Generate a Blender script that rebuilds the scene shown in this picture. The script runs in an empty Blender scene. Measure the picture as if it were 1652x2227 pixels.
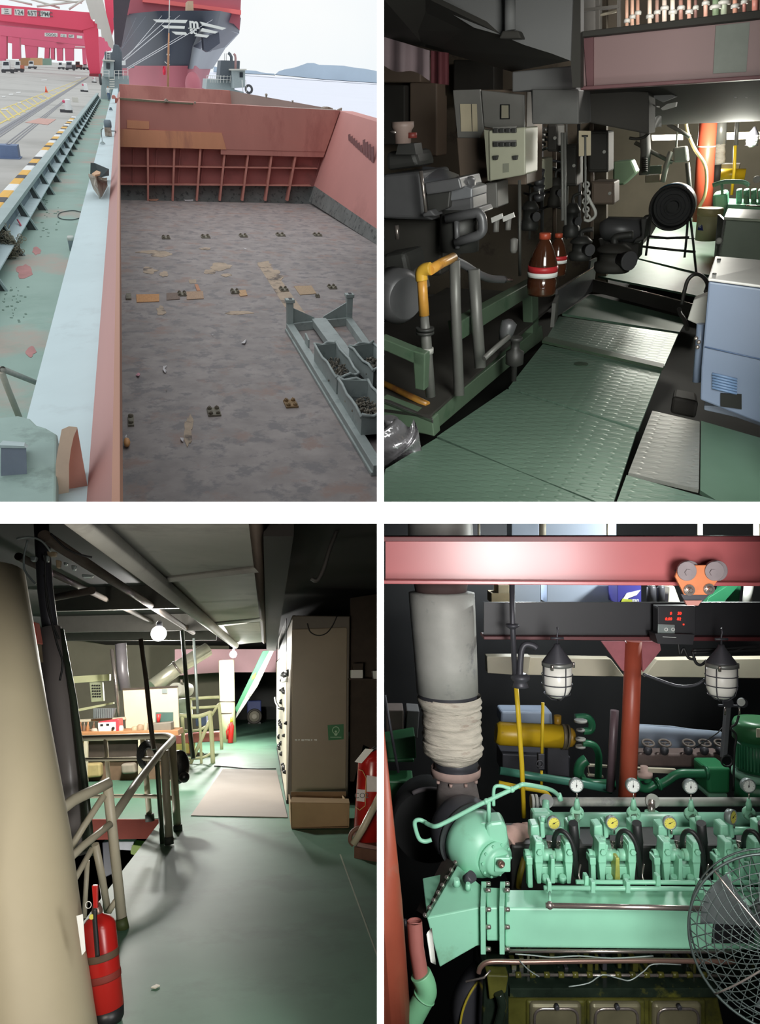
import bpy, bmesh, math, random
from mathutils import Vector as V, Matrix
C = bpy.context.scene.collection
rnd = random.Random(7)
W_IMG, H_IMG, F = 1652, 2227, 1600.0
CAM = V((0, 0, 3.6))
PI = math.pi

def lin(c):
    return tuple(((x/255)/12.92 if x/255 <= .04045 else ((x/255+.055)/1.055)**2.4) for x in c)

class Bay:
    """One of the four rooms: a rigid frame (x right, y into the room, z up) with its floor at z = 0."""
    def __init__(s, vp, roll, h):
        ray = lambda x, y: V(((x-W_IMG/2)/F, 1, -(y-H_IMG/2)/F))
        d = ray(*vp).normalized()
        e = ray(vp[0]+1000*math.cos(roll), vp[1]+1000*math.sin(roll))
        up = e.cross(d).normalized(); x = d.cross(up).normalized()
        s.R = Matrix((x, d, up)).transposed(); s.Ri = s.R.transposed(); s.h = h
        s.M = Matrix.Translation(CAM) @ s.R.to_4x4() @ Matrix.Translation((0, 0, -h))
    def P(s, px, py, Y=None, z=None, X=None):
        r = s.Ri @ V(((px-W_IMG/2)/F, 1, -(py-H_IMG/2)/F))
        if Y is not None: t = Y/r.y
        elif z is not None: t = (z-s.h)/r.z
        else: t = X/r.x
        return r*t + V((0, 0, s.h))
    def u(s, p):                      # metres per pixel at a point
        return (s.R @ (V(p)-V((0, 0, s.h)))).y/F

# ---------------------------------------------------------------- materials
MATS = {}
def M(name, rgb, rough=.6, metal=0., var=.12, scale=6., bump=0., spot=None, spot_amt=.5, spot_scale=3., emit=0., coat=0., alpha=1., trans=0., stretch=None, spec=.5, spot2=None):
    if name in MATS: return MATS[name]
    m = bpy.data.materials.new(name); m.use_nodes = True; N = m.node_tree.nodes; L = m.node_tree.links
    b = N['Principled BSDF']; c = lin(rgb)
    b.inputs['Roughness'].default_value = rough; b.inputs['Metallic'].default_value = metal
    b.inputs['Coat Weight'].default_value = coat; b.inputs['Alpha'].default_value = alpha
    b.inputs['Transmission Weight'].default_value = trans
    b.inputs['Specular IOR Level'].default_value = spec
    b.inputs['Base Color'].default_value = (*c, 1)
    if emit:
        b.inputs['Emission Color'].default_value = (*c, 1); b.inputs['Emission Strength'].default_value = emit
    else:
        tc = N.new('ShaderNodeTexCoord'); vec = tc.outputs['Object']
        if stretch:
            mp = N.new('ShaderNodeMapping'); mp.inputs['Scale'].default_value = stretch
            L.new(vec, mp.inputs['Vector']); vec = mp.outputs['Vector']
        nz = N.new('ShaderNodeTexNoise'); nz.inputs['Scale'].default_value = scale; nz.inputs['Detail'].default_value = 6
        nz.inputs['Roughness'].default_value = .6
        L.new(vec, nz.inputs['Vector'])
        mr = N.new('ShaderNodeMapRange'); mr.inputs['From Min'].default_value = .3; mr.inputs['From Max'].default_value = .7
        L.new(nz.outputs['Fac'], mr.inputs['Value'])
        mx = N.new('ShaderNodeMix'); mx.data_type = 'RGBA'
        mx.inputs[6].default_value = (*[max(0, v*(1-var)) for v in c], 1); mx.inputs[7].default_value = (*[min(1, v*(1+var)) for v in c], 1)
        L.new(mr.outputs['Result'], mx.inputs[0]); out = mx.outputs[2]
        for k, (sc, am, ss) in enumerate([(spot, spot_amt, spot_scale)] + ([(spot2, .4, spot_scale*.45)] if spot2 else [])):
            if not sc: continue
            n2 = N.new('ShaderNodeTexNoise'); n2.inputs['Scale'].default_value = ss; n2.inputs['Detail'].default_value = 8; n2.inputs['Roughness'].default_value = .65
            ad = N.new('ShaderNodeVectorMath'); ad.inputs[1].default_value = (13.7*(k+1), 5.1, 2.3)
            L.new(vec, ad.inputs[0]); L.new(ad.outputs[0], n2.inputs['Vector'])
            r2 = N.new('ShaderNodeMapRange'); r2.inputs['From Min'].default_value = .72-.42*am; r2.inputs['From Max'].default_value = .72-.42*am+.1
            L.new(n2.outputs['Fac'], r2.inputs['Value'])
            m2 = N.new('ShaderNodeMix'); m2.data_type = 'RGBA'; m2.inputs[7].default_value = (*lin(sc), 1)
            L.new(r2.outputs['Result'], m2.inputs[0]); L.new(out, m2.inputs[6]); out = m2.outputs[2]
        L.new(out, b.inputs['Base Color'])
        if bump:
            bp = N.new('ShaderNodeBump'); bp.inputs['Strength'].default_value = bump; bp.inputs['Distance'].default_value = .02
            L.new(nz.outputs['Fac'], bp.inputs['Height']); L.new(bp.outputs['Normal'], b.inputs['Normal'])
    MATS[name] = m
    return m

# ---------------------------------------------------------------- mesh builder
class MB:
    def __init__(s, bay): s.bay = bay; s.v = []; s.f = []; s.fm = []; s.sm = []; s.mi = 0
    def add(s, vs, fs, smooth=False):
        o = len(s.v); s.v += [V(p) for p in vs]
        for f in fs: s.f.append([i+o for i in f]); s.fm.append(s.mi); s.sm.append(smooth)
        return s
    def mat(s, i): s.mi = i; return s
    def prism(s, pts, vec):
        n = len(pts); pts = [V(p) for p in pts]; vec = V(vec)
        return s.add(pts+[p+vec for p in pts], [list(range(n))[::-1], list(range(n, 2*n))] + [[i, (i+1) % n, n+(i+1) % n, n+i] for i in range(n)])
    def box(s, c, sz, ax=None):
        c = V(c); X, Y, Z = ax or (V((1, 0, 0)), V((0, 1, 0)), V((0, 0, 1)))
        hx, hy, hz = V(X)*sz[0]/2, V(Y)*sz[1]/2, V(Z)*sz[2]/2
        return s.prism([c-hx-hy-hz, c+hx-hy-hz, c+hx+hy-hz, c-hx+hy-hz], hz*2)
    def hexa(s, a, b):                      # loft between two equal polygons
        n = len(a); return s.add(list(a)+list(b), [list(range(n))[::-1], list(range(n, 2*n))] + [[i, (i+1) % n, n+(i+1) % n, n+i] for i in range(n)])
    def slab(s, pts, Y, t):                 # upright plate: outline at depth Y, thickness t away from the viewer
        return s.prism([s.bay.P(x, y, Y=Y) for x, y in pts], (0, t, 0))
    def slabz(s, pts, z, t):                # lying plate with its top face at height z
        return s.prism([s.bay.P(x, y, z=z) for x, y in pts], (0, 0, -t))
    def slabx(s, pts, X, t):                # plate running into the room at X
        return s.prism([s.bay.P(x, y, X=X) for x, y in pts], (t, 0, 0))
    def tube(s, path, r, seg=12, closed=False, caps=True, flat=None):
        path = [V(p) for p in path]; n = len(path)
        rs = r if isinstance(r, (list, tuple)) else [r]*n
        tang = []
        for i in range(n):
            a = path[(i-1) % n] if (closed or i > 0) else path[i]; b = path[(i+1) % n] if (closed or i < n-1) else path[i]
            t = b-a; tang.append(t.normalized() if t.length > 1e-9 else V((0, 0, 1)))
        t0 = tang[0]; up = V((0, 0, 1)) if abs(t0.z) < .9 else V((1, 0, 0))
        nx = t0.cross(up).normalized(); vs = []
        for i in range(n):
            nx = nx - tang[i]*nx.dot(tang[i]); nx.normalize(); ny = tang[i].cross(nx)
            for k in range(seg):
                a = 2*PI*k/seg; vs.append(path[i] + nx*math.cos(a)*rs[i] + ny*math.sin(a)*rs[i]*(flat or 1))
        fs = []
        for i in range(n if closed else n-1):
            j = (i+1) % n
            for k in range(seg): fs.append([i*seg+k, i*seg+(k+1) % seg, j*seg+(k+1) % seg, j*seg+k])
        s.add(vs, fs, True)
        if caps and not closed:
            o = len(s.v)-n*seg
            for f in ([o+k for k in range(seg)][::-1], [o+(n-1)*seg+k for k in range(seg)]): s.f.append(f); s.fm.append(s.mi); s.sm.append(False)
        return s
    def pp(s, pts): return [s.bay.P(p[0], p[1], Y=p[2]) for p in pts]
    def pipe(s, pts, rpx, seg=12, round_=0, **k):    # pipe through (px, py, depth) stations
        P = s.pp(pts); r = rpx*s.bay.u(P[0]) if not isinstance(rpx, (list, tuple)) else [q*s.bay.u(p) for q, p in zip(rpx, P)]
        if round_: P = smooth_path(P, round_, k.get('closed', False)); r = r if not isinstance(r, list) else r[0]
        return s.tube(P, r, seg, **k)
    def cyl(s, a, b, r, r2=None, seg=20, caps=True): return s.tube([a, b], [r, r if r2 is None else r2], seg, caps=caps)
    def lathe(s, o, ax, prof, seg=24):      # prof: (radius, height) along ax
        o = V(o); ax = V(ax).normalized(); return s._rings([o+ax*h for _, h in prof], [max(r, 1e-5) for r, _ in prof], ax, seg)
    def _rings(s, cs, rs, ax, seg):
        up = V((0, 0, 1)) if abs(ax.z) < .9 else V((1, 0, 0)); nx = ax.cross(up).normalized(); ny = ax.cross(nx); vs = []; fs = []
        for c, r in zip(cs, rs):
            vs += [c + nx*math.cos(2*PI*k/seg)*r + ny*math.sin(2*PI*k/seg)*r for k in range(seg)]
        for i in range(len(cs)-1):
            for k in range(seg): fs.append([i*seg+k, i*seg+(k+1) % seg, (i+1)*seg+(k+1) % seg, (i+1)*seg+k])
        s.add(vs, fs, True); o = len(s.v)-len(vs)
        for f in ([o+k for k in range(seg)][::-1], [o+(len(cs)-1)*seg+k for k in range(seg)]): s.f.append(f); s.fm.append(s.mi); s.sm.append(False)
        return s
    def torus(s, c, ax, R, r, seg=32, rs=8, a0=0, a1=None, sq=None):
        c = V(c); ax = V(ax).normalized(); up = V((0, 0, 1)) if abs(ax.z) < .9 else V((0, 1, 0))
        nx = up.cross(ax).normalized(); ny = ax.cross(nx); full = a1 is None; a1 = 2*PI if full else a1
        pts = [c + nx*math.cos(a0+(a1-a0)*k/seg)*R + ny*math.sin(a0+(a1-a0)*k/seg)*R*(sq or 1) for k in range(seg if full else seg+1)]
        return s.tube(pts, r, rs, closed=full)
    def ball(s, c, r, seg=16, rings=10, sc=(1, 1, 1)):
        c = V(c); vs = [c+V((0, 0, r*sc[2]))]; fs = []
        for i in range(1, rings):
            t = PI*i/rings
            for k in range(seg): vs.append(c+V((r*sc[0]*math.sin(t)*math.cos(2*PI*k/seg), r*sc[1]*math.sin(t)*math.sin(2*PI*k/seg), r*sc[2]*math.cos(t))))
        vs.append(c-V((0, 0, r*sc[2])))
        for k in range(seg): fs.append([0, 1+k, 1+(k+1) % seg])
        for i in range(rings-2):
            for k in range(seg): fs.append([1+i*seg+k, 1+(i+1)*seg+k, 1+(i+1)*seg+(k+1) % seg, 1+i*seg+(k+1) % seg])
        l = len(vs)-1; b = 1+(rings-2)*seg
        for k in range(seg): fs.append([l, b+(k+1) % seg, b+k])
        return s.add(vs, fs, True)
    def grid(s, fn, nu, nv, smooth=True):
        vs = [fn(i/nu, j/nv) for i in range(nu+1) for j in range(nv+1)]
        return s.add(vs, [[i*(nv+1)+j, (i+1)*(nv+1)+j, (i+1)*(nv+1)+j+1, i*(nv+1)+j+1] for i in range(nu) for j in range(nv)], smooth)
    def bolt(s, c, ax, r, h, seg=6): return s.lathe(c, ax, [(r, 0), (r, h), (r*.8, h*1.15)], seg)
    def text(s, body, c, height, xd=(1, 0, 0), yd=(0, 0, 1), ext=.002, bold=0., shear=0.):
        cu = bpy.data.curves.new('t', 'FONT'); cu.body = body; cu.extrude = 1; cu.offset = bold; cu.shear = shear; cu.resolution_u = 3
        o = bpy.data.objects.new('t', cu); C.objects.link(o)
        me = bpy.data.meshes.new_from_object(o.evaluated_get(bpy.context.evaluated_depsgraph_get()))
        bpy.data.objects.remove(o); bpy.data.curves.remove(cu)
        if not me.vertices: return s
        xs = [v.co.x for v in me.vertices]; ys = [v.co.y for v in me.vertices]
        k = height/max(1e-6, max(ys)-min(ys)); cx, cy = (max(xs)+min(xs))/2, (max(ys)+min(ys))/2
        xd = V(xd).normalized(); yd = V(yd).normalized(); nz = xd.cross(yd)
        s.add([V(c)+xd*(v.co.x-cx)*k+yd*(v.co.y-cy)*k+nz*(v.co.z*ext) for v in me.vertices], [list(p.vertices) for p in me.polygons])
        bpy.data.meshes.remove(me); return s

def smooth_path(P, n, closed=False):        # Catmull-Rom
    P = [V(p) for p in P]; out = []; N = len(P)
    g = (lambda i: P[i % N]) if closed else (lambda i: P[max(0, min(N-1, i))])
    for i in range(N if closed else N-1):
        a, b, c, d = g(i-1), g(i), g(i+1), g(i+2)
        for k in range(n):
            t = k/n; out.append(.5*((2*b)+(c-a)*t+(2*a-5*b+4*c-d)*t*t+(3*b-a-3*c+d)*t**3))
    if not closed: out.append(P[-1])
    return out

def bend(P, r, n=5):                         # round the corners of a polyline
    P = [V(p) for p in P]; out = [P[0]]
    for i in range(1, len(P)-1):
        a = (P[i-1]-P[i]); b = (P[i+1]-P[i]); q = min(r, a.length*.48, b.length*.48)
        p0 = P[i]+a.normalized()*q; p1 = P[i]+b.normalized()*q
        for k in range(n+1):
            t = k/n; out.append(p0*(1-t)**2+P[i]*2*t*(1-t)+p1*t*t)
    return out+[P[-1]]

def trim(bm, bay, base):
    """End a mesh at the faces of the partition walls of its own room."""
    for n, d in bay.walls:                       # keep n.x >= d (world)
        Mi = bay.M.inverted(); no = Mi.to_3x3() @ V(n); co = Mi @ (V(n)*d) - base
        if min((v.co-co).dot(no) for v in bm.verts) > -1e-4 if bm.verts else True: continue
        r = bmesh.ops.bisect_plane(bm, geom=bm.verts[:]+bm.edges[:]+bm.faces[:], plane_co=co, plane_no=no, clear_inner=True)
        ed = [e for e in r['geom_cut'] if isinstance(e, bmesh.types.BMEdge)]
        if ed: bmesh.ops.holes_fill(bm, edges=ed, sides=0)
# ---------------------------------------------------------------- things
THINGS = []
class Thing:
    def __init__(s, bay, name, label=None, cat=None, group=None, kind=None):
        s.bay, s.name, s.label, s.cat, s.group, s.kind = bay, name, label, cat, group, kind
        s.parts = []; THINGS.append(s)
    def part(s, name, mat, parent=None, label=None, bev=0., seg=2, kind=None, skin=None):
        m = MB(s.bay); m.name, m.mats, m.par, m.label, m.bev, m.seg, m.kind = name, (mat if isinstance(mat, list) else [mat]), parent, label, bev, seg, kind
        s.parts.append(m); return m
    def finish(s):
        ps = [p for p in s.parts if p.v]
        if not ps: return
        allv = [v for p in ps for v in p.v]
        o = V(((min(v.x for v in allv)+max(v.x for v in allv))/2, (min(v.y for v in allv)+max(v.y for v in allv))/2, min(v.z for v in allv)))
        single = len(ps) == 1; root = None; made = {}
        if not single:
            root = bpy.data.objects.new(s.name, None); root.empty_display_size = .1; C.objects.link(root); root.matrix_world = s.bay.M @ Matrix.Translation(o)
        for p in ps:
            me = bpy.data.meshes.new(p.name); base = o
            me.from_pydata([tuple(v-base) for v in p.v], [], p.f)
            me.polygons.foreach_set('material_index', p.fm); me.polygons.foreach_set('use_smooth', p.sm)
            bm = bmesh.new(); bm.from_mesh(me)
            bmesh.ops.recalc_face_normals(bm, faces=bm.faces); trim(bm, s.bay, base); bm.to_mesh(me); bm.free()
            if not me.polygons: bpy.data.meshes.remove(me); made[p] = root; continue
            for mt in p.mats: me.materials.append(mt)
            ob = bpy.data.objects.new(s.name if single else p.name, me); C.objects.link(ob)
            if single: ob.matrix_world = s.bay.M @ Matrix.Translation(o); root = ob
            else: ob.parent = made[p.par] if p.par is not None else root
            made[p] = ob
            if p.bev:
                bv = ob.modifiers.new('bevel', 'BEVEL'); bv.width = p.bev; bv.segments = p.seg; bv.limit_method = 'ANGLE'; bv.angle_limit = .7
            if p.label and not single: ob['label'] = p.label
            if p.kind and not single: ob['kind'] = p.kind
        if s.label: root['label'] = s.label
        if s.cat: root['category'] = s.cat
        if s.group: root['group'] = s.group
        if s.kind: root['kind'] = s.kind
        s.root = root

def one(bay, name, mat, label=None, cat=None, group=None, kind=None, bev=0., seg=2):
    """A thing that is one mesh: returns its mesh builder."""
    return Thing(bay, name, label, cat, group, kind).part(name, mat, bev=bev, seg=seg)
def struct(bay, name, mat, bev=0.): return one(bay, name, mat, kind='structure', bev=bev)

def lamp(bay, kind, loc, power, color=(1, 1, 1), size=.1, aim=None, spot=1.2, blend=.5, size_y=None, name='lamp_light'):
    d = bpy.data.lights.new(name, kind); d.energy = power; d.color = color
    if kind == 'AREA':
        d.size = size
        if size_y: d.shape = 'RECTANGLE'; d.size_y = size_y
    elif kind == 'SUN': d.angle = size
    else: d.shadow_soft_size = size
    if kind == 'SPOT': d.spot_size = spot; d.spot_blend = blend
    o = bpy.data.objects.new(name, d); C.objects.link(o); p = bay.M @ V(loc); o.location = p
    if aim is not None:
        o.rotation_euler = ((bay.M @ V(aim))-p).to_track_quat('-Z', 'Y').to_euler()
    return o

B1 = Bay((260, 141), math.radians(3.95), 9.0)      # open deck and hold
B2 = Bay((1680, 228), math.radians(-2.2), 1.6)     # engine room walkway
B3 = Bay((576, 1488), 0, 1.65)                     # switchboard flat
B4 = Bay((W_IMG/2, H_IMG/2), 0, 3.6)               # main engine, seen square on
D0, DT, TH = 3.0, .05, .012                        # the partition cross: front depth, frame depth, half wall thickness
XM, ZM = (827-W_IMG/2)*D0/F, CAM.z-(1115-H_IMG/2)*D0/F
for b_, sx, sz in ((B1, -1, 1), (B2, 1, 1), (B3, -1, -1), (B4, 1, -1)):
    b_.walls = [((sx, 0, 0), sx*XM+TH), ((0, 0, sz), sz*ZM+TH), ((0, 1, 0), D0+DT+.02)]

W0_ = Bay((W_IMG/2, H_IMG/2), 0, CAM.z); W0_.walls = []                  # the added hall around the camera
# ================================================================ BAY 1: open deck, hold, quay
B = B1; P = B.P
def S(px, Y): return px*B.u(P(260, 300, Y=Y))
m_hold = M('hold_floor', (158, 149, 147), .6, var=.2, scale=1.1, bump=.15, spot=(132, 127, 128), spot_amt=.5, spot_scale=1.6, spot2=(158, 136, 128))
m_beige = M('worn_primer', (192, 172, 152), .85, var=.15, scale=2, spot=(120, 110, 104), spot_amt=.45, spot_scale=1.2)
m_bulk = M('bulkhead_red', (186, 124, 114), .75, var=.1, scale=.25, spot=(170, 108, 100), spot_amt=.5, spot_scale=.3, stretch=(1, 1, .4))
m_orange = M('bulkhead_orange', (212, 148, 114), .8, var=.1, scale=.5, spot=(190, 130, 106), spot_amt=.4, spot_scale=.6, stretch=(1, 1, .25))
m_panel = M('bulkhead_panel', (180, 112, 108), .7, var=.12, scale=.5, spot=(164, 104, 100), spot_amt=.45, spot_scale=.4)
m_stiff = M('stiffener_red', (196, 132, 120), .7, var=.1, scale=1)
m_dark = M('dark_scuffed_steel', (118, 120, 118), .8, var=.2, scale=.8, spot=(78, 80, 80), spot_amt=.45)
m_rwall = M('hold_side_red', (204, 142, 136), .7, var=.08, scale=.12, spot=(188, 130, 124), spot_amt=.45, spot_scale=.1)
m_deck = M('deck_green', (146, 170, 160), .7, var=.08, scale=.6, spot=(170, 158, 148), spot_amt=.5, spot_scale=.3, spot2=(122, 150, 138))
m_ledge = M('ledge_bluegrey', (184, 202, 206), .6, var=.05, scale=.8, spot=(174, 190, 194), spot_amt=.4, spot_scale=1)
m_ctop = M('coaming_red', (178, 130, 124), .6, var=.06, scale=.5, stretch=(3, .1, 1))
m_clip = M('coaming_orange', (196, 148, 128), .6, var=.06, scale=.5, stretch=(3, .1, 1))
m_grey = M('bulwark_grey', (152, 168, 168), .6, var=.08, scale=1)
m_bplate = M('bulwark_bluegrey', (106, 120, 128), .7, var=.08, scale=1)
m_bdark = M('bracket_dark', (76, 82, 82), .7, var=.1)
m_quay = M('quay_concrete', (178, 176, 172), .9, var=.06, scale=.12, spot=(160, 158, 154), spot_amt=.45, spot_scale=.06)
m_white = M('white_paint', (226, 228, 228), .6, var=.04)
m_yellow = M('yellow_paint', (226, 174, 70), .6, var=.06)
m_black = M('kerb_black', (74, 74, 78), .7, var=.1)
m_lineY = M('yellow_marking', (212, 194, 120), .8, var=.12, scale=.5)
m_blue = M('bollard_blue', (100, 118, 152), .6, var=.06)
m_pink = M('faded_pink_red', (214, 86, 120), .6, var=.05)
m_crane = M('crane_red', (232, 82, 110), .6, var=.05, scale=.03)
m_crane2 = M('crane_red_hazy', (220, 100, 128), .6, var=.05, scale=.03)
m_sign = M('sign_white', (222, 222, 218), .7, var=.02)
m_ink = M('sign_ink', (96, 104, 104), .7, var=.02)
m_ltgrey = M('stair_grey', (206, 204, 196), .7, var=.05, scale=.1)
m_hull = M('hull_black', (60, 66, 80), .45, var=.08, scale=.02)
m_hullred = M('hull_antifouling', (178, 100, 112), .6, var=.08, scale=.02)
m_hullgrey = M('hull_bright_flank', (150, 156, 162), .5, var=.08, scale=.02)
m_shipred = M('ship_rail_red', (236, 112, 112), .6, var=.05, scale=.02)
m_shipdk = M('ship_upper_red', (176, 96, 108), .7, var=.1, scale=.05)
m_logo = M('hull_white', (214, 216, 212), .6, var=.03)
m_rope = M('mooring_rope', (206, 206, 210), .8, var=.05)
m_cabin = M('cabin_grey', (160, 172, 174), .6, var=.06)
m_funnel = M('funnel_dark', (92, 100, 108), .6, var=.06)
m_glassd = M('window_dark', (52, 58, 66), .2)
m_mast = M('mast_brown', (186, 138, 104), .6, var=.06)
m_steelg = M('rack_steel', (172, 182, 180), .5, var=.1, scale=1.5, spot=(152, 162, 162), spot_amt=.4, spot_scale=2)
m_rust = M('rusty_grey', (156, 146, 134), .8, var=.2, scale=2, spot=(120, 104, 88), spot_amt=.45)
m_ply = M('plywood', (196, 158, 126), .8, var=.12, scale=2, stretch=(6, 1, 1))
m_lug = M('socket_steel', (134, 128, 114), .7, var=.25, scale=6, spot=(92, 76, 62), spot_amt=.4, spot_scale=5)
m_litter = M('litter_white', (226, 222, 224), .8, var=.03)
m_net = M('old_net', (132, 128, 112), .95, var=.3, scale=6, bump=.6)
m_hose = M('black_hose', (60, 72, 74), .6)
m_sea = M('sea', (222, 224, 236), .55, var=.02, scale=.01)
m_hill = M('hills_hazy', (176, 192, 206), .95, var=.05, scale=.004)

# --- setting
f = struct(B, 'hold_floor', [m_hold, m_beige, m_bulk])
f.prism([V((-1.3, 15, 0)), V((-1.3, 64.3, 0)), V((14.6, 64.3, 0)), P(822, 533, z=0), P(822, 1096, z=0)], (0, 0, -.3))
def patch(m, pts, mi, z=.012):
    m.mat(mi).slabz(pts, z, .01).mat(0)
def blob(m, cx, cy, rx, ry, mi, n=22, z=.012, seed=0):
    r = random.Random(seed); ph = [r.uniform(.55, 1.15) for _ in range(n)]
    ph = [(ph[i]+ph[(i+1) % n])/2 for i in range(n)]
    patch(m, [(cx+rx*ph[i]*math.cos(2*PI*i/n), cy+ry*ph[i]*math.sin(2*PI*i/n)) for i in range(n)], mi, z)
for k, (x, y, a, b) in enumerate([(350, 553, 24, 7), (330, 548, 40, 4), (325, 588, 18, 8), (357, 596, 11, 7), (480, 580, 32, 9), (455, 590, 14, 6), (492, 598, 12, 4), (446, 541, 16, 3), (574, 574, 18, 8), (592, 594, 20, 9), (606, 603, 12, 6), (350, 676, 12, 11), (520, 680, 36, 5), (418, 612, 10, 6), (408, 940, 10, 34), (414, 920, 7, 18)]):
    blob(f, x, y, a, b, 1, seed=k, z=.012+.002*(k % 4))
patch(f, [(560, 575), (584, 572), (670, 690), (640, 700)], 1, .006)
s = struct(B, 'wall_back', [m_bulk, m_orange, m_panel, m_dark])
YB = 64.
s.slab([(250, 213.5), (739, 240.5), (703, 342), (480, 336), (480, 300), (250, 296)], YB, 1.2)
s.mat(1).slab([(250, 280), (482, 289), (492, 325), (250, 319)], YB-.06, 1.3)
s.mat(0).slab([(482, 289), (560, 290), (706, 330), (492, 325)], YB-.03, 1.3)
s.mat(1).slab([(276, 261), (324, 264), (324, 281), (276, 279)], YB-.05, .1)
s.mat(2).slab([(255, 310), (735, 318), (705, 410), (255, 404)], YB+.9, .3)
s.mat(3).slab([(255, 402), (705, 406), (690, 446), (255, 444)], YB+.85, .3)
for k in range(9):
    x = 290+52*k*.985; s.mat(2).slab([(x-1.2, 325), (x+1.2, 325), (x-.5-k*2, 405), (x-2.5-k*2, 405)], YB+.75, .2)
w = Thing(B, 'bulkhead_framing', 'rust red upright stiffeners and two shelves under the orange band of the bulkhead', 'bulkhead framing')
for x0, x1 in ((321.4, 322), (379, 375.6), (436, 428), (490, 478), (541.6, 527), (593, 577.5), (646, 625)):
    w.part('stiffener', m_stiff).slab([(x0-2.2, 321), (x0+2.2, 321), (x1+2, 437), (x1-2, 437)], YB+.1, .8)
for y0, y1, x1 in ((361, 366.5, 690), (401, 404, 676)):
    w.part('shelf_plate', m_stiff).slab([(262, y0-1.3), (x1, y1-1.3), (x1, y1+1.3), (262, y0+1.3)], YB+.2, .7)
q = struct(B, 'wall_right', [m_rwall, m_dark])
tl, bl, br = P(737, 240.5, Y=64.5), P(671, 438, Y=64.3), P(823, 535, z=0)
e_ = V((0, 0, B.h)); d_ = P(823, 266, Y=40)-e_; n_ = (bl-tl).cross(br-tl); tr = e_+d_*((tl-e_).dot(n_)/d_.dot(n_))
def lerp(a, b, t): return a+(b-a)*t
q.prism([tl, lerp(tl, bl, .82), lerp(tr, br, .88), tr], (1.2, .3, 0))
q.mat(1).prism([lerp(tl, bl, .82), bl, br, lerp(tr, br, .88)], (1.2, .3, 0))
o = one(B, 'drain_opening', M('hole_dark', (40, 36, 34), .9), 'round dark drain opening low in the right hold side', 'drain opening')
c = P(793, 490, Y=52.2); o.lathe(c-V((.45, 0, 0)), (1, -.1, 0), [(.42, 0), (.42, .5)], 24)
mk = one(B, 'stencil_writing', M('stencil_dark', (138, 98, 98), .8), 'faded dark stencil writing high on the right hold side', 'painted writing')
for k in range(10):
    a = lerp(lerp(tl, tr, .42+.052*k), lerp(bl, br, .42+.052*k), .25+.012*k)-V((.06, 0, 0)); d = (tr-tl).normalized()
    mk.prism([a, a+d*.5, a+d*.5+V((-.05, 0, .5+.5*(k > 5))), a+V((-.05, 0, .4+.5*(k > 5)))], (.03, 0, 0))
# coaming, ledge, side deck
XL, XR, XO = P(210, 800, z=6.6).x, P(249, 800, z=6.9).x, P(265.5, 800, z=6.85).x
cm = struct(B, 'hatch_coaming', [m_ctop, m_clip])
def run(m, sec, y0, y1): m.prism([V((x, y0, z)) for x, z in sec], (0, y1-y0, 0))
run(cm, [(XL, 6.6), (XR, 6.93), (XR, 6.5), (XL, 6.3)], 3.0, 80)
cm.mat(1); run(cm, [(XR, 6.93), (XO-.012, 6.91), (XO, 6.86), (XO-.03, 6.7), (XR-.02, 6.62)], 3.0, 80)
run(struct(B, 'wall_left', m_dark), [(-1.3, 5.), (-1.3, 0), (-1.4, 0), (-1.4, 5.)], 12, 66)
XE = P(87, 800, z=6.55).x
lg = struct(B, 'side_ledge', m_ledge); run(lg, [(XE, 6.55), (XL, 6.6), (XL, 5), (XE, 5)], 3.0, 112)
zd = 5.3; XB = P(70, 500, z=zd).x-.25
dk = struct(B, 'side_deck', [m_deck, M('deck_pink_primer', (178, 128, 126), .8, var=.15, scale=2), M('deck_dark_green', (104, 128, 116), .8)])
run(dk, [(XB, zd), (XE+.05, zd), (XE+.05, zd-.4), (XB, zd-.4)], 4.4, 112)
def dpatch(x, y, a, b, mi, sd): blob(dk, x, y, a, b, mi, 18, zd+.006, sd)
dpatch(52, 590, 20, 18, 1, 1); dpatch(66, 765, 12, 12, 1, 2); dpatch(80, 545, 12, 10, 1, 9)
for k in range(36): dpatch(rnd.uniform(4, 62), rnd.uniform(620, 700), rnd.uniform(1, 4), rnd.uniform(.6, 2), 2, 20+k)
for k in range(26): dpatch(rnd.uniform(88, 128), rnd.uniform(412, 520), rnd.uniform(1, 4), rnd.uniform(.5, 1.5), 2, 60+k)
# bulwark
zc = 6.05; X0, X1 = P(0, 452, z=zc).x, P(0, 489, z=zc).x; XF = P(83.5, 500, z=zd).x
bw = Thing(B, 'bulwark', 'long grey ship bulwark with bracketed posts beside the green side deck', 'bulwark')
p = bw.part('cap_rail', m_grey); run(p, [(X0, zc), (X1, zc), (X1, zc-.1), (X0, zc-.1)], 4.6, 103)
p = bw.part('side_plate', m_bplate); run(p, [(X0+.05, zc-.1), (X0+.12, zc-.1), (X0+.12, zd), (X0+.05, zd)], 4.6, 103)
p = bw.part('shelf_plate', m_ledge); run(p, [(X0+.1, zd+.33), (XF-.14, zd+.3), (XF-.14, zd+.27), (X0+.1, zd+.3)], 4.6, 103)
ys = [P(8, 618, z=zd).y, P(55, 556, z=zd).y, P(83.5, 500, z=zd).y]; st = ys[2]-ys[1]
ys = [ys[1]+st*k for k in range(-1, 50)]
ys = [y for y in ys if y < 102]
for y in ys:
    br_ = bw.part('post', m_grey)
    br_.prism([V((X1-.06, y-.03, zc-.1)), V((X1-.02, y-.03, zc-.1)), V((XF, y-.03, zd)), V((XF-.05, y-.03, zd))], (0, .05, 0))
    bw.part('bracket', m_bdark, parent=br_).prism([V((X0+.1, y, zc-.1)), V((X1-.06, y, zc-.1)), V((XF-.04, y, zd)), V((X0+.3, y, zd))], (0, .03, 0))
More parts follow.
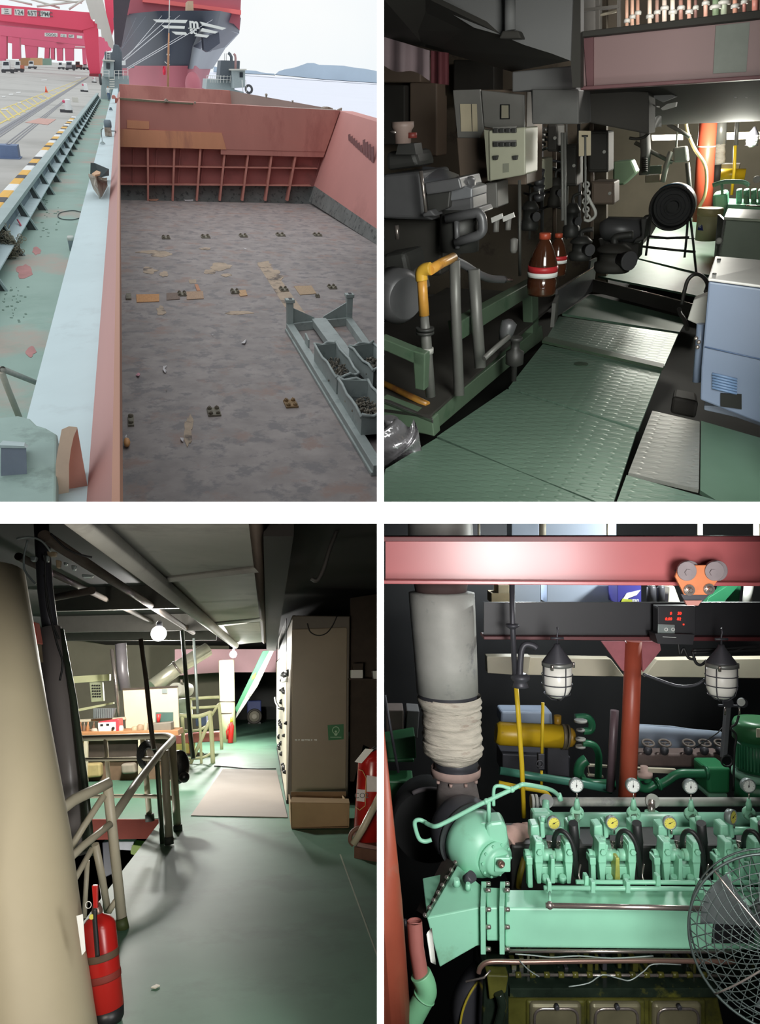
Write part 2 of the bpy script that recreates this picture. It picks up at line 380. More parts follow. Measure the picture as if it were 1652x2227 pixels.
# --- quay
zq = 4.
qy = struct(B, 'quay', [m_quay, m_lineY, M('crane_rail_dark', (124, 124, 130), .6), M('red_grating', (196, 156, 146), .8), M('paint_white', (206, 206, 204), .8)])
qy.prism([P(-8, 640, z=zq), P(-8, 128, z=zq), P(120, 136, z=zq), P(240, 146, z=zq), V((-2.6, 90, zq)), V((-2.1, 10, zq))], (0, 0, -.4))
def stripe(x0, y0, x1, y1, w, mi, z=.02):
    a, b = P(x0, y0, z=zq+z), P(x1, y1, z=zq+z); n = V((0, 0, 1)).cross((b-a).normalized())*w/2
    qy.mat(mi).prism([a-n, b-n, b+n, a+n], (0, 0, -.015)).mat(0)
stripe(-4, 240, 188, 168, .22, 1); stripe(-4, 270, 188, 170.5, .22, 1)
for t in range(16):
    x = -2+11.5*t; stripe(x, 240-(x+4)*.375, x+17+5*(t < 6), 268-(x+14)*.51, .2, 1)
for dx, wd in ((0, .3), (6, .3), (12, .12)): stripe(-4, 285+dx*1.2, 192, 167+dx*.15, wd, 2)
for dx in (0, 6, 12): stripe(-4, 325+dx*1.4, 140, 217+dx*.35, .1, 2)
qy.mat(3).slabz([(55, 266), (85, 257), (122, 259), (104, 271)], zq+.03, .02).mat(0)
for x, y, w in ((10, 238, 16), (42, 224, 8), (96, 174, 12), (170, 169, 12), (8, 210, 8), (24, 205, 10), (40, 201, 10)):
    qy.mat(4).slabz([(x-w/2, y-1), (x+w/2, y-1.5), (x+w/2, y+1), (x-w/2, y+1.5)], zq+.035, .01).mat(0)
kb = Thing(B, 'quay_kerb', 'quay edge kerb painted in yellow, white and black blocks', 'kerb')
a = P(-6, 437, z=zq); b_ = P(208, 183, z=zq); D = (b_-a); n_ = 36; r = random.Random(3)
xk0, xk1 = P(0, 419, z=zq+.45).x, P(0, 452, z=zq+.45).x
seq = ['y', 'k', 'w', 'k', 'y', 'k', 'w', 'w', 'k', 'y', 'k', 'w', 'k', 'y', 'k', 'y', 'w', 'y', 'k', 'y', 'w', 'k', 'y', 'k', 'w', 'w', 'y', 'k', 'y', 'w', 'k', 'y', 'w', 'k', 'y', 'w', 'k', 'y', 'k', 'w', 'k', 'y', 'k', 'w']
yk = 9.2
for cl in seq+seq[:34]:
    if yk > 84: break
    L_ = .62 if cl == 'k' else 1.0
    kb.part('kerb_block', {'y': m_yellow, 'w': m_white, 'k': m_black}[cl], bev=.06).prism([V((xk0, yk, zq)), V((xk1, yk, zq)), V((xk1, yk, zq+.45)), V((xk0, yk, zq+.45))], (0, L_*1.9, 0)); yk += L_*1.9
b_ = one(B, 'mooring_pit_box', [m_blue, M('pit_dark', (50, 56, 76))], 'blue steel box with a square hole on the quay', 'bollard box', bev=.03)
c = P(22, 345, z=zq); w_ = S(36, c.y); b_.box(c+V((0, .3, .35)), (w_, 1., .7)); b_.mat(1).box(c+V((0, .3, .7)), (w_*.22, .25, .02)).mat(0).box(c+V((0, .3, .03)), (w_*1.15, 1.2, .06))
for k, (x, y, sc, lb) in enumerate([(150, 245, 1, 'nearest'), (187, 200, .62, 'second'), (207, 180, .4, 'farthest')]):
    t = Thing(B, 'mooring_bollard', ['white bollard with pink top nearest the ship bulwark foreground', 'second white bollard with pink top along the quay kerb', 'small farthest white bollard with pink top on the quay'][k], 'bollard', 'white and pink quay bollards')
    c = P(x, y, z=zq); h = S(24*sc, c.y)
    t.part('base_plate', m_black).box(c+V((-.2*h, 0, .12*h)), (h*1.0, h*.5, h*.22))
    t.part('bollard_body', m_white, bev=.02).lathe(c, (0, 0, 1), [(h*.36, .2*h), (h*.24, h*.8), (h*.26, h), (h*.1, h*1.05)], 16)
    t.part('bollard_nose', m_pink).lathe(c+V((-.1*h, 0, h*.85)), (-1, 0, 0), [(h*.14, 0), (h*.12, h*.25), (h*.05, h*.34)], 14)
t = Thing(B, 'traffic_cone', 'orange traffic cone standing on the yellow quay grid', 'traffic cone'); c = P(101, 201, z=zq); h = S(11, c.y)
t.part('cone', M('cone_orange', (240, 120, 90), .6)).lathe(c, (0, 0, 1), [(h*.26, 0), (h*.05, h)], 14); t.part('cone_base', m_pink).box(c+V((0, 0, .03)), (h*.6, h*.6, .06))
bx = one(B, 'electric_box', m_ltgrey, 'small pale box between the quay kerb and the rail', 'box', bev=.02); c = P(164, 222, z=zq); h = S(9, c.y); bx.box(c+V((0, 0, h/2)), (h*1.3, h, h))
# cranes
def crane(k, Y, beam, legs, signs, lamps, mt, label):
    t = Thing(B, 'portal_crane', label, 'crane', 'red portal cranes on the quay')
    t.part('beam', mt, bev=.1).slab(beam, Y, S(30, Y))
    for l in legs: t.part('leg', mt, bev=.1).slab(l, Y+.3, S(24, Y))
    for (x, y, w, h, txt) in signs:
        sgn = t.part('sign', m_sign); sgn.slab([(x-w/2, y-h/2), (x+w/2, y-h/2+1), (x+w/2, y+h/2+1), (x-w/2, y+h/2)], Y-.25, .2)
        if txt: t.part('lettering', m_ink, parent=sgn).text(txt, P(x, y+.5, Y=Y-.3), S(h*.55, Y), ext=.05, bold=.01)
    for (x, y, w) in lamps: t.part('floodlight', m_sign).slab([(x-w/2, y-1.2), (x+w/2, y-.6), (x+w/2, y+1.2), (x-w/2, y+.8)], Y-.3, .25)
    return t
Yc = P(200, 166, z=zq).y
c1 = crane(0, Yc, [(-6, 10), (195, 27), (206, 58), (178, 66), (-6, 44)], [[(178, 46), (212, 46), (218, 162), (196, 162), (190, 140)]],
      [(14, 24, 22, 14, '三'), (42, 26, 21, 14, '124'), (70, 28, 20, 14, '65T'), (98, 30, 20, 14, 'ZPMC')], [], m_crane, 'nearest red portal crane carrying the signs 124 and 65T')
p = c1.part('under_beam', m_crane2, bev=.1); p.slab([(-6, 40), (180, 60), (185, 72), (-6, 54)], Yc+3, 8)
for x in (22, 140): pass
p = c1.part('wheel_bogie', M('bogie_dark', (150, 60, 70))); p.slab([(194, 160), (222, 160), (222, 168), (194, 169)], Yc-.5, 6)
p = c1.part('stairway', m_ltgrey)
st_ = [(184, -6), (220, -6), (248, 100), (242, 112), (232, 92)]; zig = [(226, 82), (221, 82), (219, 64), (212, 62), (211, 52), (206, 50), (206, 42), (198, 42), (194, 26)]
p.slab([(184, -6), (222, -6), (247, 92), (246, 108)] + [(240, 104), (236, 100), (233, 90), (229, 90)] + zig, Yc-3, 1)
p = c1.part('top_truss', m_ltgrey)
for (x0, y0, x1, y1) in ((60, -4, 130, 17), (100, -4, 178, 6), (150, 20, 186, -4), (80, 14, 180, 2), (10, -4, 70, 10)): p.pipe([(x0, y0, Yc+1), (x1, y1, Yc+2)], 2, 8)
p = c1.part('machinery_red', m_crane); p.slab([(226, -6), (248, -6), (248, 60), (240, 90), (232, 40)], Yc+6, 5)
Y2 = Yc*1.35
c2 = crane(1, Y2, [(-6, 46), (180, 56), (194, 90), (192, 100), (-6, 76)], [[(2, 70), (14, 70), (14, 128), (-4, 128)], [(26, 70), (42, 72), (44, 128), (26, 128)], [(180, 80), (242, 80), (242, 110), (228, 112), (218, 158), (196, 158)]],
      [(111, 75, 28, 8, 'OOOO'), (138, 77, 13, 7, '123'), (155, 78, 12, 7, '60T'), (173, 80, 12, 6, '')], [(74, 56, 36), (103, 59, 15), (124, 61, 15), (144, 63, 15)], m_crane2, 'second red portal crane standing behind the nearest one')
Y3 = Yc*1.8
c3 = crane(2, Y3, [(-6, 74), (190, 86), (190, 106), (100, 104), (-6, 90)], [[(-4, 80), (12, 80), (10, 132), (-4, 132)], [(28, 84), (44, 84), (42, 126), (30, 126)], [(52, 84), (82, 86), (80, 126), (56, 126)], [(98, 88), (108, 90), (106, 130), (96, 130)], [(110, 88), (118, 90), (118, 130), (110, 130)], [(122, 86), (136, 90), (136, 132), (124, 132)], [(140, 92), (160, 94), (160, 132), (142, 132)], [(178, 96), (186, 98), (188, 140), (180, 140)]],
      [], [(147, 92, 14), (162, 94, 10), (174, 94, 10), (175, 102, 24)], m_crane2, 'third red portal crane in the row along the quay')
p = c3.part('hoist_cabin', M('cabin_brown', (120, 96, 90))); p.slab([(123, 86), (139, 86), (139, 93), (123, 93)], Y3-1, 1)
# trucks and containers on the quay
def truck(x, y, w, h, mc, mb, label, load=None):
    t = Thing(B, 'truck', label, 'truck', 'terminal trucks on the quay'); Y = P(x, y, z=zq).y; d = S(w, Y)
    t.part('chassis', m_black).slab([(x-w*.5, y-h*.3), (x+w*.5, y-h*.3), (x+w*.5, y-h*.12), (x-w*.5, y-h*.12)], Y, d)
    cb = t.part('cab', mc, bev=.08); cb.slab([(x-w*.42, y-h), (x+w*.12, y-h), (x+w*.16, y-h*.3), (x-w*.46, y-h*.3)], Y-.1, d*.5)
    t.part('windscreen', m_glassd, parent=cb).slab([(x-w*.34, y-h*.9), (x+w*.05, y-h*.9), (x+w*.08, y-h*.62), (x-w*.37, y-h*.62)], Y-.16, .06)
    if mb: t.part('bed', mb).slab([(x+w*.16, y-h*.6), (x+w*.5, y-h*.6), (x+w*.5, y-h*.28), (x+w*.16, y-h*.28)], Y, d)
    for dx in (-.33, .33):
        c = P(x+w*dx, y-h*.14, Y=Y); t.part('wheel', m_black).lathe(c-V((0, .15, 0)), (0, 1, 0), [(S(h*.15, Y), 0), (S(h*.15, Y), .3)], 14)
truck(17, 159, 28, 27, m_white, None, 'white terminal tractor with yellow chevrons at the far left of the quay'); truck(41, 157, 20, 25, m_white, M('truck_orange', (206, 120, 96)), 'white truck with orange bed beside the chevron tractor')
truck(133, 151, 14, 16, m_white, None, 'white truck below the hoist cabin of the third crane'); truck(153, 153, 22, 19, M('truck_grey', (150, 150, 156)), m_black, 'grey truck in the middle of the far row'); truck(171, 151, 16, 17, M('truck_brown', (150, 96, 88)), M('truck_brown2', (136, 80, 78)), 'brown truck left of the last white truck'); truck(187, 152, 14, 17, m_white, None, 'white truck closest to the nearest crane leg'); truck(70, 150, 18, 18, m_white, None, 'white truck in front of the tan container')
for (x, y, w, h, col, lb) in ((53, 148, 24, 22, (196, 164, 124), 'tan shipping container left of the other far ones'), (78, 147, 26, 21, (206, 168, 128), 'orange tan shipping container between tan and green ones'), (101, 147, 20, 20, (140, 166, 152), 'green shipping container at the end of the far row')):
    ct = one(B, 'shipping_container', M('container_%d' % x, col, .8, var=.05, scale=.3), lb, 'container', 'containers on far trucks'); Y = P(x, y, z=zq).y+3
    ct.slab([(x-w/2, y-h), (x+w/2, y-h), (x+w/2, y-5), (x-w/2, y-5)], Y, 6)
    for k in range(1, 8): xx = x-w/2+w*k/8; ct.slab([(xx-.5, y-h+1), (xx+.5, y-h+1), (xx+.5, y-6), (xx-.5, y-6)], Y-.12, .15)
# --- big ship
YS = 240.
sp = Thing(B, 'container_ship', 'huge black and red container ship bow with white stripes and emblem', 'ship')
def hull(rows, mt, name, mi=0):      # rows: list of (y, [(x, depth offset)...]) lofted
    m = sp.part(name, mt); vs = [[P(x, y+sag, Y=YS+d) for x, d, sag in pts] for y, pts in rows]
    n = len(vs[0]); m.add([p for r_ in vs for p in r_], [[i*n+j, i*n+j+1, (i+1)*n+j+1, (i+1)*n+j] for i in range(len(vs)-1) for j in range(n-1)], True); return m
def row(y, xs, sag): # stem at xs[3]
    d = [90, 40, 12, 0, 14, 50, 110]; return (y, [(x, d[i], sag*[1.6, .7, .1, 0, .1, .8, 1.6][i]) for i, x in enumerate(xs)])
hull([row(23, (246, 280, 340, 430, 480, 512, 524), 10), row(62, (248, 290, 350, 434, 470, 500, 520), 6), row(100, (249, 292, 355, 418, 440, 470, 490), 2), row(148, (250, 292, 350, 410, 412, 416, 420), 0)], m_hull, 'hull_side')
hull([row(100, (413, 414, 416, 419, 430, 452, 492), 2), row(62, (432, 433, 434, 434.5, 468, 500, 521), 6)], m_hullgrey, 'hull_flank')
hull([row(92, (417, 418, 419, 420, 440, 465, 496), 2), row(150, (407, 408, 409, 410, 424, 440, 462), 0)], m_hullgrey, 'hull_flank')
hull([row(143, (250, 292, 345, 408, 426, 440, 460), 0), row(196, (250, 292, 345, 404, 420, 434, 444), 0)], m_hullred, 'hull_bottom')
bl_ = sp.part('bulbous_bow', m_hullred); c = P(420, 186, Y=YS-6); r_ = S(22, YS); bl_.ball(c, r_, 24, 16, (.75, 1.2, 1.15))
an = sp.part('anchor_pocket', M('pocket_dark', (70, 74, 88), .6)); an.slab([(442, 80), (476, 70), (478, 94), (452, 113), (444, 108)], YS-2, 6)
rl = sp.part('upper_works', m_shipdk); rl.hexa([P(x, y, Y=YS+40) for x, y in ((248, -6), (524, -6), (521, 66), (508, 52), (430, 28), (340, 24), (270, 34), (252, 34))], [P(x, y, Y=YS+140) for x, y in ((248, -6), (524, -6), (521, 66), (508, 52), (430, 28), (340, 24), (270, 34), (252, 34))])
rr = sp.part('rail_band', m_shipred); rr.slab([(310, -6), (524, 22), (524, 32), (440, 19), (310, 4)], YS+38, 2)
fm_ = sp.part('foremast_post', M('post_cream', (206, 178, 150), .7)); fm_.slab([(408, 2), (420, 2), (421, 26), (407, 25)], YS+10, 8)
lo = sp.part('bow_emblem', m_logo)
for pts in ([(333, 42), (408, 43.5), (404, 50), (342, 48)], [(352, 55), (402, 57), (401, 62.5), (360, 61)], [(374, 68.5), (404, 70), (408, 76), (383, 75)], [(435, 47), (492, 61), (484, 65), (441, 55)], [(440, 61), (474, 69), (468, 73), (436, 68)], [(428, 73), (455, 77), (450, 82), (424, 78)]):
    lo.slab(pts, YS-3, 2)
lo.text('m', P(421.5, 54, Y=YS-3.2), S(13, YS), ext=.3, bold=.035); lo.text('sc', P(420, 68.5, Y=YS-3.2), S(9, YS), ext=.3, bold=.03); lo.slab([(409, 60.5), (434, 61.5), (434, 63), (409, 62)], YS-3.2, .3)
dc = sp.part('deck_cargo', M('cargo_dark', (84, 58, 66), .8, var=.3, scale=.1)); dc.slab([(352, -6), (522, -6), (522, 20), (500, 18), (420, 6)], YS+60, 30)
dh = sp.part('side_plating', M('plating_dark', (70, 62, 70), .7, var=.2, scale=.05)); dh.slab([(246, -6), (284, -6), (276, 34), (264, 100), (249, 110)], YS+8, 10)
ropes = [((268, 128), (370, 36)), ((272, 131), (391, 33)), ((270, 132), (352, 34)), ((276, 148), (400, 74)), ((277, 151), (462, 43)), ((266, 105), (316, 36)), ((262, 112), (296, 38))]
nm = ['upper white mooring line to the bow', 'second white mooring line just below the upper one', 'thin crossing mooring line between the upper two', 'lower white mooring line reaching under the emblem', 'lowest white mooring line reaching right of the emblem', 'grey slack line right of the far left one', 'far left grey slack line on the hull']
for k, (a, b) in enumerate(ropes):
    one(B, 'mooring_line', m_rope if k < 5 else M('rope_grey', (120, 124, 134), .8), nm[k], 'rope', 'mooring lines to the black bow').pipe([(a[0], a[1], 106), (b[0], b[1], YS-6)], [.85, .3] if k < 5 else [.45, .16], 6)
# --- own forecastle
t = Thing(B, 'forecastle_house', 'grey deckhouse with dark funnel at the end of the side deck', 'deckhouse'); Yf = 106.
t.part('wall', m_cabin, bev=.05).slab([(221, 165), (280, 165), (281, 186), (262, 224), (246, 224), (218, 224)], Yf+2, 4)
t.part('cabin', m_cabin, bev=.05).slab([(224, 130), (247, 133), (247, 168), (225, 168)], Yf-.5, 4)
t.part('cabin_window', m_glassd).slab([(231, 136), (239, 137), (239, 150), (231, 149)], Yf-.6, .1)
t.part('funnel', m_funnel, bev=.1).slab([(227, 112), (244, 114), (247, 96), (258, 98), (265, 114), (266, 168), (247, 168), (247, 132), (227, 130)], Yf+2, 4)
t.part('roof_plate', m_ltgrey).slab([(222, 129), (249, 131), (249, 134), (222, 132)], Yf-1, 5)
p = t.part('ladder', m_sign)
for x in (232, 239): p.pipe([(x, 110, Yf-.2), (x, 130, Yf-.2)], .6, 6)
for y in (114, 119, 124): p.pipe([(232, y, Yf-.2), (239, y, Yf-.2)], .5, 6)
p = t.part('rope_guide', m_white, bev=.02); p.slab([(265, 132), (273, 132), (273, 142), (265, 142)], Yf-.5, 1.5)
p = t.part('guard_rail', m_sign)
for x in (222, 237, 249, 258, 268, 278): p.pipe([(x, 153, Yf-1), (x, 172, Yf-1)], .6, 6)
for y in (153, 160): p.pipe([(222, y, Yf-1), (237, y, Yf-1)], .5, 6); p.pipe([(249, y, Yf-1), (278, y+1, Yf-1)], .5, 6)
p = t.part('steps', m_ltgrey)
for k in range(5): p.slab([(238, 172+5*k), (249, 172+5*k), (249, 174+5*k), (238, 174+5*k)], Yf-1.5-.3*k, .5)
t.part('tyre_fender', m_black).torus(P(218, 173, Y=Yf-.5), (1, 0, 0), S(8, Yf), S(2.5, Yf), 20)
t = Thing(B, 'cabin_with_funnel', 'small grey cabin with dark funnel and bent pipes behind the hold', 'deckhouse'); Yg = 118.
t.part('wall', m_cabin, bev=.05).slab([(450, 172), (508, 176), (510, 195), (530, 200), (530, 206), (448, 194)], Yg, 6)
t.part('funnel', m_funnel, bev=.1).slab([(480, 131), (522, 132), (520, 176), (476, 174)], Yg-1, 4)
t.part('cabin', m_cabin, bev=.05).slab([(506, 152), (533, 152), (533, 190), (508, 192)], Yg-3, 4)
t.part('cabin_roof', m_ltgrey).slab([(502, 150), (536, 150), (536, 153), (502, 153)], Yg-3.5, 5)
t.part('cabin_window', m_glassd).slab([(521, 157), (528, 157), (528, 168), (521, 168)], Yg-3.1, .1)
for pts, mt in ((((503, 134), (503, 124), (500, 118), (496, 115)), m_funnel), (((512, 152), (512, 126), (511, 120), (508, 117)), M('exhaust_pink', (178, 140, 140)))): t.part('exhaust_pipe', mt).pipe([(x, y, Yg-2) for x, y in pts], 3.2 if mt is m_funnel else 2.4, 10)
for x in (488, 492): t.part('antenna', m_funnel).pipe([(x, 116, Yg-1), (x, 132, Yg-1)], .5, 6)
p = t.part('guard_rail', m_sign)
for x in (450, 458, 462, 466, 470, 474, 480, 487, 494, 501): p.pipe([(x, 164, Yg-1.5), (x-1, 180, Yg-1.5)], .6, 6)
for y in (164, 171): p.pipe([(450, y, Yg-1.5), (506, y+3, Yg-1.5)], .6, 6)
for x in (526, 534): p.pipe([(x, 174, Yg-4), (x+2, 200, Yg-4)], .8, 6)
t.part('tyre_fender', m_black).torus(P(541, 194, Y=Yg-4), (.6, 1, 0), S(7, Yg), S(2.4, Yg), 20)
t = Thing(B, 'signal_mast', 'brown signal mast rising in front of the black bow', 'mast'); Ym = 90.
t.part('lower_pole', m_mast).pipe([(365, 190, Ym), (366, 120, Ym), (367, 72, Ym)], [2.6, 2.2, 1.6], 12); t.part('upper_pole', m_logo).pipe([(367, 72, Ym), (368.5, -4, Ym)], [1.1, .9], 10)
t.part('mast_bracket', m_logo).pipe([(358, 134, Ym), (362, 138, Ym), (369, 141, Ym)], .8, 8); t.part('mast_collar', m_logo).pipe([(362, 118.5, Ym), (369, 119.5, Ym)], 1.2, 8)
fl = one(B, 'flag', M('flag_red', (226, 50, 80), .8), 'small red flag hanging on the brown mast', 'flag')
fl.grid(lambda a, b: P(357-(.5-a)*7*(.4+.6*math.sin(b*PI*.75+.3)), 144+b*19, Y=Ym-.2+.15*math.sin(a*6+b*3)), 6, 8)
# second coaming beyond the hold
s2 = struct(B, 'next_coaming', [m_bulk, M('coaming_far_grey', (150, 128, 120), .8, var=.08, scale=.2)])
s2.slab([(259, 183), (500, 197), (506, 240), (259, 222)], 84, 1); s2.mat(1).hexa([P(x, y, Y=Y) for x, y, Y in ((500, 197, 84), (722, 237, 70), (722, 243, 70), (505, 240, 84))], [P(x, y, Y=Y+1) for x, y, Y in ((500, 197, 84), (722, 237, 70), (722, 243, 70), (505, 240, 84))])
# rail of cable along the bulkhead top and small fittings
cb = one(B, 'hatch_edge_pipe', M('pipe_pale', (196, 190, 182), .6), 'pale pipe running along the top of the rust red bulkhead', 'pipe'); cb.pipe([(426, 225.5, 64.2), (560, 231.5, 64.2), (730, 239.5, 64.2)], 1.3, 8)
cb = one(B, 'cable_bundle', M('cable_olive', (120, 116, 96), .8), 'dark cable bundle along the left end of the bulkhead top', 'cable bundle')
for k in range(3): cb.pipe([(258, 213+k*1.6, 63.8), (310, 217+k*1.6, 63.8), (362, 221+k*1.2, 63.8), (420, 225+k, 63.8)], 1, 6)
for k, (x, y, w, h, lb) in enumerate([(247, 211, 9, 8, 'rust red block at the left end of the bulkhead top'), (362, 219, 8, 7, 'pale hook fitting midway on the cable bundle'), (424, 224, 5, 5, 'small round fitting at the cable bundle end'), (579, 209, 7, 9, 'pale mushroom vent on the far grey coaming'), (636, 221, 6, 5, 'second pale vent on the far grey coaming'), (713, 236, 22, 7, 'flat grey fitting at the right end of the bulkhead top'), (738, 239, 12, 9, 'slanted dark grey plate at the corner of the right side')]):
    Y = 63.5 if k < 3 else 66 if k > 4 else 78 - 3*(k-3)
    o = one(B, 'deck_fitting', m_rust if k not in (0,) else m_bulk, lb, 'fitting', bev=.04)
    if k in (3, 4, 2): c = P(x, y+h/2, Y=Y); o.lathe(c, (0, 0, 1), [(S(w*.3, Y), 0), (S(w*.3, Y), S(h*.6, Y)), (S(w*.5, Y), S(h*.65, Y)), (S(w*.3, Y), S(h, Y))], 14)
    elif k == 6: o.slab([(x-6, y+3), (x-3, y-1), (x+6, y-5), (x+5, y+4)], Y, .3)
    else: o.slab([(x-w/2, y-h*.3), (x-w*.2, y-h/2), (x+w*.1, y-h/2), (x+w/2, y-h*.1), (x+w/2, y+h/2), (x-w/2, y+h/2)], Y, .8)
# --- lashing sockets on the hold floor
def socket(x, y, sc, label, n=4, mt=m_lug):
    t = Thing(B, 'lashing_socket', label, 'container socket', 'container sockets on the hold floor'); c = P(x, y, z=0); w = S(34*sc, c.y); d = w*1.5
    t.part('base_plate', mt, bev=.01).box(c+V((0, 0, .03)), (w, d, .06))
    for dx, dy in ((-.28, -.32), (.28, -.32), (-.28, .32), (.28, .32))[:n]:
        t.part('lug', mt).lathe(c+V((dx*w, dy*d, .05)), (0, 0, 1), [(w*.17, 0), (w*.17, .07), (w*.1, .09), (w*.1, .05)], 14)
        t.parts[-1].box(c+V((dx*w, dy*d, .11)), (w*.08, w*.3, .08))
for k, (x, y, sc, lb) in enumerate([(465, 898, 1, 'near grey container socket left of the one by the rack'), (632, 880, 1, 'near rusty container socket beside the steel rack'),
      (396, 641, .62, 'socket with plywood to its right in the middle row'), (511, 636, .62, 'socket with a small plywood piece to its right'), (617, 631, .62, 'socket on the pale floor strip in the middle row'), (722, 626, .6, 'rightmost socket of the middle row'),
      (361, 518, .55, 'leftmost socket of the far row'), (447, 516, .6, 'second socket from the left in the far row'), (529, 514, .55, 'third socket from the left in the far row'), (610, 512, .6, 'fourth socket from the left in the far row'), (690, 512, .55, 'rightmost socket of the far row'), (690, 646, .3, 'tiny socket below the right plywood sheet')]):
    socket(x, y, sc, lb, mt=M('socket_rusty', (150, 124, 92), .8, var=.3, scale=5) if k == 1 else m_lug)
t = Thing(B, 'edge_socket', 'narrow two lug socket against the coaming by the orange float', 'container socket'); c = P(285, 917, z=0)
t.part('base_plate', m_lug).box(c+V((0, 0, .03)), (.16, .75, .06))
for dy in (-.22, .22): t.part('lug', m_lug).lathe(c+V((0, dy, .05)), (0, 0, 1), [(.07, 0), (.07, .08), (.04, .1)], 12)
one(B, 'edge_socket', m_lug, 'small socket at the coaming left of the orange plywood', 'container socket').box(P(280, 647, z=0)+V((0, 0, .04)), (.22, .9, .08))
for pts, col, lb in (([(296, 640), (346, 639), (346, 655), (297, 657)], (214, 160, 112), 'orange plywood sheet nearest the coaming'), ([(405, 634), (441, 633), (443, 649), (406, 651)], (190, 160, 136), 'grey tan plywood sheet right of a socket'), ([(362, 637), (390, 636), (391, 650), (362, 652)], (140, 122, 112), 'dark plywood sheet left of a socket'), ([(516, 631), (534, 630), (538, 642), (522, 644)], (206, 168, 130), 'small plywood piece beside the second middle socket'), ([(639, 622), (677, 621), (688, 638), (652, 641)], (190, 164, 136), 'warped plywood sheet between the two right sockets'), ([(423, 618), (430, 618), (436, 632), (428, 632)], (206, 150, 120), 'narrow plywood strip above the grey tan sheet')):
    one(B, 'plywood_sheet', M('ply_%d' % pts[0][0], col, .85, var=.12, scale=3, stretch=(5, 1, 1)), lb, 'plywood', 'plywood on the hold floor').slabz(pts, .03, .02)
for pts, mt, lb in (([(355, 797), (364, 795), (358, 802), (363, 807), (359, 812), (354, 804)], m_litter, 'white curled scrap of paper on the dark floor'), ([(295, 817), (301, 811), (305, 814), (302, 818)], M('litter_pink', (236, 176, 190)), 'pink scrap near the coaming'), ([(392, 952), (400, 953), (398, 962), (393, 957)], m_litter, 'white scrap beside the rusty streak'), ([(524, 747), (535, 738), (537, 740), (532, 747)], m_litter, 'white scrap left of the steel rack corner'), ([(360, 850), (363, 850), (362, 854)], m_litter, 'tiny white scrap below the curled one'), ([(459, 728), (464, 727), (463, 731)], m_litter, 'tiny white scrap in the middle of the floor'), ([(400, 433), (420, 434), (420, 437), (402, 437)], m_litter, 'white strip lying at the bulkhead foot'), ([(322, 432), (346, 433), (340, 437), (324, 436)], M('litter_tan', (190, 140, 118)), 'tan strip lying at the bulkhead foot'), ([(528, 539), (536, 541), (534, 543)], m_litter, 'white scrap in the middle of the far floor')):
    m = one(B, 'paper_scrap', mt, lb, 'scrap', 'scraps on the hold floor'); m.prism([P(x, y, z=.02+.05*(i % 2)) for i, (x, y) in enumerate(pts)], (0, 0, .015))
t = Thing(B, 'float', 'small orange float with cord lying by the coaming', 'float'); c = P(276, 963, z=.1)
t.part('float_body', M('float_orange', (232, 170, 110), .5)).lathe(c+V((0, -.2, 0)), (0, 1, .1), [(.02, 0), (.07, .05), (.09, .2), (.07, .33), (.02, .38)], 14); t.part('cord', m_litter).tube([c+V((0, .2, 0)), c+V((-.03, .35, .02)), c+V((-.01, .5, 0))], .02, 6)
# --- steel rack with scrap bins
t = Thing(B, 'flat_rack', 'grey steel frame rack with corner posts on the hold floor', 'steel rack')
def bar(m, a, b, w, h): 
    a, b = V(a), V(b); d = (b-a).normalized(); n = V((0, 0, 1)).cross(d).normalized()*w/2; m.prism([a-n, b-n, b+n, a+n], (0, 0, h))
A_ = P(630, 720, z=.0); Bq = P(757, 706, z=.0); Eq = P(822, 1035, z=0); lx = (Eq-A_); 
dirn = lx.normalized(); C2 = Bq + dirn*5.2
bar(t.part('long_beam', m_steelg, bev=.02), A_, Eq, .3, .32); bar(t.parts[-1], A_-V((.16, 0, 0)), Eq-V((.16, 0, 0)), .08, .12)
bar(t.part('end_beam', m_steelg, bev=.02), A_, Bq, .3, .34); bar(t.part('long_beam', m_steelg, bev=.02), Bq, P(822, 800, z=0), .3, .32)
mid = lerp(A_, Bq, .48); bar(t.part('centre_beam', m_steelg, bev=.02), mid+V((0, 0, .12)), mid+dirn*5.5+V((0, 0, .12)), .62, .3)
for q_, pxy in ((A_, (634, 681)), (Bq, (756, 674))):
    ps = t.part('corner_post', m_steelg, bev=.02); ps.box(q_+V((0, 0, .6)), (.26, .26, 1.25)); ps.box(q_+V((0, 0, 1.24)), (.36, .34, .14))
    t.part('post_hole', m_black, parent=ps).box(q_+V((.02, 0, 1.32)), (.12, .2, .02))
for q_, e_ in ((A_, mid), (Bq, mid)): t.part('gusset_plate', m_steelg).prism([q_+V((0, 0, .35)), q_+V((0, 0, 1.0)), lerp(q_, e_, .85)+V((0, 0, .45)), lerp(q_, e_, .85)+V((0, 0, .35))], (0, .06, 0))
for tt in (.28, .52, .76): t.part('cross_beam', m_steelg, bev=.02); c = lerp(A_, Eq, tt); bar(t.parts[-1], c, c+(Bq-A_)*.9, .2, .2)
for tt in (.2, .42, .72): t.part('side_bracket', m_steelg).prism([lerp(A_, Eq, tt)+V((.1, 0, .3)), lerp(A_, Eq, tt)+dirn*.6+V((.1, 0, .3)), lerp(A_, Eq, tt)+dirn*.6+V((.1, 0, .62)), lerp(A_, Eq, tt)+V((.1, 0, .7))], (.06, 0, 0))
m_scrap = M('scrap_metal', (128, 122, 110), .8, var=.4, scale=8, bump=.4, spot=(88, 84, 78), spot_amt=.5, spot_scale=6)
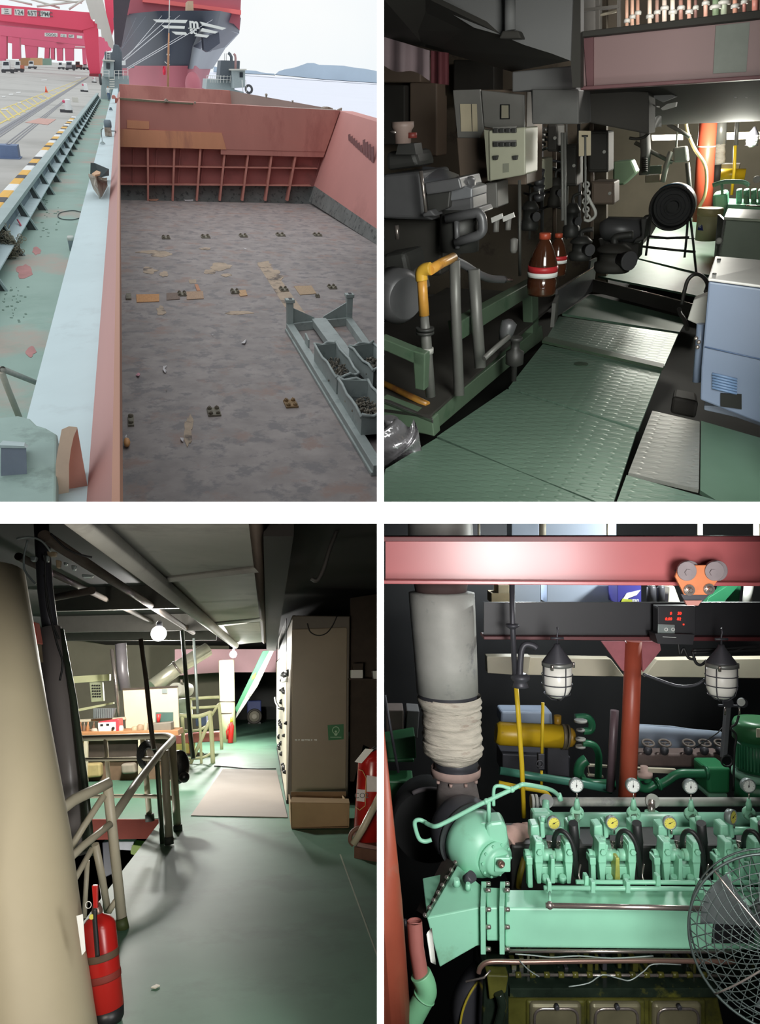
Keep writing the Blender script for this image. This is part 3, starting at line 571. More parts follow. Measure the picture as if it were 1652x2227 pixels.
def bin_(rim, hgt, label, seed):
    t = Thing(B, 'scrap_bin', label, 'scrap bin', 'steel bins standing in the rack'); R_ = [P(x, y, z=z) for x, y, z in rim]; cen = sum(R_, V())/4
    wl = t.part('bin_wall', m_steelg, bev=.01)
    for i in range(4):
        a, b = R_[i], R_[(i+1) % 4]; ai, bi = a+(cen-a).normalized()*.07, b+(cen-b).normalized()*.07
        dz = V((0, 0, -hgt)); wl.hexa([a, b, b+dz, a+dz], [ai, bi, bi+dz, ai+dz])
    lp = t.part('rim', m_steelg)
    n = 5
    for i in range(4):
        a, b = R_[i], R_[(i+1) % 4]; pt = [lerp(a, b, k/n)+V((0, 0, .05*math.sin(k*2.1+i+seed))) for k in range(n+1)]; lp.tube(pt, .05, 6)
    t.part('bin_floor', m_bdark).prism([lerp(p, cen, .03)+V((0, 0, -hgt+.02)) for p in R_], (0, 0, .02))
    sc = t.part('scrap', m_scrap, kind='stuff'); r = random.Random(seed)
    for _ in range(150):
        a, b = r.uniform(.1, .9), r.uniform(.15, .95)**.8; p = lerp(lerp(R_[0], R_[1], a), lerp(R_[3], R_[2], a), b)+V((0, 0, -hgt*.75+r.uniform(0, .12)))
        ax = V((r.uniform(-1, 1), r.uniform(-1, 1), r.uniform(-.3, 1))).normalized()
        if r.random() < .5: sc.cyl(p, p+ax*r.uniform(.06, .16), r.uniform(.03, .05), seg=7)
        else: sc.torus(p, ax, r.uniform(.04, .07), .018, 9, 5)
bin_([(683, 750, .9), (730, 745, .9), (781, 812, .9), (732, 820, .9)], .6, 'grey scrap bin in the middle of the rack', 1)
bin_([(735, 824, .9), (800, 826, .9), (850, 900, .9), (786, 905, .9)], .6, 'dented grey scrap bin nearest the viewer', 2)
bin_([(759, 752, .9), (812, 744, .9), (850, 790, .9), (812, 806, .9)], .6, 'scrap bin at the right edge of the rack', 3)
# --- things on ledge and side deck
t = Thing(B, 'rusted_chute', 'bent rusty sheet metal box lying on the pale ledge', 'rusty box'); 
p = t.part('box_wall', m_rust, bev=.01)
q4 = [P(192, 380, z=7.0), P(209, 384, z=7.05), P(224, 392, z=6.9), P(232, 388, z=6.95)]; lo4 = [P(203, 412, z=6.6), P(217, 431, z=6.6), P(222, 428, z=6.6), P(234, 405, z=6.6)]
for a, b in ((0, 1), (1, 2), (2, 3)): p.hexa([q4[a], q4[b], lo4[b], lo4[a]], [q4[a]+V((0, .05, .02)), q4[b]+V((0, .05, .02)), lo4[b]+V((0, .05, .02)), lo4[a]+V((0, .05, .02))])
p.hexa([q4[0], q4[3], q4[2], q4[1]], [x+V((0, 0, -.05)) for x in (q4[0], q4[3], q4[2], q4[1])])
t.part('torn_edge', M('torn_pale', (190, 184, 172), .8)).tube([q4[1], P(206, 402, z=6.9), P(212, 410, z=6.8), lo4[1]], .02, 6)
one(B, 'wood_scrap', m_ply, 'piece of orange wood lying on the rusty box', 'wood').prism([P(200, 381, z=7.07), P(210, 374, z=7.07), P(219, 377, z=7.07), P(217, 382, z=7.07), P(207, 384, z=7.07)], (0, 0, .03))
one(B, 'steel_plate', m_bdark, 'dark four sided steel plate standing behind the rusty box', 'steel plate').prism([P(197, 354, z=7), P(206, 355, z=7.0), P(237, 368, z=6.95), P(237, 382, z=6.7), P(218, 386, z=6.65), P(196, 379, z=6.7)], (0, .04, 0))
t = Thing(B, 'deck_winch', 'small grey winch with hood on the pale ledge', 'winch'); c = P(236, 296, z=6.6); w = S(17, c.y)
t.part('winch_body', m_rust, bev=.02).box(c+V((0, 0, w*.5)), (w*.8, w*.9, w)); t.part('hood', m_bplate).lathe(c+V((-.4*w, 0, w*1.35)), (1, 0, 0), [(w*.3, 0), (w*.5, .1*w), (w*.5, w*.8), (w*.3, w*.9)], 16); t.part('crank', m_bdark).tube([c+V((.4*w, 0, w*.6)), c+V((.9*w, 0, w*.6)), c+V((.9*w, 0, w*.2))], w*.06, 8)
t.part('side_pipe', m_bdark).tube([c+V((-.5*w, -.3*w, .9*w)), c+V((-.8*w, -.4*w, .7*w)), c+V((-.85*w, -.6*w, -.3*w)), c+V((-.9*w, -.8*w, -1.3*w))], w*.05, 8)
o = one(B, 'vent_cone', m_grey, 'small grey funnel shaped cone standing below the winch', 'vent'); c = P(223, 312, z=6.6); w = S(6, c.y); o.lathe(c, (0, 0, 1), [(w, 0), (w*.3, w*.6), (w*.12, w*1.0), (w*.12, w*2.2)], 12)
o = one(B, 'pad_eye', m_bplate, 'small triangular pad eye far along the ledge', 'pad eye'); c = P(241, 240, z=6.6); w = S(8, c.y); o.prism([c+V((-w/2, 0, 0)), c+V((w/2, 0, 0)), c+V((w*.2, 0, w*.7)), c+V((-w*.2, 0, w*.7))], (0, .15, 0))
t = Thing(B, 'waste_bucket', 'clear bucket with a grey liner beside the pale ledge', 'bucket'); c = P(157, 545, z=zd); w = S(14, c.y)
t.part('bucket_body', M('bucket_grey', (150, 160, 170), .5)).lathe(c, (0, 0, 1), [(w*.4, 0), (w*.5, w*1.9), (w*.52, w*1.95), (w*.46, w*1.9), (w*.36, .05)], 18); t.part('liner', M('liner_pale', (206, 210, 204), .6)).lathe(c+V((0, 0, w*1.5)), (0, 0, 1), [(w*.47, 0), (w*.56, w*.55), (w*.44, w*.8), (w*.3, w*.6)], 14)
one(B, 'hose_loop', m_hose, 'black hose loop lying on the green side deck', 'hose').tube(smooth_path([P(x, y, z=zd+.02) for x, y in ((176, 461), (158, 458), (132, 462), (126, 470), (134, 476), (156, 478), (174, 474))], 6), .012, 8)
n_ = one(B, 'net_heap', m_net, 'heap of grey fishing net hung over the bulwark shelf', 'net', kind='stuff'); r = random.Random(5)
for k in range(240):
    c = P(r.gauss(16, 13), r.gauss(535, 17), Y=P(20, 560, z=zd).y-.1+r.uniform(-.15, .15)); n_.torus(c, (r.uniform(-1, 1), r.uniform(-1, 1), r.uniform(-1, 1)), r.uniform(.03, .06), .008, 9, 5)
c0 = P(14, 540, Y=P(20, 560, z=zd).y+.1); n_.ball(c0, .16, 14, 10, (1, .6, 1.25))
one(B, 'rope_end', M('rope_pink', (206, 90, 110)), 'short pink red rope end on the bulwark shelf', 'rope').tube([P(38, 478, z=zd+.4), P(42, 484, z=zd+.36), P(45, 490, z=zd+.33)], .02, 8)
# foreground winch platform
t = Thing(B, 'pipe_handrail', 'bare pipe handrail with a sloping brace at the left edge', 'handrail'); 
t.part('top_pipe', M('pipe_worn', (150, 150, 142), .6, var=.2)).tube([P(-6, 800, z=6.3), P(6, 803, z=6.3), P(78, 832, z=5.7)], .03, 10); t.part('brace', M('pipe_cream', (196, 188, 174), .6)).tube([P(2, 806, z=6.28), P(14, 838, z=6.0), P(42, 908, z=5.6)], .033, 10)
pf = one(B, 'winch_platform', M('platform_green', (140, 162, 156), .7, var=.1, scale=2, spot=(124, 144, 138), spot_amt=.4), 'blue green round edged platform in the left foreground', 'platform', bev=.02)
pf.prism([P(x, y, z=6.72) for x, y in ((-6, 908), (40, 903), (66, 910), (80, 924), (100, 930), (124, 944), (122, 1100), (-6, 1100))], (0, 0, -.1))
t = Thing(B, 'bollard_post', 'dark blue mooring post with pale top plate in the left foreground', 'bollard')
t.part('post_body', M('post_blue', (124, 134, 150), .6, var=.1)).hexa([P(x, y, Y=4.6) for x, y in ((2, 972), (57, 974), (60, 1096), (2, 1096))], [P(x, y, Y=4.9) for x, y in ((2, 972), (57, 974), (60, 1096), (2, 1096))]); t.part('top_plate', M('plate_pale', (168, 186, 188), .6)).hexa([P(x, y, Y=4.58) for x, y in ((-3, 968), (52, 970), (58, 975), (-3, 974))], [P(x, y, Y=4.95) for x, y in ((6, 958), (54, 962), (62, 970), (6, 968))])
t = Thing(B, 'brake_drum_guard', 'curved red brown guard plate with tan rim in the left foreground', 'winch guard')
arc = [(121, 1096), (121, 1010), (126, 976), (134, 934), (150, 927), (168, 929)]; arc2 = [(150, 1096), (150, 1010), (154, 978), (160, 950), (168, 929)]
t.part('rim', M('guard_tan', (212, 190, 170), .7, var=.08)).hexa([P(x, y, Y=4.55) for x, y in arc+arc2[::-1]], [P(x, y, Y=4.75) for x, y in arc+arc2[::-1]])
t.part('guard_plate', M('guard_red', (194, 138, 124), .7, var=.12, scale=2)).hexa([P(x, y, Y=4.6) for x, y in ((150, 1096), (150, 1010), (154, 978), (160, 950), (168, 930), (191, 1062), (190, 1096))], [P(x, y, Y=4.8) for x, y in ((150, 1096), (150, 1010), (154, 978), (160, 950), (168, 930), (191, 1062), (190, 1096))])
# --- person walking along the side deck
def person(bay, foot, h, name, label, face, mats, hold=None):
    k = h/1.75; me = bpy.data.meshes.new('b'); J = {'pel': (0, 0, .95), 'sp': (0, .01, 1.15), 'ch': (0, 0, 1.36), 'nk': (0, 0, 1.5), 'hd': (0, -.02, 1.62), 'tp': (0, -.01, 1.72),
      'la': (-.18, 0, 1.42), 'le': (-.25, .03, 1.14), 'lw': (-.24, -.06, .9), 'lf': (-.23, -.1, .8), 'ra': (.18, 0, 1.42), 're': (.25, .06, 1.14), 'rw': (.24, .02, .9), 'rf': (.24, -.01, .8),
      'lh': (-.09, 0, .9), 'lk': (-.1, -.08, .5), 'lan': (-.1, .02, .08), 'lt': (-.1, -.14, .04), 'rh': (.09, 0, .9), 'rk': (.1, .02, .5), 'ran': (.1, .14, .09), 'rt': (.1, 0, .04)}
    R_ = {'pel': .13, 'sp': .125, 'ch': .15, 'nk': .06, 'hd': .095, 'tp': .07, 'la': .07, 'le': .045, 'lw': .033, 'lf': .035, 'ra': .07, 're': .045, 'rw': .033, 'rf': .035, 'lh': .09, 'lk': .062, 'lan': .045, 'lt': .035, 'rh': .09, 'rk': .062, 'ran': .045, 'rt': .035}
    ks = list(J); E = [('pel', 'sp'), ('sp', 'ch'), ('ch', 'nk'), ('nk', 'hd'), ('hd', 'tp'), ('ch', 'la'), ('la', 'le'), ('le', 'lw'), ('lw', 'lf'), ('ch', 'ra'), ('ra', 're'), ('re', 'rw'), ('rw', 'rf'), ('pel', 'lh'), ('lh', 'lk'), ('lk', 'lan'), ('lan', 'lt'), ('pel', 'rh'), ('rh', 'rk'), ('rk', 'ran'), ('ran', 'rt')]
    me.from_pydata([J[q] for q in ks], [(ks.index(a), ks.index(b)) for a, b in E], []); ob = bpy.data.objects.new('b', me); C.objects.link(ob)
    ob.modifiers.new('s', 'SKIN'); sv = me.skin_vertices[0].data
    for i, q in enumerate(ks): sv[i].radius = (R_[q], R_[q]*(.8 if q in ('pel', 'sp', 'ch') else 1)); sv[i].use_root = q == 'pel'
    ss = ob.modifiers.new('u', 'SUBSURF'); ss.levels = 2
    m2 = bpy.data.meshes.new_from_object(ob.evaluated_get(bpy.context.evaluated_depsgraph_get())); bpy.data.objects.remove(ob)
    t = one(bay, name, mats, label, 'person'); R3 = Matrix.Rotation(face, 3, 'Z')
    vs = [V(foot)+R3 @ (v.co*k) for v in m2.vertices]; o0 = len(t.v); t.v += vs
    for pl in m2.polygons:
        c = pl.center; z = c.z
        mi = 3 if z > 1.6 and (c.y > -.06 or z > 1.68) else 2 if z > 1.5 or (z < .93 and abs(c.x) > .19) else 0 if z > .93 else 1 if z > .1 else 3
        t.f.append(list(pl.vertices)); t.fm.append(mi); t.sm.append(True)
    return t
pf_ = P(237.5, 219.5, z=zd); person(B, pf_, S(28, pf_.y), 'person', 'person in white shirt and blue trousers walking along the side deck', .15, [m_white, M('trousers_blue', (88, 106, 140)), M('skin_tone', (196, 150, 124)), M('hair_black', (40, 36, 36))])
# --- sea and islands
se = struct(B, 'sea', m_sea); se.prism([P(440, 300, z=-6), P(440, 153.8, z=-6), P(840, 182.2, z=-6), P(840, 300, z=-6)], (0, 0, -.5))
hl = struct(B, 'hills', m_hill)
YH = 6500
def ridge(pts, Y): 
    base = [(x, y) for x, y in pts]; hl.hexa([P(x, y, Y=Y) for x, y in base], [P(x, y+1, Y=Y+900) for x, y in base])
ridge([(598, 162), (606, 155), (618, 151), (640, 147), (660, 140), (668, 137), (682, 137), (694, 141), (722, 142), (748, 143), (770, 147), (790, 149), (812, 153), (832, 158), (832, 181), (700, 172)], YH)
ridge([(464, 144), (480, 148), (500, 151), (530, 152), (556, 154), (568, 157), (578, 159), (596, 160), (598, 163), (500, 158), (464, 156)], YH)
# ================================================================ BAY 4: main engine seen square on
B = B4; P = B.P
g_ = M('engine_green', (150, 214, 184), .38, var=.05, scale=3, spot=(136, 190, 160), spot_amt=.3, spot_scale=2.5)
gd = M('pump_green', (44, 112, 78), .35, var=.08, scale=4)
gk = M('dirty_engine_green', (128, 182, 156), .5, var=.12, scale=6, spot=(96, 120, 100), spot_amt=.35, spot_scale=5)
m_beam = M('beam_red', (172, 92, 94), .3, var=.04, scale=2, spec=.6)
m_beamdk = M('beam_red_dark', (96, 40, 44), .5, var=.1)
m_or = M('pillar_orange', (168, 78, 58), .4, var=.08, scale=3)
m_pk = M('gusset_pink', (176, 104, 112), .7, var=.12, scale=8)
m_galv = M('galvanised', (178, 178, 172), .6, metal=.1, var=.14, scale=3.5, spot=(140, 140, 140), spot_amt=.4, spot_scale=3)
m_steel = M('bright_steel', (176, 166, 160), .25, metal=.8, var=.08, scale=5)
m_dks = M('dark_steel', (74, 74, 80), .45, metal=.3, var=.12, scale=5)
m_blk = M('black_rubber', (30, 31, 32), .5, var=.1)
m_lag = M('lagging_white', (206, 198, 184), .9, var=.18, scale=5, bump=1.5, stretch=(1, 1, 4), spot=(176, 158, 144), spot_amt=.35, spot_scale=4)
m_lagd = M('lagging_dark', (116, 108, 106), .85, var=.2, scale=5, bump=.4, stretch=(1, 1, 4))
m_lagp = M('lagging_pink', (196, 160, 150), .9, var=.12, scale=8, bump=.3)
m_flg = M('flange_rust', (176, 150, 142), .8, var=.15, scale=8)
m_yel = M('pipe_yellow', (226, 192, 44), .4, var=.06, scale=3)
m_tank = M('tank_yellow', (222, 182, 36), .35, var=.08, scale=3, spot=(150, 100, 40), spot_amt=.12, spot_scale=12)
m_cream = M('cream_paint', (214, 206, 184), .5, var=.05, scale=3)
m_glass = M('lamp_opal', (236, 234, 226), .3, var=.02)
m_dial = M('dial_white', (238, 240, 236), .4, var=.01); m_dialy = M('dial_yellow', (222, 214, 96), .4, var=.03)
m_bez = M('bezel_grey', (140, 150, 148), .4, metal=.3); m_ndl = M('needle_black', (26, 28, 30), .5)
m_gird = M('girder_black', (40, 40, 44), .5, var=.12, scale=2)
m_bgp = M('panel_lightblue', (186, 200, 220), .45, var=.04, scale=1)
m_oil = M('oily_dark', (34, 44, 36), .15, var=.4, scale=7, spot=(92, 94, 40), spot_amt=.3, spot_scale=4)
m_oily = M('oily_yellow', (84, 84, 38), .22, var=.35, scale=5, spot=(60, 62, 36), spot_amt=.4, spot_scale=3)
m_door = M('crank_door', (120, 116, 92), .3, metal=.3, var=.2, scale=4)
m_copp = M('pipe_copper', (128, 102, 92), .3, metal=.5, var=.1)
m_bwall = M('engine_room_dark', (26, 27, 28), .8, var=.2, scale=1)
struct(B, 'wall_back', m_bwall).slab([(800, 1100), (1700, 1100), (1700, 2260), (800, 2260)], 9.5, .1)
def cylx(m, x0, x1, y, r, Y, seg=20, r2=None):       # level pipe across the view; r in px
    a, b = P(x0, y, Y=Y), P(x1, y, Y=Y); u = B.u(a); return m.cyl(a, b, r*u, None if r2 is None else r2*u, seg)
def U(Y): return Y/F
def disc(m, x, y, r, Y, t, seg=24, ax=(0, -1, 0)): return m.lathe(P(x, y, Y=Y), ax, [(r*U(Y), 0), (r*U(Y), t)], seg)
# runway beam and trolley
t = Thing(B, 'runway_beam', 'glossy red horizontal runway beam across the top', 'beam'); Y = 4.5
t.part('web', m_beam).slab([(838, 1176), (1670, 1176), (1670, 1268), (838, 1262)], Y, .03)
t.part('top_flange', m_beamdk, bev=.004).slab([(832, 1167), (1670, 1166), (1670, 1178), (832, 1178)], Y-.1, .24)
t.part('bottom_flange', m_beam, bev=.004).slab([(832, 1262), (1670, 1267), (1670, 1275), (832, 1270)], Y-.1, .24)
t = Thing(B, 'beam_trolley', 'orange and grey hoist trolley hanging on the red runway beam', 'trolley'); Y = 4.3
t.part('side_plate', M('trolley_orange', (206, 122, 76), .5, var=.1, scale=6, spot=(168, 156, 158), spot_amt=.35, spot_scale=4), bev=.004).slab([(1474, 1238), (1500, 1229), (1541, 1229), (1568, 1238), (1564, 1258), (1538, 1294), (1488, 1294), (1468, 1254)], Y, .02)
for x in (1492, 1552):
    w_ = t.part('wheel', M('trolley_grey', (128, 118, 120), .55, var=.12, scale=8), bev=.003); disc(w_, x, 1242, 21, Y-.002, .012); disc(w_, x, 1240, 22, Y+.09, .05); t.part('axle_pin', M('trolley_grey', (128, 118, 120)), parent=w_).lathe(P(x+(3 if x < 1500 else -3), 1245, Y=Y-.014), (0, -1, 0), [(.02, 0), (.02, .012)], 6)
for x, y in ((1497, 1283), (1540, 1281)):
    bt = t.part('bolt', m_steel); disc(bt, x, y, 12, Y, .012, 20); bt.bolt(P(x, y, Y=Y-.012), (0, -1, 0), .02, .02); bt.lathe(P(x, y, Y=Y-.03), (0, -1, 0), [(.012, 0), (.012, .03), (.009, .035)], 12)
t.part('hook_plate', m_dks, bev=.003).slab([(1480, 1292), (1545, 1292), (1520, 1314), (1492, 1314)], Y+.03, .02)
t.part('hook_eye', M('hook_red', (176, 120, 110), .5)).slab([(1488, 1306), (1526, 1306), (1518, 1317), (1494, 1317)], Y+.01, .02); t.part('back_plate', m_dks, bev=.004).slab([(1468, 1240), (1490, 1236), (1500, 1294), (1484, 1290)], Y+.16, .02)
# girder behind with read-out
t = Thing(B, 'cross_girder', 'black girder behind the red beam', 'girder'); Y = 5.7
t.part('web', m_gird).slab([(1052, 1310), (1670, 1310), (1670, 1388), (1052, 1384)], Y, .03)
t.part('bottom_flange', m_beamdk, bev=.003).slab([(1052, 1384), (1670, 1386), (1670, 1395), (1052, 1391)], Y-.08, .2)
t = Thing(B, 'digital_readout', 'black read-out box with glowing red digits on the girder', 'display'); Y = 5.5
t.part('housing', m_gird, bev=.004).slab([(1430, 1318), (1512, 1318), (1512, 1380), (1430, 1380)], Y, .1)
for s_, x, y, h in (('0', 1458.5, 1334, 6), ('50', 1477, 1334, 6), ('0.00', 1453.5, 1346, 6), ('82', 1476, 1346, 6)):
    t.part('red_digit', M('led_red', (255, 40, 24), emit=4.)).text(s_, P(x, y, Y=Y-.004), h*U(Y), ext=.001, bold=0, shear=.15)
t.part('led', M('led_red', (255, 40, 24))).ball(P(1486, 1358, Y=Y-.004), .006, 8, 6)
pb = t.part('button_panel', m_bez, bev=.003); pb.slab([(1431, 1357), (1467, 1359), (1467, 1378), (1430, 1378)], Y-.02, .02)
for x in (1448, 1463): t.part('button', m_dial, parent=pb).torus(P(x, 1369, Y=Y-.022), (0, 1, 0), .011, .003, 16, 6)
tp = t.part('table', m_gird); tp.slab([(1424, 1378), (1510, 1380), (1506, 1402), (1430, 1400)], Y-.06, .14); t.part('scale_mark', m_dial).slab([(1441, 1384.5), (1470, 1386), (1470, 1387), (1441, 1385.5)], Y-.064, .004)
# background above and below the beam
for x0, x1, y0, y1, mt, Y, nm, lb, ct in ((1112, 1172, 1132, 1170, m_bgp, 8, 'wall_panel', 'light blue panel above the red beam left of the cream post', 'panel'), (1186, 1340, 1132, 1170, m_bgp, 8, 'wall_panel', 'wide light blue panel above the red beam', 'panel'), (1118, 1175, 1268, 1312, m_bgp, 8, 'locker', 'narrow light blue locker seen under the red beam', 'locker'), (1189, 1338, 1268, 1312, m_bgp, 8, 'locker', 'wide light blue locker seen under the red beam', 'locker'), (1342, 1394, 1268, 1312, M('box_blue', (58, 56, 140), .5, var=.03), 7.6, 'carton', 'dark blue carton with white swoosh under the red beam', 'carton'),
      (1068, 1108, 1290, 1312, M('carton_tan', (190, 174, 140), .8), 7.7, 'carton', 'tan carton with a smaller one on top, left of the lockers', 'carton'), (1083, 1107, 1272, 1291, M('carton_tan2', (200, 188, 158), .8), 7.7, 'carton', 'small tan carton on top of another left of the lockers', 'carton')):
    o = Thing(B, nm, lb, ct); o.part('panel', mt, bev=.006).slab([(x0, y0), (x1, y0), (x1, y1), (x0, y1)], Y, .3)
    if 'swoosh' in lb:
        o.part('swoosh', m_dial).slab([(1349, 1311), (1362, 1290), (1393, 1283), (1384, 1294), (1366, 1301), (1358, 1311)], Y-.01, .01); o.part('yellow_mark', M('mark_lime', (196, 206, 70))).slab([(1353, 1302), (1374, 1304), (1374, 1312), (1349, 1312)], Y-.014, .008)
        o.part('lettering', m_dial).text('gan', P(1381, 1307, Y=Y-.012), 8*U(Y), ext=.004, bold=.01)
for x0, x1, lb in ((1172, 1187, 'cream post between the light blue panels'), (1318, 1323, 'thin white post right of the wide panel'), (1516, 1527, 'white post above the beam near the trolley'), (1638, 1652, 'white post at the right edge above the beam'), (1038, 1044, 'thin pale post right of the exhaust above the beam')):
    one(B, 'rail_post', m_cream, lb, 'post').pipe([((x0+x1)/2, 1130, 7.4), ((x0+x1)/2, 1174, 7.4)], (x1-x0)/2, 12)
for x, w_, lb in ((1416, 20, 'dark grey can standing right of the blue carton'), (1437, 16, 'darker can half hidden by the trolley')):
    o = Thing(B, 'oil_can', lb, 'can'); a = P(x, 1314, Y=7.4); o.part('can_body', m_dks).lathe(a, (0, 0, 1), [(w_/2*U(7.4), 0), (w_/2*U(7.4), .17), (w_*.42*U(7.4), .18)], 20); o.part('can_lid', m_bez).lathe(a+V((0, 0, .18)), (0, 0, 1), [(w_*.4*U(7.4), 0), (w_*.4*U(7.4), .01)], 20)
one(B, 'funnel_jug', m_cream, 'cream jug behind the trolley', 'jug', bev=.01).slab([(1455, 1276), (1466, 1274), (1474, 1296), (1480, 1312), (1452, 1312)], 7.4, .15)
o = one(B, 'stair_plate', gd, 'green sloping stair plates seen under the beam at the right', 'stair', bev=.005); o.slab([(1540, 1300), (1590, 1268), (1612, 1268), (1570, 1314), (1536, 1314)], 7.6, .1); o.slab([(1590, 1272), (1612, 1268), (1606, 1314), (1574, 1314)], 7.8, .3)
o = one(B, 'support_post', m_galv, 'short white post under the beam at the right edge', 'post'); o.pipe([(1628, 1268, 7.4), (1624, 1314, 7.4)], 10, 14)
# exhaust trunk
t = Thing(B, 'exhaust_stack', 'large grey exhaust pipe with white lagging and bellows', 'exhaust pipe'); Y = 5.8
def stack(name, mt, pr, seg=40, wob=0, sd=0):
    p = t.part(name, mt); r = random.Random(sd); cs, rs = [], []
    for x0, x1, y in pr: cs.append(P((x0+x1)/2, y, Y=Y)); rs.append((x1-x0)/2*U(Y))
    vs, fs = [], []
    for c, rr in zip(cs, rs):
        ph = r.uniform(0, 6)
        for k in range(seg):
            a = 2*PI*k/seg; q = rr*(1+wob*(math.sin(3*a+ph)+.6*math.sin(7*a+2*ph))); vs.append(c+V((math.cos(a)*q, math.sin(a)*q, wob*.25*math.sin(2*a+ph))))
    for i in range(len(cs)-1):
        for k in range(seg): fs.append([i*seg+k, i*seg+(k+1) % seg, (i+1)*seg+(k+1) % seg, (i+1)*seg+k])
    p.add(vs, fs, True); return p
stack('upper_pipe', M('galv_bright', (206, 206, 200), .5, metal=.1, var=.12, scale=4), [(886, 1026, 1128), (887, 1028, 1172)])
stack('lower_pipe', m_galv, [(905, 1012, 1286), (888, 1031, 1289), (891, 1033, 1330), (901, 1037, 1440), (906, 1039, 1506), (925, 1025, 1508)])
t.part('upper_collar', M('soot', (74, 56, 54), .8)).lathe(P(958, 1290, Y=Y), (0, 0, 1), [(55*U(Y), 0), (60*U(Y), .1)], 30)
stack('dark_band', m_dks, [(908, 1038, 1503), (910, 1036, 1520)])
prl = [(912, 1043, 1512), (906, 1046, 1520), (911, 1046, 1533), (917, 1044, 1540), (919, 1046, 1556), (917, 1044, 1570), (921, 1045, 1580), (918, 1046, 1596), (921, 1049, 1606), (919, 1045, 1612), (919, 1050, 1624), (922, 1048, 1636), (932, 1044, 1642), (938, 1036, 1652), (952, 1028, 1658)]
lgp = [(a+1.6*math.sin(k*2.3), b+1.6*math.sin(k*1.7+1), y) for k, (a, b, y) in enumerate([(lerp(p0[0], p1[0], f), lerp(p0[1], p1[1], f), lerp(p0[2], p1[2], f)) for p0, p1 in zip(prl, prl[1:]) for f in (0, .33, .66)])]
stack('lagging', m_lag, lgp, 48, .012, 3)
stack('bellows', m_dks, [(946, 1036, 1652), (944, 1040, 1662), (950, 1034, 1668), (944, 1040, 1674)])
fl_ = stack('flange', m_flg, [(938, 1044, 1667), (936, 1045, 1670), (937, 1044, 1684), (950, 1035, 1688)])
for k in range(9):
    a = 2*PI*k/9+.2; bt = t.part('flange_bolt', m_flg, parent=fl_); c = P(990.5, 1685, Y=Y); bt.bolt(c+V((math.cos(a)*.17, math.sin(a)*.17, -.015)), (0, 0, -1), .014, .02)
stack('lower_lagging', m_lagd, [(953, 1034, 1688), (951, 1036, 1704), (949, 1040, 1722), (949, 1044, 1742), (948, 1050, 1762), (949, 1056, 1782), (952, 1060, 1800), (960, 1060, 1820)], 40, .01, 5)
# dark shroud ring left
t = Thing(B, 'blower_shroud', 'dark curved blower shroud behind the turbocharger at the left', 'shroud'); Y = 6.3
cR = P(935, 1800, Y=Y); t.part('shroud_rim', M('shroud_grey', (112, 106, 110), .6)).torus(cR, (0, 1, 0), 84*U(Y), .02, 40, 8, a0=PI*.35, a1=PI*1.25); t.part('inner_band', M('shroud_grey', (112, 106, 110))).torus(cR+V((.06, .05, -.03)), (0, 1, 0), 66*U(Y), .03, 40, 8, a0=PI*.4, a1=PI*1.3); t.part('shroud_body', m_bwall).lathe(cR, (0, 1, 0), [(80*U(Y), .02), (80*U(Y), .4), (60*U(Y), .45)], 36)
# turbocharger
t = Thing(B, 'turbocharger', 'round pale green turbocharger casing at the left end of the engine', 'turbocharger'); Y = 5.15; ax = V((.45, -1, -.12)).normalized()
c = P(1050, 1846, Y=Y)
t.part('turbine_casing', m_dks).lathe(c-ax*.42, ax, [(.12, 0), (.22, .05), (.245, .12), (.25, .22), (.235, .26)], 36)
t.part('compressor_casing', g_).lathe(c-ax*.16, ax, [(.2, 0), (.222, .02), (.225, .08), (.22, .1), (.205, .17), (.175, .225), (.13, .255), (.12, .262)], 36)
cv = t.part('end_cover', g_); cv.lathe(c+ax*.09+V((.03, 0, -.02)), ax, [(.128, 0), (.128, .02), (.1, .025), (.098, .05), (.085, .065), (.05, .07)], 30)
for k in range(10):
    a = 2*PI*k/10; e1 = ax.cross(V((0, 0, 1))).normalized(); e2 = ax.cross(e1); t.part('cover_bolt', g_, parent=cv).bolt(c+ax*.112+V((.03, 0, -.02))+e1*math.cos(a)*.113+e2*math.sin(a)*.113, ax, .01, .012)
t.part('drain_boss', m_copp).lathe(P(1086, 1876, Y=Y-.2), ax, [(.024, 0), (.024, .03), (.016, .03), (.016, .01)], 16); t.part('boss_block', g_, bev=.01).box(P(1090, 1874, Y=Y-.13), (.11, .1, .1))
nz_ = t.part('inlet_volute', g_, bev=.02); nz_.slab([(1056, 1796), (1068, 1789), (1094, 1786), (1102, 1800), (1106, 1834), (1090, 1850), (1060, 1830)], Y-.1, .18)
t.part('cover_plate', g_, bev=.006).prism([P(1010, 1828, Y=Y-.06), P(1026, 1806, Y=Y-.04), P(1042, 1812, Y=Y-.09), P(1028, 1842, Y=Y-.1)], (0, .06, 0))
t.part('cover_plate', g_, bev=.006).prism([P(1007, 1848, Y=Y-.05), P(1022, 1850, Y=Y-.1), P(1024, 1884, Y=Y-.1), P(1010, 1880, Y=Y-.05)], (0, .06, 0))
t.part('pipe_flange', g_, bev=.003).box(P(1062, 1788, Y=Y), (.12, .1, .03))
t.part('scorched_ring', M('scorched', (60, 66, 66), .6)).lathe(c-ax*.19, ax, [(.248, 0), (.252, .03)], 36)
t.part('bracket', gk, bev=.005).slab([(936, 1808), (946, 1807), (955, 1822), (960, 1860), (952, 1858), (946, 1832)], Y+.3, .05)
t = Thing(B, 'lubricating_pipe', 'thin pale green pipe curving above the turbocharger', 'pipe'); Y = 5.0; r5 = 4.8*U(Y)
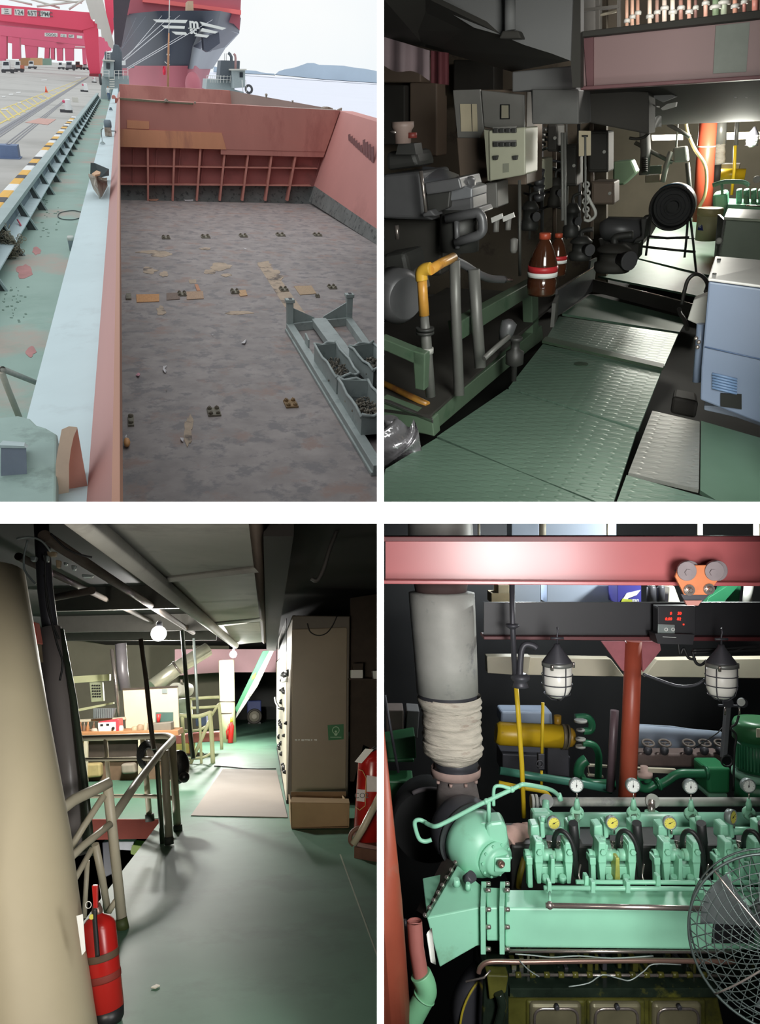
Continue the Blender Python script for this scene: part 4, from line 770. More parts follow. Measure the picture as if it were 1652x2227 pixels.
t.part('main_run', g_).tube(smooth_path(B4.P and [P(x, y, Y=Y+d) for x, y, d in ((926, 1790, .1), (936, 1795, .05), (948, 1797, 0), (973, 1786, 0), (1032, 1755, 0), (1061, 1741, 0), (1114, 1716, 0), (1128, 1709, 0), (1140, 1706, 0), (1176, 1712, .1), (1200, 1719, .2), (1214, 1730, .3))], 6), r5, 12)
t.part('loop_end', g_).tube(smooth_path([P(x, y, Y=Y+.15) for x, y in ((938, 1826), (924, 1830), (911, 1824), (903, 1802), (902, 1787), (912, 1783), (926, 1789))], 6), r5, 12)
t.part('branch', g_).tube(smooth_path([P(x, y, Y=Y) for x, y in ((1073, 1752), (1073, 1720), (1078, 1710), (1092, 1710), (1112, 1716))], 6), r5*.8, 12)
t.part('drop_pipe', g_).pipe([(1062, 1742, Y), (1063, 1786, Y)], 4.6, 12); t.part('union_nut', g_).lathe(P(1217, 1735, Y=Y+.3), (.3, 0, -1), [(.02, -.03), (.02, .02)], 6)
for x, y in ((1057, 1743), (1113, 1717)): t.part('pipe_collar', g_).ball(P(x, y, Y=Y), .021, 12, 8)
one(B, 'lagged_duct', m_lagp, 'pink lagging tied with wire between turbocharger and engine', 'lagging').tube(smooth_path([P(1100, 1838, Y=5.45), P(1118, 1825, Y=5.5), P(1140, 1822, Y=5.6), P(1165, 1820, Y=5.7)], 5), [.1+.012*math.sin(k*1.9) for k in range(16)], 18)
# exhaust manifold, water pipe
t = Thing(B, 'exhaust_manifold', 'pale green horizontal manifold cylinder along the cylinder heads', 'manifold'); Y = 5.75
cylx(t.part('manifold_body', g_), 1160, 1680, 1793, 25, Y, 32); t.part('end_block', g_, bev=.02).slab([(1158, 1768), (1198, 1768), (1198, 1820), (1158, 1820)], Y-.05, .12); cylx(t.part('lower_shade_pipe', m_dks), 1180, 1680, 1836, 20, Y+.1, 24)
t = Thing(B, 'cooling_water_pipe', 'dull steel water pipe running above the green manifold', 'pipe'); Y = 5.95
cylx(t.part('pipe_run', m_galv), 1158, 1690, 1744, 9.5, Y, 20)
fe = t.part('end_flange', m_galv); cylx(fe, 1154, 1160, 1745, 17, Y); cylx(fe, 1162, 1168, 1745, 17, Y)
for x, mt in ((1187, g_), (1417, m_steel)):
    f2 = t.part('saddle_flange', m_galv); disc(f2, x, 1742, 15, Y-.04, .02, 24, (0, -1, .3)); t.part('branch_pipe', mt, parent=f2).pipe([(x-1, 1742, Y-.05), (x-1, 1770, Y-.12)], 8, 16); t.part('branch_foot', g_, parent=f2).lathe(P(x-1, 1769, Y=Y-.12), (0, 0, 1), [(.055, -.01), (.055, .015)], 8)
# thermometers and pressure gauges
def dial(t, x, y, r, Y, mt, ang, ax=(0, -1, 0), nm='dial'):
    ax = V(ax).normalized(); c = P(x, y, Y=Y); k = U(Y)
    t.part('bezel', m_bez).lathe(c, ax, [(r*k*.95, -.035), (r*k, -.01), (r*k, .008), (r*k*.86, .012), (r*k*.84, .004)], 28)
    d = t.part(nm, mt); d.lathe(c+ax*.002, ax, [(r*k*.85, 0), (r*k*.85, .003)], 28)
    e1 = V((1, 0, 0))-ax*ax.x; e1.normalize(); e2 = -(ax.cross(e1)) if ax.cross(e1).z < 0 else ax.cross(e1)
    n = t.part('needle', m_ndl, parent=d); q = e1*math.sin(ang)+e2*math.cos(ang); w_ = ax.cross(q).normalized()*r*k*.05; o = c+ax*.006
    n.prism([o-q*r*k*.25-w_, o-q*r*k*.25+w_, o+q*r*k*.68], ax*.002); n.lathe(o, ax, [(r*k*.1, 0), (r*k*.1, .003)], 10)
    tk = t.part('scale_marks', m_ndl, parent=d)
    for j in range(9): a = -2.2+j*.55; qq = e1*math.sin(a)+e2*math.cos(a); tk.box(o+qq*r*k*.7-ax*.001, (r*k*.07,)*3)
TX = ((1253, 1708), (1376, 1709), (1501, 1711), (1627, 1709)); nth = ['leftmost', 'second', 'third', 'rightmost']
for k, (x, y) in enumerate(TX):
    t = Thing(B, 'thermometer', '%s white dial thermometer in the row above the green engine' % nth[k], 'thermometer', 'white dial thermometers on the engine'); Y = 5.45
    dial(t, x, y, 15.3, Y, m_dial, .05); t.part('stem', m_steel).pipe([(x+1, y+14, Y), (x+1, y+30, Y)], 1.4, 8)
    bd = t.part('well_body', g_); bd.lathe(P(x+1, y+52, Y=Y), (0, 0, 1), [(6.5*U(Y), 0), (6.5*U(Y), .045), (4.6*U(Y), .06), (4.2*U(Y), .08)], 12)
    fg = t.part('well_flange', g_); fg.lathe(P(x+1, y+60, Y=Y), (.1*k-.1, -.8, .6), [(15*U(Y), -.01), (15*U(Y), .012), (9*U(Y), .014)], 24)
    for s_ in (-1, 1): t.part('flange_bolt', g_, parent=fg).bolt(P(x+1+s_*11, y+62, Y=Y-.03), (0, -.8, .6), .008, .01)
    dx = (0, 12, 26, 34)[k]; t.part('elbow', gk).tube(smooth_path([P(x+1, y+62, Y=Y-.02), P(x+1+dx*.3, y+80, Y=Y-.02), P(x+1+dx*.7, y+100, Y=Y), P(x+1+dx, y+135, Y=Y+.05)], 5), 6.5*U(Y), 14)
GX = ((1204, 1790, .0), (1331, 1789, .0), (1456, 1790, -.15), (1592, 1777, .75))
for k, (x, y, yaw) in enumerate(GX):
    t = Thing(B, 'pressure_gauge', ['leftmost yellow pressure gauge on the engine', 'second yellow pressure gauge from the left', 'third yellow pressure gauge from the left', 'yellow pressure gauge turned sideways above the fan'][k], 'gauge', 'yellow pressure gauges'); Y = 5.1
    dial(t, x, y, 14 if k < 3 else 16, Y, m_dialy, 1.1, (-yaw*(-1 if k < 3 else -1), -1, .1)); t.part('stem', m_steel).pipe([(x+4, y+12, Y+.02), (x+4, y+24, Y+.02)], 2, 8)
# rocker gear
def rocker(k, ox, lb):
    t = Thing(B, 'rocker_gear', lb, 'rocker gear', 'rocker gear units on the cylinder heads'); Y = 5.0
    q = lambda x, y, d=0: P(x+ox, y, Y=Y+d); u_ = U(Y)
    def pl(nm, mt, pts, d, th, bev=.004, par=None): p = t.part(nm, mt, parent=par, bev=bev); p.slab([(x+ox, y) for x, y in pts], Y+d, th); return p
    for a, b in ((1168, 1176), (1233, 1241)):    # standard legs
        s_ = 1 if a < 1200 else -1; pl('standard_leg', g_, [(a-6*(s_ < 0)-2, 1838), (b+6*(s_ > 0)+2, 1838), (b+4, 1876), (b, 1922), (a, 1922), (a-4, 1880)], -.08, .09)
        cp_ = pl('bearing_cap', g_, [((a+b)/2-8, 1832), ((a+b)/2+8, 1832), ((a+b)/2+9, 1878), ((a+b)/2-9, 1878)], -.1, .12, .008); t.part('cap_nut', g_, parent=cp_).bolt(q((a+b)/2, 1833, -.04), (0, 0, 1), .022, .03); t.part('cap_nut', g_, parent=cp_).bolt(q((a+b)/2, 1852, -.1), (0, -1, 0), .02, .02)
    pl('head_casting', gk, [(1174, 1880), (1236, 1880), (1238, 1921), (1172, 1921)], .0, .25, .01); pl('head_panel', g_, [(1178, 1886), (1194, 1886), (1194, 1910), (1178, 1910)], -.015, .02); pl('head_panel', g_, [(1206, 1886), (1230, 1886), (1230, 1910), (1206, 1910)], -.015, .02)
    for x in (1185, 1222): t.part('head_stud', g_).bolt(q(x, 1916, -.05), (0, -.4, 1), .026, .04)
    cylx(t.part('rocker_shaft', g_), 1140+ox, 1250+ox, 1859, 9, Y, 24)
    for x0, x1 in ((1175, 1200), (1206, 1232)): cylx(t.part('rocker_boss', g_), x0+ox, x1+ox, 1859, 12.5, Y, 24)
    for x0, x1 in ((1140, 1150), (1244, 1250)): cylx(t.part('shaft_end', g_), x0+ox, x1+ox, 1859, 12, Y, 20)
    for x, tx in ((1188, 1182), (1219, 1224)):
        ra = t.part('rocker_arm', g_, bev=.004); ra.hexa([q(x-6, 1852, 0), q(x+6, 1852, 0), q(x+6, 1866, 0), q(x-6, 1866, 0)], [q(tx-4, 1822, .3), q(tx+4, 1822, .3), q(tx+4, 1834, .3), q(tx-4, 1834, .3)])
        t.part('arm_nut', m_dks, parent=ra).bolt(q(tx, 1824, .28), (0, 0, 1), .018, .03)
    for x in (1194, 1212):
        sp_ = t.part('valve_spring', m_steel); sp_.tube([q(x, 1846-14*j/40, .22)+V((.028*math.cos(j*.9), .028*math.sin(j*.9), 0)) for j in range(41)], .0055, 6)
    pl('centre_rib', g_, [(1198, 1868), (1206, 1868), (1207, 1922), (1197, 1922)], -.1, .1, .006) if k != 1 else pl('centre_rib', M('oily_rib', (176, 180, 90), .35, var=.3, scale=12), [(1201, 1866), (1209, 1866), (1211, 1922), (1199, 1922)], -.1, .1, .006)
    pr = pl('push_rod', g_, [(1146, 1872), (1157, 1872), (1159, 1932), (1148, 1932)], -.06, .07, .008); pl('rod_yoke', g_, [(1144, 1866), (1158, 1866), (1158, 1882), (1145, 1882)], -.08, .1, .006, pr)
    cylx(t.part('injector_pump', g_), 1165+ox, 1244+ox, 1807, 8.5, Y+.25, 22)
    pl('clevis', g_, [(1154, 1796), (1172, 1794), (1174, 1822), (1168, 1832), (1154, 1830)], .12, .12, .012); lk = pl('link', g_, [(1157, 1828), (1168, 1828), (1166, 1862), (1150, 1862), (1155, 1845)], .02, .06, .006)
    cylx(t.part('link_pin', g_, parent=lk), 1152+ox, 1175+ox, 1824, 6, Y+.08, 16)
    pl('lug', g_, [(1174, 1788), (1184, 1788), (1186, 1822), (1176, 1826)], .16, .1, .01); t.part('top_nut', g_).bolt(q(1181, 1788, .2), (0, 0, 1), .022, .035)
    pl('right_block', g_, [(1232, 1790), (1246, 1788), (1248, 1812), (1244, 1832), (1234, 1828)], .16, .1, .01); t.part('top_nut', g_).bolt(q(1240, 1788, .2), (0, 0, 1), .022, .035)
    t.part('fuel_hose', m_blk).tube(smooth_path([q(1204, 1840, .1), q(1206, 1818, 0), q(1216, 1807, -.05), q(1230, 1812, -.08), q(1243, 1832, -.1), q(1250, 1862, -.1), q(1252, 1905, -.05)], 6), .016, 10)
    t.part('hose_sleeve', m_blk).tube([q(1246, 1790, .05), q(1250, 1830, .1), q(1248, 1870, .15)], .032, 12)
    t.part('copper_line', m_steel).tube(smooth_path([q(1262, 1880, .05), q(1258, 1905, 0), q(1266, 1925, -.02), q(1262, 1940, -.02)], 4), .007, 8)
for k, (ox, lb) in enumerate(((0, 'leftmost green rocker gear unit beside the turbocharger'), (138, 'second green rocker gear unit with an oily yellow rib'), (278, 'third green rocker gear unit left of the fan'), (412, 'rightmost green rocker gear unit behind the fan grille'))): rocker(k, ox, lb)
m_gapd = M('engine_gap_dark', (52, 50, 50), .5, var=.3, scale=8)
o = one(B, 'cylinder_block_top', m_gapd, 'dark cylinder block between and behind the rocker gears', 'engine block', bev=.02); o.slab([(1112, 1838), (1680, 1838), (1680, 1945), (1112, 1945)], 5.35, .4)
# long rods
def rod(nm, mt, lb, x0, x1, y0, y1, r, Y, cl=(), ct='pipe'):
    t = Thing(B, nm, lb, ct); t.part('rod', mt).pipe([(x0, y0, Y), (x1, y1, Y)], r, 16)
    for x in cl: t.part('clamp', g_, bev=.004).slab([(x-4, y0-12), (x+4, y0-12), (x+5, y0+12), (x-5, y0+12)], Y-.03, .06)
    return t
rod('control_rod', g_, 'upper green control rod in front of the rocker gears', 1252, 1690, 1918, 1920, 4.8, 4.72, (1276, 1432, 1588))
rod('control_rod', g_, 'lower green control rod just above the air receiver', 1182, 1690, 1931, 1935, 5, 4.66, (1195, 1290, 1366, 1525))
t = rod('hand_rail', m_steel, 'bright steel handrail in front of the green air receiver', 1186, 1690, 1969, 1979, 5.6, 4.3, (), 'handrail')
t.part('end_knob', m_steel).ball(P(1195, 1969, Y=4.3), 8.5*U(4.3), 14, 10); t.part('end_knob', m_steel).ball(P(1607, 1977, Y=4.3), 8.5*U(4.3), 14, 10); t.part('stanchion', g_).pipe([(1195, 1940, 4.45), (1195, 1964, 4.32)], 3, 10)
# air receiver
t = Thing(B, 'air_receiver', 'large pale green scavenge air duct along the engine front', 'air duct'); Y = 4.6
bd = t.part('receiver_body', g_, bev=.012); up = lambda x, y: P(x, y, Y=Y); bk = .5
bd.hexa([P(1098, 1975, Y=Y), P(1098, 2060, Y=Y), P(1098, 2060, Y=Y+bk), P(1098, 1936, Y=Y+.55), P(1098, 1936, Y=Y+.2)], [P(1690, 1978, Y=Y), P(1690, 2066, Y=Y), P(1690, 2066, Y=Y+bk), P(1690, 1938, Y=Y+.55), P(1690, 1938, Y=Y+.2)])
nk = t.part('neck', g_, bev=.01); nk.hexa([P(1058, 1974, Y=Y), P(1058, 2046, Y=Y), P(1058, 2046, Y=Y+bk), P(1056, 1930, Y=Y+.5), P(1056, 1930, Y=Y+.2)], [P(1092, 1974, Y=Y), P(1092, 2046, Y=Y), P(1092, 2046, Y=Y+bk), P(1092, 1932, Y=Y+.5), P(1092, 1932, Y=Y+.2)])
for x0, x1 in ((1044, 1055), (1085, 1096)):
    fl_ = t.part('flange', g_, bev=.003); ring = lambda x: [P(x, 1972, Y=Y-.05), P(x+1, 2076, Y=Y-.05), P(x+1, 2076, Y=Y+bk), P(x+2, 1916, Y=Y+.6), P(x+2, 1918, Y=Y+.18)]
    fl_.hexa(ring(x0), ring(x1))
    for y in (1978, 2016, 2064): t.part('flange_bolt', m_steel, parent=fl_).bolt(P(x1, y, Y=Y-.02), (1, 0, 0), .014, .03)
    for y, d in ((1936, .1), (1922, .22)): t.part('flange_bolt', m_steel, parent=fl_).bolt(P(x1, y, Y=Y+d-.03), (1, 0, 0), .014, .03)
tr_ = t.part('transition', g_, bev=.008); fr = [(928, 1996), (1046, 1972), (1046, 2056), (1036, 2058), (956, 2104)]
tr_.slab(fr, Y, .5)
tr_.hexa([P(928, 1996, Y=Y), P(1046, 1972, Y=Y), P(1046, 1926, Y=Y+.22), P(994, 1882, Y=Y+.4)], [P(932, 2000, Y=Y+.5), P(1046, 1980, Y=Y+.5), P(1046, 1935, Y=Y+.55), P(998, 1890, Y=Y+.55)])
for k in range(8): a = k/7; t.part('edge_bolt', m_steel).bolt(P(lerp(926, 992, a), lerp(1992, 1877, a), Y=lerp(Y-.01, Y+.38, a)), (-.5, -.5, .6), .014, .02)
for x, y, r in ((992, 1925, 8), (1017, 1934, 6)): bs = t.part('boss', g_); bs.lathe(P(x, y, Y=Y+.12), (0, -.2, 1), [(r*U(Y)*1.1, 0), (r*U(Y), .02), (r*.8*U(Y), .045)], 16)
t.part('black_plug', m_dks).lathe(P(1014, 1914, Y=Y+.18), (.5, -.4, .6), [(.034, 0), (.036, .06)], 18); t.part('dark_edge_panel', M('panel_soot', (110, 96, 92), .8, var=.15)).hexa([P(924, 1992, Y=Y+.02), P(990, 1876, Y=Y+.4), P(965, 1864, Y=Y+.7), P(905, 1980, Y=Y+.4)], [P(924, 2000, Y=Y+.1), P(990, 1884, Y=Y+.5), P(965, 1872, Y=Y+.8), P(905, 1988, Y=Y+.5)])
npl = t.part('name_plate', m_gird, bev=.003); npl.slab([(1552, 2006), (1640, 2006), (1640, 2052), (1548, 2052)], Y-.015, .015)
# lower engine
t = Thing(B, 'crankcase', 'oily green black engine crankcase with rounded doors below the duct', 'crankcase'); Y = 4.75
t.part('crankcase_wall', m_oily, bev=.01).slab([(1100, 2166), (1560, 2166), (1580, 2260), (1100, 2260)], Y, .4)
t.part('upper_recess', m_oil).slab([(1040, 2050), (1640, 2060), (1640, 2180), (1040, 2180)], Y+.35, .3)
t.part('shelf_edge', m_oil, bev=.004).slab([(1108, 2150), (1560, 2150), (1560, 2170), (1108, 2170)], Y-.06, .3)
for x0, x1 in ((1152, 1266), (1284, 1396), (1420, 1528)):
    d = t.part('crankcase_door', m_door, bev=.05, seg=5); d.slab([(x0, 2184), (x1, 2184), (x1, 2290), (x0, 2290)], Y-.05, .06)
    t.part('door_frame', m_oily, bev=.05, seg=5).slab([(x0-8, 2176), (x1+8, 2176), (x1+8, 2290), (x0-8, 2290)], Y-.02, .04); t.part('raised_rim', m_steel, parent=d).tube(bend([P(x, y, Y=Y-.055) for x, y in ((x0+10, 2262), (x0+10, 2194), (x1-10, 2194), (x1-10, 2262))], .06), .009, 8); t.part('door_bolt', m_dks, parent=d).bolt(P((x0+x1)/2, 2186, Y=Y-.05), (0, -1, 0), .016, .03)
r = random.Random(11)
for k in range(26):
    x = 1112+k*16.5; h = r.uniform(10, 40); y = r.uniform(2075, 2120); w_ = r.uniform(5, 12); t.part('fuel_fitting', r.choice([m_oily, m_oil, m_dks, m_oily]), bev=.004).slab([(x, y), (x+w_, y), (x+w_, y+h), (x, y+h)], Y+r.uniform(.08, .2), .12)
for y, r_, mt, nm, Yp in ((2068, 4, m_steel, 'fuel_pipe', 4.6), (2120, 3.4, m_steel, 'rack_shaft', 4.7)): t.part(nm, mt).pipe([(1106, y, Yp), (1600, y+2, Yp)], r_, 12)
t.part('copper_pipe', m_copp).tube(smooth_path([P(x, y, Y=4.5) for x, y in ((1040, 2116), (1044, 2104), (1056, 2094), (1080, 2091), (1140, 2092), (1260, 2090), (1420, 2089), (1600, 2092))], 5), 5.5*U(4.5), 12)
for pts in (((1120, 2075), (1160, 2078), (1200, 2082), (1260, 2079), (1330, 2084), (1420, 2079)), ((1236, 2146), (1280, 2138), (1310, 2120), (1345, 2128), (1370, 2132), (1400, 2112), (1420, 2097), (1480, 2098)), ((1130, 2090), (1150, 2110), (1172, 2124))): t.part('sensor_wire', m_bez).tube(smooth_path([P(x, y, Y=4.48) for x, y in pts], 4), .004, 6)
t.part('small_lever', m_steel).tube([P(1012, 2135, Y=4.6), P(1052, 2126, Y=4.6), P(1066, 2110, Y=4.6)], .007, 8)
for x in (1298, 1385): t.part('small_plate', m_copp).slab([(x-18, 2131), (x+18, 2131), (x+18, 2142), (x-18, 2142)], 4.8, .02)
for k in range(14): x = 1120+k*31; t.part('shaft_collar', m_oily).pipe([(x, 2120, 4.7), (x+12, 2120, 4.7)], 6.5, 12)
ob = t.part('end_housing', m_oil, bev=.03); ob.slab([(1052, 2120), (1108, 2116), (1108, 2260), (1046, 2260)], Y-.05, .4)
t.part('bracket_arm', m_oily, bev=.01).slab([(1058, 2120), (1106, 2122), (1100, 2160), (1064, 2176)], Y-.1, .1); t.part('drain_pipe', m_oil).tube(smooth_path([P(1084, 2160, Y=Y-.12), P(1092, 2190, Y=Y-.12), P(1080, 2240, Y=Y-.12)], 4), .03, 12)
t = Thing(B, 'flywheel', 'dark flywheel with yellow edge at the engine end', 'flywheel'); Y = 5.0; c = P(1096, 2206, Y=Y)
t.part('wheel_rim', M('rim_yellow', (176, 160, 50), .4, var=.2, scale=8)).torus(c, (.45, -1, 0), .345, .008, 48, 8); t.part('wheel_body', m_dks).lathe(c, (-.45, 1, 0), [(.34, -.01), (.34, .16), (.3, .17)], 40)
# left pillar, open pipe and elbow
o = one(B, 'ship_pillar', M('column_orange', (136, 66, 48), .5, var=.2, scale=2.5, spot=(120, 96, 82), spot_amt=.3, spot_scale=1.5), 'big orange painted column at the left edge of the engine', 'column'); o.tube([P(760, 1500, Y=3.9), P(808, 1960, Y=3.9), P(830, 2260, Y=3.9)], 66*U(3.9), 32)
t = Thing(B, 'open_vent_pipe', 'open ended red brown pipe on a green elbow at the lower left', 'pipe'); Y = 3.9
p = t.part('pipe_end', M('pipe_redbrown', (140, 86, 80), .5, var=.1)); p.pipe([(901, 2004, Y), (905, 2060, Y), (915, 2122, Y)], 16.5, 24, caps=False); p.pipe([(901, 2004, Y), (905, 2060, Y), (915, 2122, Y)], 14.5, 24, caps=False); p.torus(P(901, 2004, Y=Y), (0.05, .25, 1), 15.5*U(Y), 1.2*U(Y), 24, 6)
t.part('elbow', M('elbow_green', (104, 160, 122), .5, var=.1, scale=5)).tube(smooth_path([P(x, y, Y=Y) for x, y in ((914, 2118), (924, 2140), (926, 2160), (916, 2180), (900, 2210), (876, 2260))], 5), 23*U(Y), 22)
cl_ = t.part('weld_collar', M('elbow_green', (104, 160, 122))); cl_.torus(P(922, 2168, Y=Y), (.55, 0, 1), 23.5*U(Y), .005, 24, 6)
o = one(B, 'paper_tag', m_dial, 'white torn paper tag curled beside the open red brown pipe', 'tag'); o.grid(lambda a, b: P(lerp(927, 936, b)+a*12-2*math.sin(a*3), lerp(2032, 2092, b)-a*14*(1-b)+6*a*b, Y=3.95+.05*math.sin(a*PI)), 6, 6)
o = one(B, 'thin_conduit', m_dks, 'thin dark conduit running down beside the orange column', 'conduit'); o.pipe([(880, 2000, 4.), (888, 2080, 4.), (902, 2172, 4.)], 4, 10)
# bulkhead lamps
def blamp(x, y, lb, dx=0):
    t = Thing(B, 'bulkhead_lamp', lb, 'lamp', 'caged lamps hanging from the girder'); Y = 5.3; k = U(Y); b = P(x, y, Y=Y)
    t.part('cap', m_dks).lathe(b, (0, 0, 1), [(31*k, 0), (30*k, 4*k), (8*k, 34*k), (6*k, 40*k)], 28)
    rg = t.part('clamp_ring', M('ring_steel', (134, 136, 132), .4, metal=.5)); rg.lathe(b-V((0, 0, 9*k)), (0, 0, 1), [(30*k, 0), (33*k, 1*k), (33*k, 9*k), (30*k, 10*k)], 28)
    for a in (0, 2.1, 4.2): t.part('ring_screw', m_steel, parent=rg).bolt(b+V((math.cos(a)*36*k, math.sin(a)*36*k, -12*k)), (0, 0, 1), 3*k, 10*k)
    t.part('opal_glass', m_glass).lathe(b-V((0, 0, 78*k)), (0, 0, 1), [(2*k, 0), (14*k, 2*k), (24*k, 9*k), (30*k, 22*k), (31*k, 40*k), (31*k, 70*k)], 28)
    cg = t.part('cage', m_dks)
    for h in (-26, -47, -68): cg.torus(b+V((0, 0, h*k)), (0, 0, 1), (33 if h > -60 else 28)*k, 1.2*k, 28, 6)
    for a in range(4):
        an = a*PI/2+.35+dx; cg.tube([b+V((math.cos(an)*rr*k, math.sin(an)*rr*k, h*k)) for rr, h in ((33, -8), (33, -50), (28, -68), (14, -80), (0, -82))], 1.2*k, 6)
    t.part('hook', m_dks).tube([b+V((0, 0, 38*k)), b+V((0, 0, 58*k)), b+V((2*k, 0, 66*k)), b+V((0, 0, 76*k))], 2*k, 8); t.part('cross_bar', m_dks).tube([b+V((-14*k, 0, 52*k)), b+V((14*k, 0, 52*k))], 3*k, 8)
    return t
blamp(1211, 1440, 'caged white lamp hanging left of the orange pillar'); blamp(1568, 1442, 'caged white lamp hanging at the right', .5)
# dark vertical pipe and handle
t = Thing(B, 'drop_pipe', 'dark vertical pipe with mushroom fittings above the tall yellow pipe', 'pipe'); Y = 5.4
t.part('tube', m_dks).pipe([(1113, 1270, Y), (1114, 1360, Y), (1120, 1480, Y)], 6, 14); t.part('upper_disc', m_dks).lathe(P(1114, 1362, Y=Y), (0, 0, 1), [(.02, -.02), (.05, 0), (.05, .015), (.02, .02)], 20); t.part('lower_bell', m_dks).lathe(P(1131, 1494, Y=Y), (0, 0, 1), [(18*U(Y), 0), (16*U(Y), .02), (14*U(Y), .04), (21*U(Y), .06), (21*U(Y), .08), (12*U(Y), .1)], 22)
t.part('bent_handle', m_dks).tube(smooth_path([P(x, y, Y=Y-.02) for x, y in ((1130, 1468), (1131, 1440), (1134, 1414), (1142, 1402), (1158, 1404), (1166, 1410))], 5), 7*U(Y), 12)
def pp_(nm, mt, lb, pts, r, Y, ct='pipe', rd=.0, seg=14):
    o = one(B, nm, mt, lb, ct); q = [P(x, y, Y=Y+(d[0] if d else 0)) for x, y, *d in pts]; o.tube(bend(q, rd) if rd else q, r*U(Y), seg); return o
pp_('fuel_pipe', m_yel, 'tall bright yellow pipe passing in front of the yellow tank', [(1122, 1494), (1127, 1560), (1134, 1660), (1139, 1778)], 5.2, 6.0)
t = Thing(B, 'valve_pipe', 'thinner yellow pipe carrying a small handwheel valve', 'pipe'); Y = 6.6
t.part('upper_run', m_yel).pipe([(1180, 1528, Y), (1179, 1590, Y), (1178, 1640, Y)], 3.6, 12); t.part('lower_run', m_yel).pipe([(1177, 1676, Y), (1177, 1712, Y)], 3, 12); t.part('valve_body', m_dks, bev=.006).slab([(1170, 1640), (1184, 1640), (1184, 1674), (1170, 1674)], Y-.03, .06); t.part('hand_wheel', m_dks).torus(P(1173, 1661, Y=Y-.06), (0, 1, 0), 7*U(Y), 1.6*U(Y), 20, 6)
pp_('fuel_pipe', m_yel, 'short yellow pipe running level behind the green engine pipe', [(1084, 1702), (1140, 1714), (1186, 1722), (1196, 1734)], 4.5, 6.3, rd=.05)
pp_('fuel_pipe', M('pipe_olive', (150, 124, 44), .4), 'olive yellow pipe stub below the pink lagging', [(1140, 1866), (1130, 1904), (1126, 1930)], 6.5, 5.3)
t = Thing(B, 'yellow_tank', 'chipped yellow cylinder tank with flanged right end', 'tank'); Y = 7.4
t.part('tank_body', m_tank).tube([P(1078, 1594, Y=Y), P(1086, 1595, Y=Y), P(1220, 1602, Y=Y)], [20*U(Y), 25*U(Y), 25*U(Y)], 32); f_ = t.part('end_flange', M('flange_dark', (120, 110, 90), .5, metal=.3)); f_.tube([P(1220, 1602, Y=Y), P(1228, 1602.5, Y=Y)], 27*U(Y), 28); f_.tube([P(1230, 1602.5, Y=Y), P(1234, 1603, Y=Y)], 27*U(Y), 28)
t.part('end_cap', M('tank_brown', (170, 130, 40), .4)).tube([P(1234, 1603, Y=Y), P(1246, 1604, Y=Y), P(1251, 1604, Y=Y)], [22*U(Y), 19*U(Y), 8*U(Y)], 24); t.part('saddle', m_dks, bev=.01).slab([(1190, 1624), (1236, 1630), (1238, 1690), (1190, 1686)], Y+.05, .15); t.part('side_nozzle', M('tank_brown', (170, 130, 40))).pipe([(1212, 1582, Y+.1), (1212, 1556, Y+.1)], 8, 14)
one(B, 'float_box', M('box_bluegrey', (142, 156, 176), .5, var=.06), 'blue grey box lying behind the top of the yellow tank', 'box', bev=.02).slab([(1090, 1548), (1200, 1549), (1202, 1578), (1088, 1574)], 7.8, .3)
t = Thing(B, 'cooling_pump_pipe', 'dark green bent pipe right of the yellow tank', 'pipe'); Y = 7.2
t.part('lower_elbow', gd).tube(smooth_path([P(x, y, Y=Y) for x, y in ((1266, 1617), (1280, 1617), (1294, 1624), (1301, 1642), (1301, 1666), (1300, 1692))], 5), 7.5*U(Y), 16); t.part('upper_elbow', gd).tube(smooth_path([P(x, y, Y=Y+.1) for x, y in ((1250, 1560), (1276, 1560), (1286, 1572), (1284, 1588), (1268, 1590))], 5), 8*U(Y), 16)
for y, w_ in ((1570, 14), (1590, 9), (1610, 11), (1626, 11)): t.part('pipe_flange', m_galv).lathe(P(1262, y, Y=Y), (0, 0, 1), [(w_*U(Y), 0), (w_*U(Y), .02)], 18)
t.part('loop', gd).tube(smooth_path([P(x, y, Y=Y+.1) for x, y in ((1275, 1652), (1262, 1662), (1258, 1682), (1266, 1700))], 5), 12*U(Y), 16)
pp_('seawater_pipe', M('pipe_seagreen', (70, 130, 112), .35, var=.06), 'long sea green pipe sloping behind the gauges', [(1086, 1676), (1160, 1688), (1262, 1704), (1330, 1718)], 8.5, 6.6)
pp_('seawater_pipe', gd, 'dark green pipe level behind the leftmost thermometer', [(1262, 1700), (1290, 1706), (1336, 1706)], 11, 6.9)
t = Thing(B, 'pipe_support', 'small white steel bracket behind the dark green bend', 'bracket'); sb = t.part('frame_bar', m_cream); 
for a, b in (((1280, 1664), (1280, 1688)), ((1280, 1665), (1322, 1668)), ((1280, 1686), (1310, 1690))): sb.slab([(a[0]-2, a[1]-2), (b[0]+2, b[1]-2), (b[0]+2, b[1]+2), (a[0]-2, a[1]+2)], 7.3, .04)
